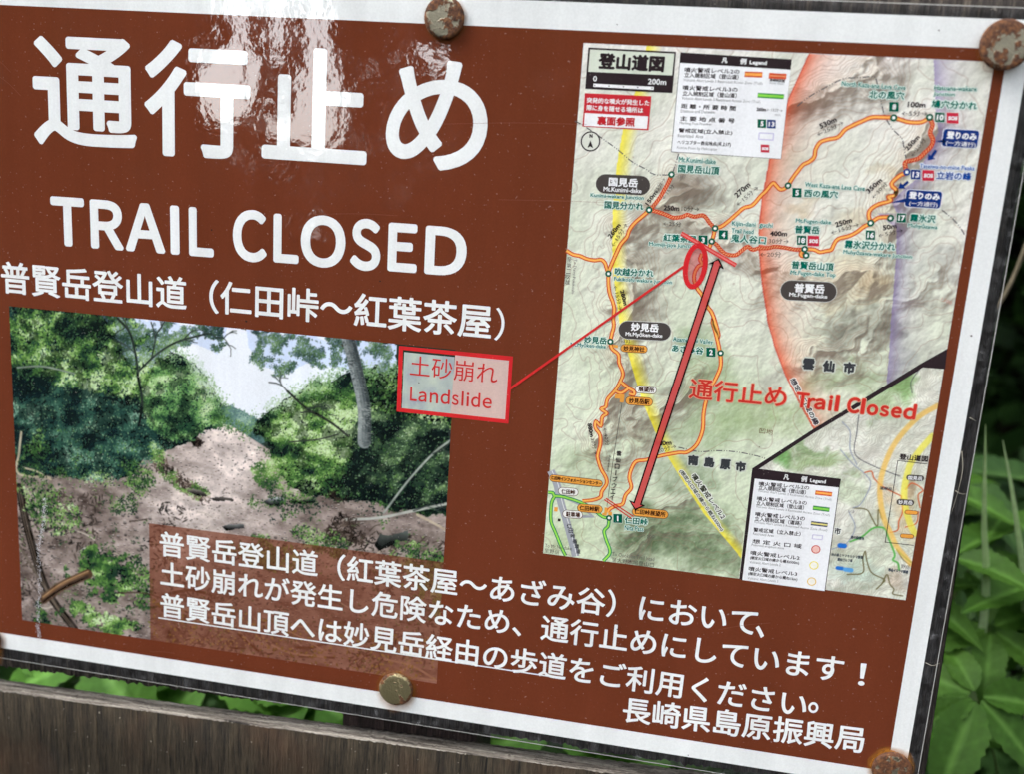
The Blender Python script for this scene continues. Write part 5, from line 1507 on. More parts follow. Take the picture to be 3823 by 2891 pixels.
def place_text(row, o):
    name, body, mode, co, col, wt, halo = row
    v, t = glyphs(o)
    if len(v) == 0:
        return
    if mode == 'Q':
        a, b, hm = np.array(co[0:2]), np.array(co[2:4]), co[4]
        d = b - a
        L = np.linalg.norm(d)
        d = d / L
        nn = np.array((-d[1], d[0]))
        a = a + wt * (d + nn)
        L, hm = L - 2 * wt, hm - 2 * wt
        mn, mx = v.min(0), v.max(0)
        s = np.array((L, hm)) / np.maximum(mx - mn, 1e-6)
        loc = (v - mn) * s
        pos = a + loc[:, :1] * d + loc[:, 1:] * nn
    else:
        a, b, asp = np.array(co[0:2]), np.array(co[2:4]), co[4]
        d = b - a
        L = np.linalg.norm(d)
        d = d / L
        nn = np.array((-d[1], d[0]))
        k = len(body)
        s = L / ((k - 1) * EM)
        x = (v[:, :1] - EM_X) * s
        y = (v[:, 1:] - EM_Y) * s * asp
        pos = a + x * d + y * nn
    n0 = LAYER_N.get(name, N_TEXT)
    V, T, M, base = [], [], [], 0

    def add(offs, n, mi):
        nonlocal base
        for i, (dx, dy) in enumerate(offs):
            # glyph contours overlap: every triangle gets its own hair of depth
            q = (pos + np.array((dx, dy)))[t].reshape(-1, 2)
            V.append(S_np(q, np.repeat(n + 0.010 * i + 0.008 * rng.random(len(t)), 3)))
            T.append(np.arange(len(q)).reshape(-1, 3) + base)
            M.extend([mi] * len(t))
            base += len(q)
    mats = [ink(col)]
    if halo:
        mats.append(ink(halo[1]))
        r = halo[0] + wt
        add([(r * math.cos(q), r * math.sin(q)) for q in np.arange(8) * math.pi / 4], n0 - 0.09, 1)
    if wt > 0:
        k = 12 if wt > 0.5 else 8
        offs = [(wt * math.cos(q), wt * math.sin(q)) for q in np.arange(k) * 2 * math.pi / k]
        if wt > 0.5:
            offs += [(0.5 * x, 0.5 * y) for x, y in offs[::2]]
        add(offs + [(0, 0)], n0, 0)
    else:
        add([(0, 0)], n0, 0)
    par = trail_map if name in MAP_NAMES else (callout if name == 'callout_text' else sheet)
    Vv, Tt = np.vstack(V), np.vstack(T)
    q = Vv[Tt]
    ny = np.cross(q[:, 1] - q[:, 0], q[:, 2] - q[:, 0])[:, 1]
    flip = ny > 0
    Tt[flip] = Tt[flip][:, ::-1]
    mesh_np(name, Vv, Tt, mats, par, M)


# callout box over the photo
cf_v, cf_f = ring_np(CALL['outer'], CALL['inner'], 0.55)
callout = mesh_np('landslide_callout', cf_v, cf_f, ink((208, 44, 48)), sheet)
ci = CALL['inner']
sp = CALL['split']
tt = (sp - ci[0][0]) / (ci[1][0] - ci[0][0])
top_s = (sp, ci[0][1] + (ci[1][1] - ci[0][1]) * tt)
bot_s = (sp - 0.6, ci[3][1] + (ci[2][1] - ci[3][1]) * tt)
flat('callout_fill', [top_s, ci[1], ci[2], bot_s], (206, 178, 170), 0.52, callout)
cw, chh = 90, 90
ca_ = np.array((176, 186, 180)) + (fbm(chh, cw, 5, 4)[..., None] - 0.5) * np.array((46, 50, 16))
picture('callout_fill', ci[3][0] + 0.3, sp - 0.2, ci[0][1] - 29.0 + 2.9, ci[0][1] - 0.9, ca_, 0.51, callout)

for row, o in _text_jobs:
    place_text(row, o)

# ------------------------------------------------------------------ drawn on the map
ST = 0.55
for pts in ROUTE:
    ribbon('trail_route', pts, [((206, 74, 40), 1.62, 0.50), ((246, 178, 92), 0.80, 0.52)], trail_map)
for pts in STEEP:
    o = ribbon('trail_route', pts, [((200, 66, 40), 1.55, 0.50)], trail_map)
    q = smooth_line(pts, 8)
    seg = np.linalg.norm(np.diff(q, axis=0), axis=1)
    s = np.concatenate([[0], np.cumsum(seg)])
    V, Fc, base = [], [], 0
    for d in np.arange(0.5, s[-1] - 0.4, 0.95):
        x = np.interp(d, s, q[:, 0])
        y = np.interp(d, s, q[:, 1])
        i = min(np.searchsorted(s, d), len(q) - 1)
        tdir = (q[i] - q[i - 1]) / (np.linalg.norm(q[i] - q[i - 1]) + 1e-9)
        a = math.atan2(tdir[1], tdir[0]) + 0.8
        ex, ey = 0.55 * math.cos(a), 0.55 * math.sin(a)
        vv, ff = stroke_faces([(x - ex, y - ey), (x + ex, y + ey)], 0.26, 0.53)
        V.append(vv)
        Fc.append(ff + base)
        base += len(vv)
    mesh_np('steep_hatching', np.vstack(V), np.vstack(Fc), ink((236, 170, 120)), trail_map)
for pts in GREEN:
    ribbon('trail_route', pts, [((30, 128, 92), 1.5, 0.50), ((150, 216, 84), 0.75, 0.52)], trail_map)
for nm, col, wd, pts, layer in LINE:
    par = sheet if nm in ('underline', 'leader_line') else trail_map
    n = {0: 0.44, 1: 0.46, 2: 0.45, 3: 0.605, 4: 0.63, 7: 0.92, 8: 0.98}[layer]
    ribbon(nm, pts, [(col, wd, n + (0.01 if nm == 'closure_bar' and wd < 0.7 else 0.0))], par, smooth=len(pts) > 4 and nm.startswith('road'))
for nm, col, pts, layer in POLY:
    flat(nm, pts, tuple(col), {1: 0.50, 2: 0.54, 3: 0.58}[layer], trail_map)
for pts in DASH:
    q = smooth_line(pts, 6)
    seg = np.linalg.norm(np.diff(q, axis=0), axis=1)
    s = np.concatenate([[0], np.cumsum(seg)])
    V, Fc, base, d, k = [], [], 0, 0.0, 0
    while d < s[-1] - 0.3:
        L = (2.4, 0.35, 0.35)[k % 3]
        e = min(d + L, s[-1])
        a = (np.interp(d, s, q[:, 0]), np.interp(d, s, q[:, 1]))
        b = (np.interp(e, s, q[:, 0]), np.interp(e, s, q[:, 1]))
        vv, ff = stroke_faces([a, b], 0.42, 0.47)
        V.append(vv)
        Fc.append(ff + base)
        base += len(vv)
        d = e + 0.6
        k += 1
    mesh_np('boundary_line', np.vstack(V), np.vstack(Fc), ink((90, 90, 92)), trail_map)
for (c, a, b, rot, fill, outl, r) in PILL:
    shape = (lambda aa, bb: round_rect(c, aa, bb, rot, min(aa, bb) * (1.0 if r == 1.0 else r)))
    nm = 'direction_bubble' if r != 1.0 else 'name_plate'
    if outl:
        flat(nm, shape(a, b), tuple(outl), 0.55, trail_map)
        flat(nm + '_fill', shape(a - 0.22, b - 0.22), tuple(fill), 0.58, trail_map)
    else:
        flat(nm, shape(a, b), tuple(fill), 0.58, trail_map)
for s_, pts, col in BADGE:
    c = np.mean(pts, 0)
    flat('badge', [tuple(c + (np.array(p) - c) * 1.07) for p in pts], (226, 236, 230), 0.58, trail_map)
    flat('badge', pts, tuple(col), 0.62, trail_map)
for lst, col in ((NODE, (0, 92, 70)), (BNODE, (24, 60, 130))):
    for c in lst:
        flat('place_marker', ellipse_pts(c, 1.25, 1.25, k=24), col, 0.60, trail_map)
        flat('place_marker_centre', ellipse_pts(c, 0.55, 0.55, k=16), (236, 240, 236), 0.63, trail_map)
for c, rr, colo, colf in CIRC:
    flat('legend_sample', ellipse_pts(c, rr, rr, k=28), colo, 0.58, trail_map)
    flat('legend_sample', ellipse_pts(c, rr - 0.36, rr - 0.36, k=28), colf, 0.60, trail_map)
flat('compass', ellipse_pts(NORTH[0], NORTH[1], NORTH[1], k=36), (48, 38, 42), 0.50, trail_map)
flat('compass_face', ellipse_pts(NORTH[0], NORTH[1] - 0.5, NORTH[1] - 0.5, k=36), (222, 224, 212), 0.53, trail_map)
flat('compass_needle', NORTH[2], (48, 38, 42), 0.56, trail_map)
for c in SCALEDOT:
    flat('scale_dot', ellipse_pts(c, 0.24, 0.24, k=10), (48, 38, 42), 0.60, trail_map)
# closure marks drawn over the map
c, a, b, rot, wd = ELLIPSE
v, f = ring_np(ellipse_pts(c, a, b, rot, 56), ellipse_pts(c, a - wd, b - wd, rot, 56), 0.97)
ell = mesh_np('landslide_ellipse', v, f, ink((210, 44, 50)), sheet)
tint, nt, nodes, links, pb = new_mat('red_tint')
t1 = nodes.new('ShaderNodeBsdfTransparent')
pb.inputs['Base Color'].default_value = (*lin((206, 60, 70)), 1)
pb.inputs['Roughness'].default_value = 0.5
mx = nodes.new('ShaderNodeMixShader')
mx.inputs[0].default_value = 0.46
links.new(t1.outputs[0], mx.inputs[1])
links.new(pb.outputs[0], mx.inputs[2])
links.new(mx.outputs[0], nodes['Material Output'].inputs['Surface'])
flat('ellipse_tint', ellipse_pts(c, a - wd, b - wd, rot, 56), tint, 0.955, ell)
tint2 = tint.copy()
tint2.name = 'red_arrow_ink'
for nd in tint2.node_tree.nodes:
    if nd.type == 'MIX_SHADER':
        nd.inputs[0].default_value = 0.74
    if nd.type == 'BSDF_PRINCIPLED':
        nd.inputs['Base Color'].default_value = (*lin((214, 66, 68)), 1)
arrow = flat('closure_arrow', ARROW, tint2, 0.935, sheet)
ribbon('arrow_outline', ARROW + [ARROW[0], ARROW[1]], [((26, 14, 16), 0.55, 0.945)], arrow, smooth=False)

# white crackle where the film split over the photo
q = smooth_line(PH['scratch'], 10)
r_ = random.Random(5)
V, Fc, base = [], [], 0
for i in range(len(q) - 1):
    for _ in range(9):
        cx = q[i][0] + r_.gauss(0, 0.6)
        cy = q[i][1] + r_.gauss(0, 0.6)
        a = r_.uniform(-0.9, 0.9) + math.pi / 2
        L = r_.uniform(0.08, 0.5)
        vv, ff = stroke_faces([(cx - L * math.cos(a), cy - L * math.sin(a)), (cx + L * math.cos(a), cy + L * math.sin(a))], r_.uniform(0.06, 0.22), 1.0)
        V.append(vv)
        Fc.append(ff + base)
        base += len(vv)
mesh_np('film_crackle', np.vstack(V), np.vstack(Fc), ink((214, 214, 220)), sheet)

# rust bled out of the thumbtacks
rust, nt, nodes, links, pb = new_mat('rust_bleed')
uvn = nodes.new('ShaderNodeAttribute')
uvn.attribute_name = 'fade'
nz = noise(nodes, links, nodes.new('ShaderNodeTexCoord').outputs['Object'], 170, 4.0, 0.6)
k = math_node(nodes, links, 'MULTIPLY', uvn.outputs['Fac'], math_node(nodes, links, 'MULTIPLY', nz, 1.9))
pb.inputs['Base Color'].default_value = (*lin((190, 122, 44)), 1)
pb.inputs['Roughness'].default_value = 0.5
t1 = nodes.new('ShaderNodeBsdfTransparent')
mx = nodes.new('ShaderNodeMixShader')
kk = math_node(nodes, links, 'MINIMUM', k, 0.9)
links.new(kk, mx.inputs[0])
links.new(t1.outputs[0], mx.inputs[1])
links.new(pb.outputs[0], mx.inputs[2])
links.new(mx.outputs[0], nodes['Material Output'].inputs['Surface'])


def rust_ring(c, r0, r1, strength, drop=0.0, seed=0):
    rr = random.Random(seed)
    V, A, k = [], [], 48
    jit = [rr.uniform(0.75, 1.25) for _ in range(k)]
    jit = [(jit[i - 1] + jit[i] + jit[(i + 1) % k]) / 3 for i in range(k)]
    for lv, t in enumerate((0.0, 0.35, 1.0)):
        for i in range(k):
            an = 2 * math.pi * i / k
            down = 1 + drop * max(0, -math.sin(an)) ** 2
            r = r0 + (r1 - r0) * t * jit[i] * down
            V.append(S(c[0] + r * math.cos(an), c[1] + r * math.sin(an), 1.0))
            A.append((strength, strength * 0.55, 0.0)[lv] if lv < 2 else 0.0)
    Fc = [[l * k + i, l * k + (i + 1) % k, (l + 1) * k + (i + 1) % k, (l + 1) * k + i] for l in range(2) for i in range(k)]
    o = mesh_np('rust_stain', V, np.array(Fc), rust, sheet)
    at = o.data.attributes.new('fade', 'FLOAT', 'POINT')
    at.data.foreach_set('value', np.array(A, dtype=np.float32))


for i, (a, b2) in enumerate([((-397, -30), (-389, -36)), ((-394, -38), (-385, -45)), ((-205, -46), (-150, -43)), ((-182, -73), (-120, -71)), ((-256, -84), (-222, -82)), ((-80, -238), (-60, -232)), ((-330, -287), (-318, -286))]):
    mid_ = ((a[0] + b2[0]) / 2, (a[1] + b2[1]) / 2 + 0.5)
    ribbon('film_scratch', [a, mid_, b2], [((134, 84, 68), 0.10, 0.9)], sheet)
# small dirt specks on the film
for i, (u, vv, r) in enumerate([(-3.2, -109.5, 0.45), (-30.5, -4.6, 0.4), (-142.0, -7.2, 0.3), (-300.5, -93.5, 0.55), (-228.0, -108.5, 0.5), (-243.0, -136.3, 0.5), (-285.0, -130.0, 0.6),
                                (-160.0, -262.0, 0.6), (-86.0, -296.0, 0.35), (-120.5, -244.0, 0.4), (-210.0, -148.5, 0.3), (-350.2, -131.0, 0.5), (-64.0, -187.0, 0.3), (-73.0, -160.0, 0.3)]):
    rr = random.Random(i)
    pts = [(u + r * rr.uniform(0.5, 1.2) * math.cos(a), vv + r * 0.8 * rr.uniform(0.5, 1.2) * math.sin(a)) for a in np.arange(7) * 2 * math.pi / 7]
    flat('dirt_speck', pts, (58, 44, 38), 0.9, sheet)


# ------------------------------------------------------------------ thumbtacks
def brass(name, rust_amount, tone, seed):
    mt, nt, nodes, links, pb = new_mat(name)
    tc = mapping(nodes, links, nodes.new('ShaderNodeTexCoord').outputs['Object'], (1, 1, 1), (seed * 3.1, seed, seed * 1.7))
    n1 = noise(nodes, links, tc, 210, 5.0, 0.62)
    n2 = noise(nodes, links, tc, 1200, 3.0)
    at = nodes.new('ShaderNodeAttribute')
    at.attribute_name = 'rim'
    lvl = math_node(nodes, links, 'ADD', n1, math_node(nodes, links, 'MULTIPLY', at.outputs['Fac'], 0.22))
    lo = 0.70 - rust_amount * 0.34
    msk = ramp(nodes, links, lvl, [(lo, 0.0), (lo + 0.05, 1.0)])
    base = mix(nodes, links, n2, tuple(x * 0.8 for x in tone), tuple(x * 1.15 for x in tone))
    rustc = ramp(nodes, links, noise(nodes, links, tc, 620, 4.0, 0.6), [(0.32, (0.035, 0.014, 0.008)), (0.52, (0.12, 0.045, 0.018)), (0.72, (0.26, 0.11, 0.035))])
    c = mix(nodes, links, msk, base, rustc)
    links.new(c, pb.inputs['Base Color'])
    inv = math_node(nodes, links, 'SUBTRACT', 1.0, msk)
    links.new(math_node(nodes, links, 'MULTIPLY', inv, 0.75), pb.inputs['Metallic'])
    rg = ramp(nodes, links, msk, [(0.0, 0.38), (1.0, 0.85)])
    links.new(rg, pb.inputs['Roughness'])
    b = nodes.new('ShaderNodeBump')
    b.inputs['Distance'].default_value = 0.0004
    links.new(mix(nodes, links, 0.5, n2, msk), b.inputs['Height'])
    links.new(b.outputs[0], pb.inputs['Normal'])
    return mt


def thumbtack(c, dia, lift, rust_amount, tone, seed, label, tilt=(0, 0)):
    root = thing('thumbtack', P(c[0], c[1], 0.4), label, 'thumbtack', 'thumbtacks holding the notice')
    mt = brass('tack_metal', rust_amount, tone, seed)
    R_ = dia / 2000.0
    prof = [(0.0, 0.00155), (0.80, 0.00150), (0.90, 0.00138), (0.96, 0.00110), (1.0, 0.00060), (0.99, 0.0), (0.93, 0.0)]
    k = 56
    V, Fc, rim = [(0, -prof[0][1], 0)], [], [0.0]
    rr = random.Random(seed)
    wob = [1 + rr.uniform(-0.006, 0.006) for _ in range(k)]
    for r, d in [(0.4, 0.00154)] + prof[1:]:
        for i in range(k):
            a = 2 * math.pi * i / k
            V.append((R_ * r * math.cos(a) * wob[i], -d, R_ * r * math.sin(a) * wob[i]))
            rim.append(max(0.0, (r - 0.78) / 0.22))
    for i in range(k):
        Fc.append((0, 1 + (i + 1) % k, 1 + i))
    for l in range(len(prof) - 1):
        for i in range(k):
            a, b = 1 + l * k + i, 1 + l * k + (i + 1) % k
            Fc.append((a, b, b + k, a + k))
    head = mesh_np('tack_head', V, Fc, mt, root, smooth=True)
    at = head.data.attributes.new('rim', 'FLOAT', 'POINT')
    at.data.foreach_set('value', np.array(rim, dtype=np.float32))
    head.location = (0, -lift / 1000.0, 0)
    head.rotation_euler = (tilt[0], 0, tilt[1])
    V, Fc = [], []
    for y, r in ((-(lift + 0.4) / 1000.0, 0.0011), (0.006, 0.0010), (0.009, 0.0001)):
        for i in range(12):
            a = 2 * math.pi * i / 12
            V.append((r * math.cos(a), y, r * math.sin(a)))
    for l in range(2):
        for i in range(12):
            Fc.append((l * 12 + i, l * 12 + (i + 1) % 12, (l + 1) * 12 + (i + 1) % 12, (l + 1) * 12 + i))
    mesh_np('tack_pin', V, Fc, mt, root, smooth=True)
    return root


BRASS, DULL = (0.36, 0.31, 0.17), (0.27, 0.245, 0.18)
thumbtack((-206.6, -7.6), 15.4, 1.2, 0.66, DULL, 3, "dull tack with brown rust patches at the middle of the notice's top edge", (0.03, 0.02))
thumbtack((-9.2, -8.9), 17.0, 3.2, 0.72, DULL, 11, "thickly rusted brown tack standing proud at the notice's top right corner", (-0.04, 0.05))
thumbtack((-213.4, -285.9), 15.2, 0.8, 0.30, BRASS, 6, "cleaner brass tack with few rust spots at the bottom edge's middle", (0.02, 0.03))
thumbtack((-5.7, -287.2), 15.6, 1.0, 0.80, DULL, 21, "tack ringed with orange rust at the notice's bottom right corner", (0.03, -0.02))
thumbtack((-413.0, -293.0), 15.0, 0.8, 0.50, DULL, 27, "tack at the notice's bottom left corner, rust streaking down below it")
thumbtack((-412.0, -8.0), 15.0, 0.8, 0.50, DULL, 31, "tack at the notice's top left corner beside the headline")
rust_ring((-206.6, -7.8), 7.0, 9.0, 0.4, 0, 1)
rust_ring((-9.2, -9.2), 7.0, 9.0, 0.25, 0, 2)
rust_ring((-213.4, -286.6), 6.6, 9.8, 0.5, 0.6, 3)
rust_ring((-5.7, -287.2), 7.0, 9.8, 0.85, 0.3, 4)
rust_ring((-412.5, -294.0), 5.0, 9.5, 0.7, 0.9, 5)


# ------------------------------------------------------------------ weathered wooden signboard behind the sheet
def wood(name, dark, midc, light, grain_axis='Z', rust_tone=None, seed=0.0, speck=0.5, cracks=True):
    mt, nt, nodes, links, pb = new_mat(name)
    tc = nodes.new('ShaderNodeTexCoord').outputs['Object']
    long_, fine_ = 14.0, 1.0
    if grain_axis == 'Z':
        s1, s2, s3 = (1300, 1300, 80), (420, 420, 22), (2800, 2800, 240)
    else:
        s1, s2, s3 = (45, 1300, 1300), (16, 500, 500), (160, 2600, 2600)
    L = (seed, seed * 2, seed * 3)
    a = noise(nodes, links, mapping(nodes, links, tc, s1, L), 1.0, 4.0, 0.6)
    b = noise(nodes, links, mapping(nodes, links, tc, s2, L), 1.0, 4.0, 0.6)
    c3 = noise(nodes, links, mapping(nodes, links, tc, s3, L), 1.0, 2.0, 0.6)
    big = noise(nodes, links, mapping(nodes, links, tc, (22, 22, 14), L), 1.0, 4.0, 0.6)
    t = math_node(nodes, links, 'MULTIPLY_ADD', a, 0.5)
    links.new(math_node(nodes, links, 'MULTIPLY', b, 0.5), t.node.inputs[2])
    col = ramp(nodes, links, t, [(0.38, dark), (0.50, midc), (0.63, light)])
    fine = ramp(nodes, links, c3, [(0.34, 0.60), (0.58, 1.15)])
    col = mix(nodes, links, 1.0, col, fine, 'MULTIPLY')
    if rust_tone:
        zone = ramp(nodes, links, big, [(0.46, 0.0), (0.68, 0.6)])
        col = mix(nodes, links, zone, col, rust_tone)
        zone2 = ramp(nodes, links, noise(nodes, links, mapping(nodes, links, tc, (30, 30, 16), (seed + 5, 2, 1)), 1.0, 3.0), [(0.60, 0.0), (0.74, 0.45)])
        col = mix(nodes, links, zone2, col, (0.012, 0.011, 0.012))
    if cracks:
        ck = ramp(nodes, links, noise(nodes, links, mapping(nodes, links, tc, (s1[0] * 0.8, s1[1] * 0.8, s1[2] * 0.5), (seed + 9, 4, 2)), 1.0, 3.0, 0.5), [(0.30, 1.0), (0.36, 0.0)])
        col = mix(nodes, links, ck, col, tuple(x * 0.25 for x in dark))
    spk = ramp(nodes, links, noise(nodes, links, tc, 420, 2.0, 0.6), [(0.735, 0.0), (0.765, speck)])
    col = mix(nodes, links, spk, col, (0.30, 0.27, 0.22))
    links.new(col, pb.inputs['Base Color'])
    pb.inputs['Roughness'].default_value = 0.8
    pb.inputs['Specular IOR Level'].default_value = 0.3
    bmp = nodes.new('ShaderNodeBump')
    bmp.inputs['Distance'].default_value = 0.0012
    bmp.inputs['Strength'].default_value = 0.9
    links.new(math_node(nodes, links, 'ADD', t, math_node(nodes, links, 'MULTIPLY', c3, 0.4)), bmp.inputs['Height'])
    links.new(bmp.outputs[0], pb.inputs['Normal'])
    return mt


wood_upper = wood('weathered_board', (0.018, 0.014, 0.013), (0.040, 0.032, 0.028), (0.12, 0.095, 0.075), 'Z', None, 1.0, 0.8)
wood_lower = wood('weathered_board_brown', (0.010, 0.0072, 0.0044), (0.030, 0.0222, 0.0132), (0.060, 0.045, 0.027), 'Z', (0.070, 0.034, 0.017), 4.0, 0.8)
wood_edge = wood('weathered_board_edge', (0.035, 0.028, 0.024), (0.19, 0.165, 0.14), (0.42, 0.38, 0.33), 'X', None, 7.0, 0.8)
wood_post = wood('dark_stained_post', (0.008, 0.005, 0.005), (0.024, 0.015, 0.014), (0.06, 0.04, 0.035), 'Z', None, 11.0, 0.5)

board_root = thing('wooden_signboard', (P(-210, 0, -20).x, 0.03, 0.0), 'weathered grey brown plank signboard on a dark post behind the notice', 'signboard')
BR = board_root.location.copy()


def board_panel(name, top, bottom, left, right_, n_front, thick, mats, seed, rag=0.35):
    """A board: ragged ends, rounded edges, real thickness.  top/bottom are lines (u,v) pairs, left/right u limits."""
    rr = np.random.default_rng(seed)
    k = 420
    us = np.linspace(left, right_[0], k)
    bt = np.interp(us, [p[0] for p in bottom], [p[1] for p in bottom])
    tp = np.interp(us, [p[0] for p in top], [p[1] for p in top])
    rb = rr.normal(0, rag, k)
    rb = rb + np.repeat(rr.normal(0, rag * 0.7, k // 6), 6)
    rt = rr.normal(0, rag * 0.6, k)
    rows = []
    ch = 0.6
    prof = [('t', ch * 0.0, thick), ('t', 0.0, thick * 0.75), ('t', 0.0, thick * 0.5), ('t', 0.0, thick * 0.25), ('t', 0.0, ch), ('f', ch, 0.0)]
    V = []
    for which, dv, dn in prof:
        j = rr.normal(0, 0.10, k)
        for i in range(k):
            V.append((us[i], tp[i] + rt[i] * 0.5 - dv + j[i], n_front - dn))
    for s in (0.25, 0.5, 0.75):
        for i in range(k):
            V.append((us[i], tp[i] + (bt[i] - tp[i]) * s, n_front))
    for dv, dn in ((ch, 0.0), (0.0, ch), (0.0, thick)):
        for i in range(k):
            V.append((us[i], bt[i] + dv + rb[i], n_front - dn))
    nr = len(prof) + 6
    # right end follows its own slanted line
    Vw = []
    for idx, (u, vv, n) in enumerate(V):
        ue = np.interp(vv, [p[1] for p in right_[1]], [p[0] for p in right_[1]])
        i = idx % k
        if i >= k - 2:
            u = ue - (0.5 if i == k - 2 else 0.0) + rr.normal(0, 0.08)
        q = P(u, vv, n) - BR
        Vw.append(tuple(q))
    Fc, M = [], []
    for r in range(nr - 1):
        for i in range(k - 1):
            Fc.append([r * k + i, (r + 1) * k + i, (r + 1) * k + i + 1, r * k + i + 1])
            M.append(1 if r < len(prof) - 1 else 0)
    # back and ends
    b0 = [0 * k + i for i in range(k)]
    b1 = [(nr - 1) * k + i for i in range(k)]
    for i in range(k - 1):
        Fc.append([b0[i + 1], b1[i + 1], b1[i], b0[i]])
        M.append(0)
    faces = np.array(Fc)
    o = mesh_np(name, Vw, faces, mats, board_root, M)
    bm = bmesh.new()
    bm.from_mesh(o.data)
    bm.verts.ensure_lookup_table()
    for e in (0, k - 1):
        bm.faces.new([bm.verts[r * k + e] for r in range(nr)])
    bmesh.ops.recalc_face_normals(bm, faces=bm.faces[:])
    bm.to_mesh(o.data)
    bm.free()
    return o


RU = sorted(BOARD['right'], key=lambda p: p[1])
board_panel('board', [(-470, 33.0), (8, 26.0)], sorted(BOARD['bottom']), -470, (6.5, RU), -0.6, 9.5, [wood_upper, wood_upper], 3, 0.38)
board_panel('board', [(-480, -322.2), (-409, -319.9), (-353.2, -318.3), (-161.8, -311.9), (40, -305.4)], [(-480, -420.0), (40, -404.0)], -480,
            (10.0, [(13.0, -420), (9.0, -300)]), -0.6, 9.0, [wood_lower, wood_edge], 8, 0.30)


def post_mesh():
    u0, u1 = -241.0, -178.4
    n1, n0 = -10.2, -52.0
    z0, z1 = -SHEET_TOP * 1000 - 60, 120.0
    V, Fc = [], []
    for vv in np.linspace(z0, z1, 40):
        for (u, n) in ((u0, n1), (u0 + 1.5, n1 + 0.0), (u1 - 1.5, n1), (u1, n1 - 1.5), (u1, n0), (u0, n0)):
            V.append(tuple(P(u, vv, n) - BR))
    k = 6
    for r in range(39):
        for i in range(k):
            Fc.append((r * k + i, r * k + (i + 1) % k, (r + 1) * k + (i + 1) % k, (r + 1) * k + i))
    Fc.append(tuple(range(k - 1, -1, -1)))
    Fc.append(tuple(39 * k + i for i in range(k)))
    o = mesh_np('post', V, Fc, wood_post, board_root)
    bm = bmesh.new()
    bm.from_mesh(o.data)
    bmesh.ops.recalc_face_normals(bm, faces=bm.faces[:])
    bm.to_mesh(o.data)
    bm.free()


post_mesh()


# fine fibres snagged on the film's right edge
def thin_tube(name, pts, r, mat, parent, origin, seg=6, taper=True):
    p = smooth_line(np.array([tuple(q) for q in pts]), 6)
    V, Fc = [], []
    k = len(p)
    for i in range(k):
        d = p[min(i + 1, k - 1)] - p[max(i - 1, 0)]
        d = Vector(d).normalized()
        a = d.orthogonal().normalized()
        b = d.cross(a)
        rr = r * (1 - 0.75 * i / (k - 1)) if taper else r
        for s in range(seg):
            t = 2 * math.pi * s / seg
            V.append(tuple(Vector(p[i]) + a * rr * math.cos(t) + b * rr * math.sin(t) - Vector(origin)))
    for i in range(k - 1):
        for s in range(seg):
            Fc.append((i * seg + s, i * seg + (s + 1) % seg, (i + 1) * seg + (s + 1) % seg, (i + 1) * seg + s))
    Fc.append(tuple(range(seg - 1, -1, -1)))
    Fc.append(tuple((k - 1) * seg + s for s in range(seg)))
    return mesh_np(name, V, Fc, mat, parent, smooth=True)


fib, nt, nodes, links, pb = new_mat('pale_fibre')
pb.inputs['Base Color'].default_value = (0.42, 0.38, 0.30, 1)
for pts in ([(0.2, -153, 0.9), (1.4, -160, 1.6), (1.0, -168, 2.0), (0.3, -178, 0.8)], [(0.3, -168.6, 0.8), (2.2, -169.4, 1.4), (4.4, -169.3, 1.1)],
            [(1.0, -140, 0.8), (3.2, -141, 1.2)], [(0.4, -239.8, 0.6), (3.0, -240.2, 1.4), (5.4, -238.6, 1.6)]):
    thin_tube('snagged_fibre', [P(*q) for q in pts], 0.00012, fib, sheet, sheet.location)


# ------------------------------------------------------------------ ground, added sky-blocking ridge
soil_m, nt, nodes, links, pb = new_mat('dark_forest_soil')
tc = nodes.new('ShaderNodeTexCoord').outputs['Object']
links.new(ramp(nodes, links, noise(nodes, links, tc, 9, 6.0, 0.65), [(0.35, (0.004, 0.0035, 0.0025)), (0.6, (0.010, 0.009, 0.006)), (0.75, (0.02, 0.018, 0.01))]), pb.inputs['Base Color'])
pb.inputs['Roughness'].default_value = 0.95
pb.inputs['Specular IOR Level'].default_value = 0.0
bmp = nodes.new('ShaderNodeBump')
bmp.inputs['Distance'].default_value = 0.05
links.new(noise(nodes, links, tc, 14, 5.0), bmp.inputs['Height'])
links.new(bmp.outputs[0], pb.inputs['Normal'])


def ground_z(x, y):
    z = 0.02 * math.sin(3.1 * x) + 0.02 * math.sin(2.3 * y + 1)
    if y > 0.75:
        z += min(9.0, (y - 0.75) * 1.15)
    if y < -2.0:
        z -= (-2.0 - y) * 0.09
    return z


def axis_coords(lim, fine, k):
    a = np.concatenate([np.linspace(0, fine, k), np.geomspace(fine, lim, k)[1:]])
    return np.concatenate([-a[::-1], a[1:]])


xs = axis_coords(600.0, 4.0, 28)
ys = axis_coords(600.0, 4.0, 34)
V = [(x, y, ground_z(x, y)) for y in ys for x in xs]
k = len(xs)
Fc = np.array([[j * k + i, j * k + i + 1, (j + 1) * k + i + 1, (j + 1) * k + i] for j in range(len(ys) - 1) for i in range(k - 1)])
o = mesh_np('ground', V, Fc, soil_m, None, smooth=True)
o['kind'] = 'structure'

hill_m, nt, nodes, links, pb = new_mat('glare_block_ridge')
tc = nodes.new('ShaderNodeTexCoord').outputs['Object']
links.new(ramp(nodes, links, noise(nodes, links, tc, 0.6, 6.0, 0.7), [(0.35, (0.003, 0.005, 0.0025)), (0.6, (0.010, 0.015, 0.007)), (0.75, (0.02, 0.028, 0.012))]), pb.inputs['Base Color'])
pb.inputs['Roughness'].default_value = 1.0
pb.inputs['Specular IOR Level'].default_value = 0.0
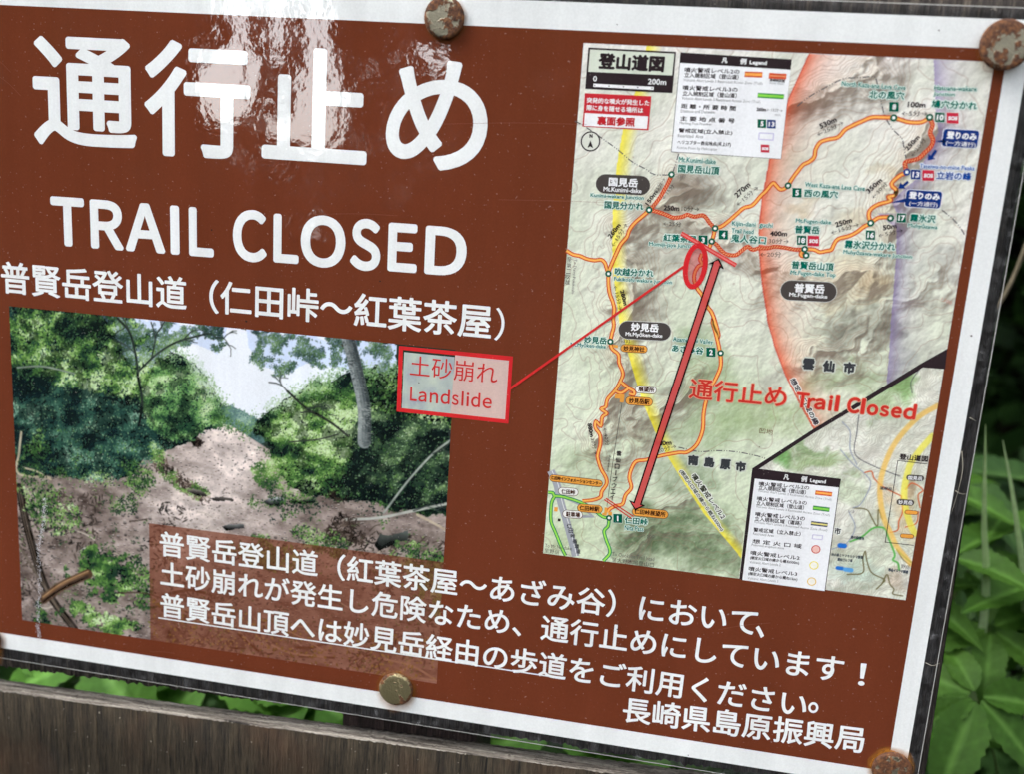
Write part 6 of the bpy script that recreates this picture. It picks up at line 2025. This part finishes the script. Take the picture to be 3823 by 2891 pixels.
# unseen ridge added to block low sky from the film; notches let glare through
V, Fc = [], []
azs = np.linspace(-100, 100, 801)
rr = np.random.default_rng(12)
jag = rr.normal(0, 0.35, len(azs)) + np.interp(azs, np.linspace(-100, 100, 90), rr.normal(0, 0.8, 90))
prof = np.interp(azs, [-100, -60, -34, -29.5, -27.5, -25, -23.0, -22.4, -21.8, -20.6, -20.0, -19.4, -17.5, -16.4, -15.6, -13.4, -12.4, -10, 0, 40, 100],
                 [16, 16, 14, 12, 3.0, -2.2, -3.0, -3.0, -3.0, -3.0, -3.0, -3.0, -3.0, -2, -1, 0, 11, 13, 14, 16, 16]) + jag
RAD = 60.0
for a, e in zip(azs, prof):
    t = math.radians(a)
    x, y = RAD * math.sin(t) - 0.11, -RAD * math.cos(t) - 0.37
    V += [(x, y, -14.0), (x * 1.0, y * 1.0, 0.835 + RAD * math.tan(math.radians(e)))]
    t2 = 1.5
    V += [(x * t2, y * t2, -20.0)]
for i in range(len(azs) - 1):
    a = i * 3
    Fc += [(a, a + 3, a + 4, a + 1), (a + 1, a + 4, a + 5, a + 2)]
o = mesh_np('hill', V, Fc, hill_m)  # unseen ridge, made up to shape the reflection
o['kind'] = 'structure'


# ------------------------------------------------------------------ foliage
def leaf_mat(name, base, light, trans=0.25, vein=True, rough=0.5):
    mt, nt, nodes, links, pb = new_mat(name)
    tc = nodes.new('ShaderNodeTexCoord')
    big = noise(nodes, links, tc.outputs['Object'], 14, 3.0)
    fine = noise(nodes, links, tc.outputs['Object'], 190, 3.0)
    c = mix(nodes, links, ramp(nodes, links, big, [(0.35, 0.0), (0.65, 1.0)]), base, light)
    c = mix(nodes, links, 1.0, c, ramp(nodes, links, fine, [(0.3, 0.82), (0.7, 1.12)]), 'MULTIPLY')
    if vein:
        at = nodes.new('ShaderNodeAttribute')
        at.attribute_name = 'vein'
        c = mix(nodes, links, at.outputs['Fac'], c, tuple(min(1, x * 1.5 + 0.01) for x in light))
    links.new(c, pb.inputs['Base Color'])
    pb.inputs['Roughness'].default_value = rough
    pb.inputs['Specular IOR Level'].default_value = 0.12
    tl = nodes.new('ShaderNodeBsdfTranslucent')
    links.new(mix(nodes, links, 1.0, c, (1.1, 1.3, 0.5), 'MULTIPLY'), tl.inputs[0])
    mx = nodes.new('ShaderNodeMixShader')
    mx.inputs[0].default_value = trans
    links.new(pb.outputs[0], mx.inputs[1])
    links.new(tl.outputs[0], mx.inputs[2])
    links.new(mx.outputs[0], nodes['Material Output'].inputs['Surface'])
    return mt


LEAF_MID = leaf_mat('herb_leaf', (0.032, 0.088, 0.011), (0.058, 0.132, 0.018))
LEAF_BACK = leaf_mat('shaded_herb_leaf', (0.018, 0.050, 0.014), (0.036, 0.080, 0.018))  # darker copy of the herb leaf, the back plant's shade in its colour
LEAF_LIGHT = leaf_mat('broad_leaf', (0.050, 0.135, 0.018), (0.085, 0.205, 0.030))
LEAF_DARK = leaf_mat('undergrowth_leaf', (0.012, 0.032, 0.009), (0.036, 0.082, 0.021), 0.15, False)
GRASS = leaf_mat('grass_blade', (0.30, 0.42, 0.20), (0.38, 0.50, 0.27), 0.2, False)
STEM = leaf_mat('green_stem', (0.06, 0.10, 0.03), (0.09, 0.12, 0.04), 0.0, False)
REDSTEM = leaf_mat('red_stem', (0.085, 0.030, 0.020), (0.12, 0.05, 0.03), 0.0, False)
DRY = leaf_mat('dry_stem', (0.10, 0.085, 0.055), (0.15, 0.125, 0.085), 0.0, False)


def leaflet(length, width, serr, droop, fold, rr, teeth=11):
    """Vertices (x across, y along, z up) and faces of one serrated leaflet, plus vein weights."""
    nl, nw = 26, 9
    V, A, Fc = [], [], []
    for j in range(nl + 1):
        t = j / nl
        wd = width * (math.sin(math.pi * min(1, t ** 0.78)) ** 0.85) * (1 - 0.12 * t)
        wd *= 1 + serr * ((t * teeth) % 1.0 - 0.5) * 2
        wd = max(wd, width * 0.02)
        for i in range(nw):
            s = (i / (nw - 1) - 0.5) * 2
            x = s * wd / 2
            y = t * length
            side = abs(((t * 7 + abs(s) * 1.1) % 1.0) - 0.5)
            z = fold * abs(x) - droop * length * t * t + 0.012 * width * math.sin(7 * 2 * math.pi * t + abs(s) * 6.0)
            V.append((x, y, z))
            A.append(max(0.0, 1 - abs(s) * 6) * 0.8 + (0.16 if side > 0.45 else 0.0))
    for j in range(nl):
        for i in range(nw - 1):
            Fc.append((j * nw + i, j * nw + i + 1, (j + 1) * nw + i + 1, (j + 1) * nw + i))
    return V, Fc, A


def frame(normal, along):
    n_ = Vector(normal).normalized()
    y = Vector(along)
    y = (y - n_ * y.dot(n_)).normalized()
    x = y.cross(n_).normalized()
    return Matrix((x, y, n_)).transposed()


def compound_leaf(name, centre, normal, specs, mat, parent, seed):
    """A palmate leaf: several leaflets round the end of its stalk. specs = (angle deg, length mm, width mm)."""
    rr = random.Random(seed)
    M = frame(normal, (0, 0, 1))
    V, Fc, A = [], [], []
    for ang, L, Wd in specs:
        lv, lf, la = leaflet(L * rr.uniform(0.85, 1.1) / 1000, Wd * 0.82 / 1000, 0.11, rr.uniform(0.10, 0.45), rr.uniform(0.2, 0.6), rr)
        a = math.radians(ang - 90 + rr.uniform(-7, 7))
        base = len(V)
        for x, y, z in lv:
            y2 = y + 0.003
            q = Vector((x * math.cos(a) - y2 * math.sin(a), x * math.sin(a) + y2 * math.cos(a), z))
            V.append(tuple(M @ q + Vector(centre) - parent.location))
        Fc += [tuple(i + base for i in f) for f in lf]
        A += la
    o = mesh_np(name, V, Fc, mat, parent, smooth=True)
    at = o.data.attributes.new('vein', 'FLOAT', 'POINT')
    at.data.foreach_set('value', np.array(A, dtype=np.float32))
    return o


def herb(name, root_xy, leaves, mat, stem_mat, label, cat, stem_r=0.0022, seed=0, group=None):
    """A leafy plant: one main stem, a stalk (part of the stem mesh's object set) and a compound leaf at the end of each stalk."""
    rz = ground_z(*root_xy)
    root = thing(name, (root_xy[0], root_xy[1], rz), label, cat, group)
    rr = random.Random(seed)
    top = max((l[0] for l in leaves), key=lambda c: c.z)
    mid = Vector((root_xy[0] * 0.5 + top.x * 0.5, root_xy[1] * 0.5 + top.y * 0.5 + 0.02, (rz + top.z) / 2))
    spine = [Vector((root_xy[0], root_xy[1], rz - 0.02)), mid, top + Vector((0.0, 0.015, -0.05))]
    thin_tube('stem', spine, stem_r, stem_mat, root, root.location, 8)
    for i, (c, nrm, specs) in enumerate(leaves):
        t = min(0.98, max(0.3, (c.z - 0.07 - rz) / max(0.05, top.z - rz)))
        q = smooth_line(np.array([tuple(s) for s in spine]), 10)
        st = Vector(q[min(len(q) - 1, int(t * (len(q) - 1)))])
        thin_tube('leaf_stalk', [st, (st + c) / 2 + Vector((0, 0, 0.006)), c], stem_r * 0.55, stem_mat, root, root.location, 6)
        compound_leaf('leaf', c, nrm, specs, mat, root, seed * 31 + i)
    return root


TOCAM = (cam.matrix_world.translation - P(80, -320, -150)).normalized()


def facing(a, b=0.0, c=0.6):
    """Leaf normal between straight up and the camera side."""
    return (TOCAM * c + Vector((a, b, 1.0)) * (1 - c * 0.4)).normalized()


PALM5 = [(-97, 62, 34), (-38, 50, 26), (18, 46, 26), (118, 40, 22), (172, 46, 26), (222, 40, 20)]
PALM_B = [(-120, 52, 24), (-60, 56, 26), (0, 48, 22), (60, 40, 20), (175, 44, 22)]
PALM_C = [(-90, 44, 22), (-20, 50, 24), (40, 40, 20), (140, 46, 22), (200, 46, 22)]


def rot_spec(sp, r, k=1.0):
    return [(a + r, L * k, w_ * k) for a, L, w_ in sp]


herb('palmate_herb', (0.10, 0.19), [
    (P(75, -326, -150), facing(0.05, -0.1, 0.9), PALM5),
    (P(118, -348, -158), facing(0.2, 0, 0.6), rot_spec(PALM_B, 10)),
    (P(52, -384, -140), facing(-0.2, -0.2, 0.7), rot_spec(PALM_C, -20, 0.9)),
    (P(104, -400, -150), facing(0.0, -0.3, 0.7), rot_spec(PALM_C, 35)),
    (P(128, -290, -175), facing(0.3, -0.1, 0.6), rot_spec(PALM_B, 75, 0.8)),
    (P(60, -350, -175), facing(-0.3, 0, 0.5), rot_spec(PALM_C, 100, 0.8)),
], LEAF_MID, STEM, 'green herb with a splayed serrated palmate leaf beside the lower right corner', 'plant', seed=2)
herb('palmate_herb', (0.14, 0.27), [
    (P(62, -262, -190), facing(-0.35, 0, 0.35), rot_spec(PALM_B, 200, 1.15)),
    (P(112, -276, -200), facing(0.25, 0, 0.35), rot_spec(PALM_B, 20, 1.2)),
    (P(88, -300, -185), facing(0.1, -0.4, 0.5), rot_spec(PALM_C, 60, 1.1)),
    (P(142, -310, -195), facing(0.3, -0.2, 0.4), rot_spec(PALM_C, 10)),
    (P(60, -232, -230), facing(-0.1, 0, 0.3), rot_spec(PALM_C, 150, 1.1)),
    (P(98, -244, -225), facing(0.1, 0.1, 0.3), rot_spec(PALM_C, -30, 0.9)),
    (P(120, -320, -215), facing(0.3, -0.1, 0.4), rot_spec(PALM_B, 150, 0.9)),
    (P(48, -290, -200), facing(-0.3, -0.1, 0.4), rot_spec(PALM_C, 10, 0.9)),
], LEAF_MID, STEM, 'taller herb with drooping arched leaflets above the splayed palmate leaf', 'plant', seed=5)
herb('palmate_herb', (0.20, 0.42), [
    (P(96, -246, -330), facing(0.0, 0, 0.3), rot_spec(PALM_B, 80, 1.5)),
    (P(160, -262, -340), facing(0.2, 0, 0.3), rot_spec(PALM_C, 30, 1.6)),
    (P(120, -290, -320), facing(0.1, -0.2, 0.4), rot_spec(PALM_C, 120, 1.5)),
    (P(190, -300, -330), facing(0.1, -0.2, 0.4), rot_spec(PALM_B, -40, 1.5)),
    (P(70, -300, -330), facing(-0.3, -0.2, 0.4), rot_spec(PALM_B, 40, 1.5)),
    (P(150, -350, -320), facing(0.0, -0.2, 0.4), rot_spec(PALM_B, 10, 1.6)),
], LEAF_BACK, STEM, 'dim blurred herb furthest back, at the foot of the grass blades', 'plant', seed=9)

BROAD = [(-150, 70, 46), (-20, 78, 50), (40, 62, 42), (150, 66, 44)]
herb('broadleaf_herb', (-0.42, 0.14), [
    (P(-420, -352, -95), facing(-0.1, -0.4, 0.5), rot_spec(BROAD, 0, 1.1)),
    (P(-352, -356, -100), facing(0.2, -0.4, 0.6), rot_spec(BROAD, 25, 1.1)),
    (P(-455, -372, -90), facing(0, -0.3, 0.5), rot_spec(BROAD, 90)),
], LEAF_LIGHT, REDSTEM, 'bright green broad leaves in the gap left of the post', 'plant', seed=14)
herb('broadleaf_herb', (-0.27, 0.13), [
    (P(-285, -356, -92), facing(0.1, -0.4, 0.6), rot_spec(BROAD, 10, 1.0)),
    (P(-245, -352, -96), facing(0.0, -0.4, 0.5), rot_spec(BROAD, 60, 1.0)),
], LEAF_LIGHT, REDSTEM, 'bright green broad leaf in the gap touching the post\'s left side', 'plant', seed=17)
herb('broadleaf_herb', (-0.10, 0.15), [
    (P(-150, -352, -105), facing(0.1, -0.4, 0.4), rot_spec(BROAD, 0, 1.0)),
    (P(-92, -346, -100), facing(0.0, -0.4, 0.5), rot_spec(BROAD, 30, 1.1)),
    (P(-40, -350, -105), facing(0.1, -0.4, 0.5), rot_spec(BROAD, -25, 1.1)),
    (P(10, -360, -120), facing(0.1, -0.4, 0.5), rot_spec(BROAD, 70, 1.0)),
], LEAF_LIGHT, STEM, 'green broad leaves in the gap right of the post', 'plant', seed=20)


def blade(name, pts, width, label, seed):
    base = pts[0]
    root = thing(name, base, label, 'grass', None)
    p = smooth_line(np.array([tuple(q) for q in pts]), 8)
    V, Fc = [], []
    k = len(p)
    for i in range(k):
        t = i / (k - 1)
        wd = width * (1 - t ** 2.2) * (0.6 + 0.4 * min(1, t * 4)) + 0.0004
        d = Vector(p[min(i + 1, k - 1)] - p[max(i - 1, 0)]).normalized()
        side = d.cross(Vector((0.15, -1, 0.2))).normalized() * -1
        nrm = side.cross(d).normalized()
        c = Vector(p[i]) - Vector(base)
        V += [tuple(c - side * wd / 2), tuple(c - nrm * wd * 0.16), tuple(c + side * wd / 2)]
    for i in range(k - 1):
        for s in range(2):
            Fc.append((i * 3 + s, i * 3 + s + 1, (i + 1) * 3 + s + 1, (i + 1) * 3 + s))
    mesh_np('blade', V, Fc, GRASS, root, smooth=True)
    return root


def gz(x, y):
    return Vector((x, y, ground_z(x, y)))


blade('grass_blade', [gz(0.125, 0.23), P(100, -480, -215), P(84, -300, -185), P(70, -232, -172), P(56.5, -174, -155)], 0.0058, 'long pale grass blade rising nearest the notice\'s right edge', 1)
blade('grass_blade', [gz(0.19, 0.22), P(150, -480, -225), P(112, -300, -200), P(90, -230, -185), P(73, -186, -175)], 0.0052, 'long grass blade leaning left, at the frame\'s right border', 2)
tw = thing('dry_twig', gz(0.02, 0.26), 'blurred pale dry twig slanting behind the upper right of the board', 'twig')
thin_tube('twig_stem', [gz(0.02, 0.26), P(20, -330, -210), P(60, -160, -235), P(84, -104, -240), P(96, -30, -245)], 0.0030, DRY, tw, tw.location, 8)

# undergrowth on the bank and the wood's edge: leaves nobody could count
def leaf_cloud(name, centres, sizes, mat, seed, kind='stuff', ragged=True):
    r_ = np.random.default_rng(seed)
    k = len(centres)
    a = r_.normal(size=(k, 3))
    a /= np.linalg.norm(a, axis=1)[:, None]
    b = r_.normal(size=(k, 3))
    b -= a * (a * b).sum(1)[:, None]
    b /= np.linalg.norm(b, axis=1)[:, None]
    s = np.asarray(sizes)[:, None]
    n_ = np.cross(a, b)
    V = np.stack([centres - a * s, centres + b * s * 0.38 + n_ * s * 0.08, centres + a * s, centres - b * s * 0.38 + n_ * s * 0.08], 1).reshape(-1, 3)
    Fc = np.arange(k * 4).reshape(k, 4)
    o = mesh_np(name, V, Fc, mat)
    o['kind'] = kind
    return o


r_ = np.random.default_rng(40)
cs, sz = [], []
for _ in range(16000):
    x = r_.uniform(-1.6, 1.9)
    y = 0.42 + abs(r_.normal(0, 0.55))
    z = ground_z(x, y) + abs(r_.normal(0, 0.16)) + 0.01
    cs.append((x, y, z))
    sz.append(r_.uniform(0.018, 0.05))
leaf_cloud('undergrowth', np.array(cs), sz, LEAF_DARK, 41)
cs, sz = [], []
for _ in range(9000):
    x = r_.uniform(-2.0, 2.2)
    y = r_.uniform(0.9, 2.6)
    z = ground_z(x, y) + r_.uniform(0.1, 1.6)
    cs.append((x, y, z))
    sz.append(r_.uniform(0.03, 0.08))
for _ in range(5200):  # leaves added above the herbs to shade them and darken the background
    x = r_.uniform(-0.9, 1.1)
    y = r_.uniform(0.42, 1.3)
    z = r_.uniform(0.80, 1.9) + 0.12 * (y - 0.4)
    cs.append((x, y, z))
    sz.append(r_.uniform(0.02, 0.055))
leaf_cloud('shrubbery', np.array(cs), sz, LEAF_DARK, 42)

# unseen wood caught in the film's reflection; crowns added all round to cut skylight
bark, nt, nodes, links, pb = new_mat('bark')
pb.inputs['Base Color'].default_value = (0.035, 0.028, 0.022, 1)
pb.inputs['Roughness'].default_value = 0.9
CROWN = leaf_mat('crown_leaf', (0.012, 0.028, 0.008), (0.035, 0.07, 0.02), 0.15, False)
cs, sz = [], []


def in_gap(a, e):
    hit = np.zeros(a.shape, dtype=bool)
    for g_ in GLARE_GAPS:
        hit |= poly_mask(a, e, g_)
    return hit


k_ = 25000
az_ = r_.uniform(-180, 180, k_)
el_ = np.degrees(np.arcsin(r_.uniform(math.sin(math.radians(3)), math.sin(math.radians(76)), k_)))
ok_ = (np.abs(az_) < 115) | (el_ > 28)
az_, el_ = az_[ok_], el_[ok_]
az2 = r_.uniform(-31, -11, 26000)
el2 = r_.uniform(-3.5, 24, 26000)
s_ = np.concatenate([r_.uniform(0.12, 0.26, len(az_)), r_.uniform(0.03, 0.09, 26000)])
az_, el_ = np.concatenate([az_, az2]), np.concatenate([el_, el2])
D_ = 7.5 + r_.normal(0, 0.7, len(az_))
near_gap = (az_ > -33) & (az_ < -9) & (el_ < 20)
s_ = np.where(near_gap, np.minimum(s_, 0.08), s_)
keep_ = ~in_gap(az_, el_)
az_, el_, D_, s_ = np.radians(az_[keep_]), np.radians(el_[keep_]), D_[keep_], s_[keep_]
cs = np.stack([D_ * np.cos(el_) * np.sin(az_) - 0.26, -D_ * np.cos(el_) * np.cos(az_), 0.87 + D_ * np.sin(el_)], 1)
sz = s_
leaf_cloud('forest_crown_screen', np.array(cs), sz, CROWN, 43)
trunks_v, trunks_f = [], []
for az, rad in ((-31, 0.12), (-44, 0.15), (-8, 0.12), (6, 0.14), (24, 0.15)):
    D = 7.0
    a = math.radians(az)
    x, y = D * math.sin(a) - 0.11, -D * math.cos(a) - 0.37
    base = len(trunks_v)
    for j, z in enumerate(np.linspace(-1.0, 6.0, 12)):
        r = rad * (1 - 0.06 * j) * (1 + 0.08 * math.sin(j * 1.9))
        ox = 0.05 * math.sin(j * 0.8 + az)
        for s in range(10):
            t = 2 * math.pi * s / 10
            trunks_v.append((x + ox + r * math.cos(t), y + r * math.sin(t), z))
    for j in range(11):
        for s in range(10):
            trunks_f.append((base + j * 10 + s, base + j * 10 + (s + 1) % 10, base + (j + 1) * 10 + (s + 1) % 10, base + (j + 1) * 10 + s))
o = mesh_np('forest_trunks', trunks_v, trunks_f, bark, smooth=True)
o['kind'] = 'stuff'
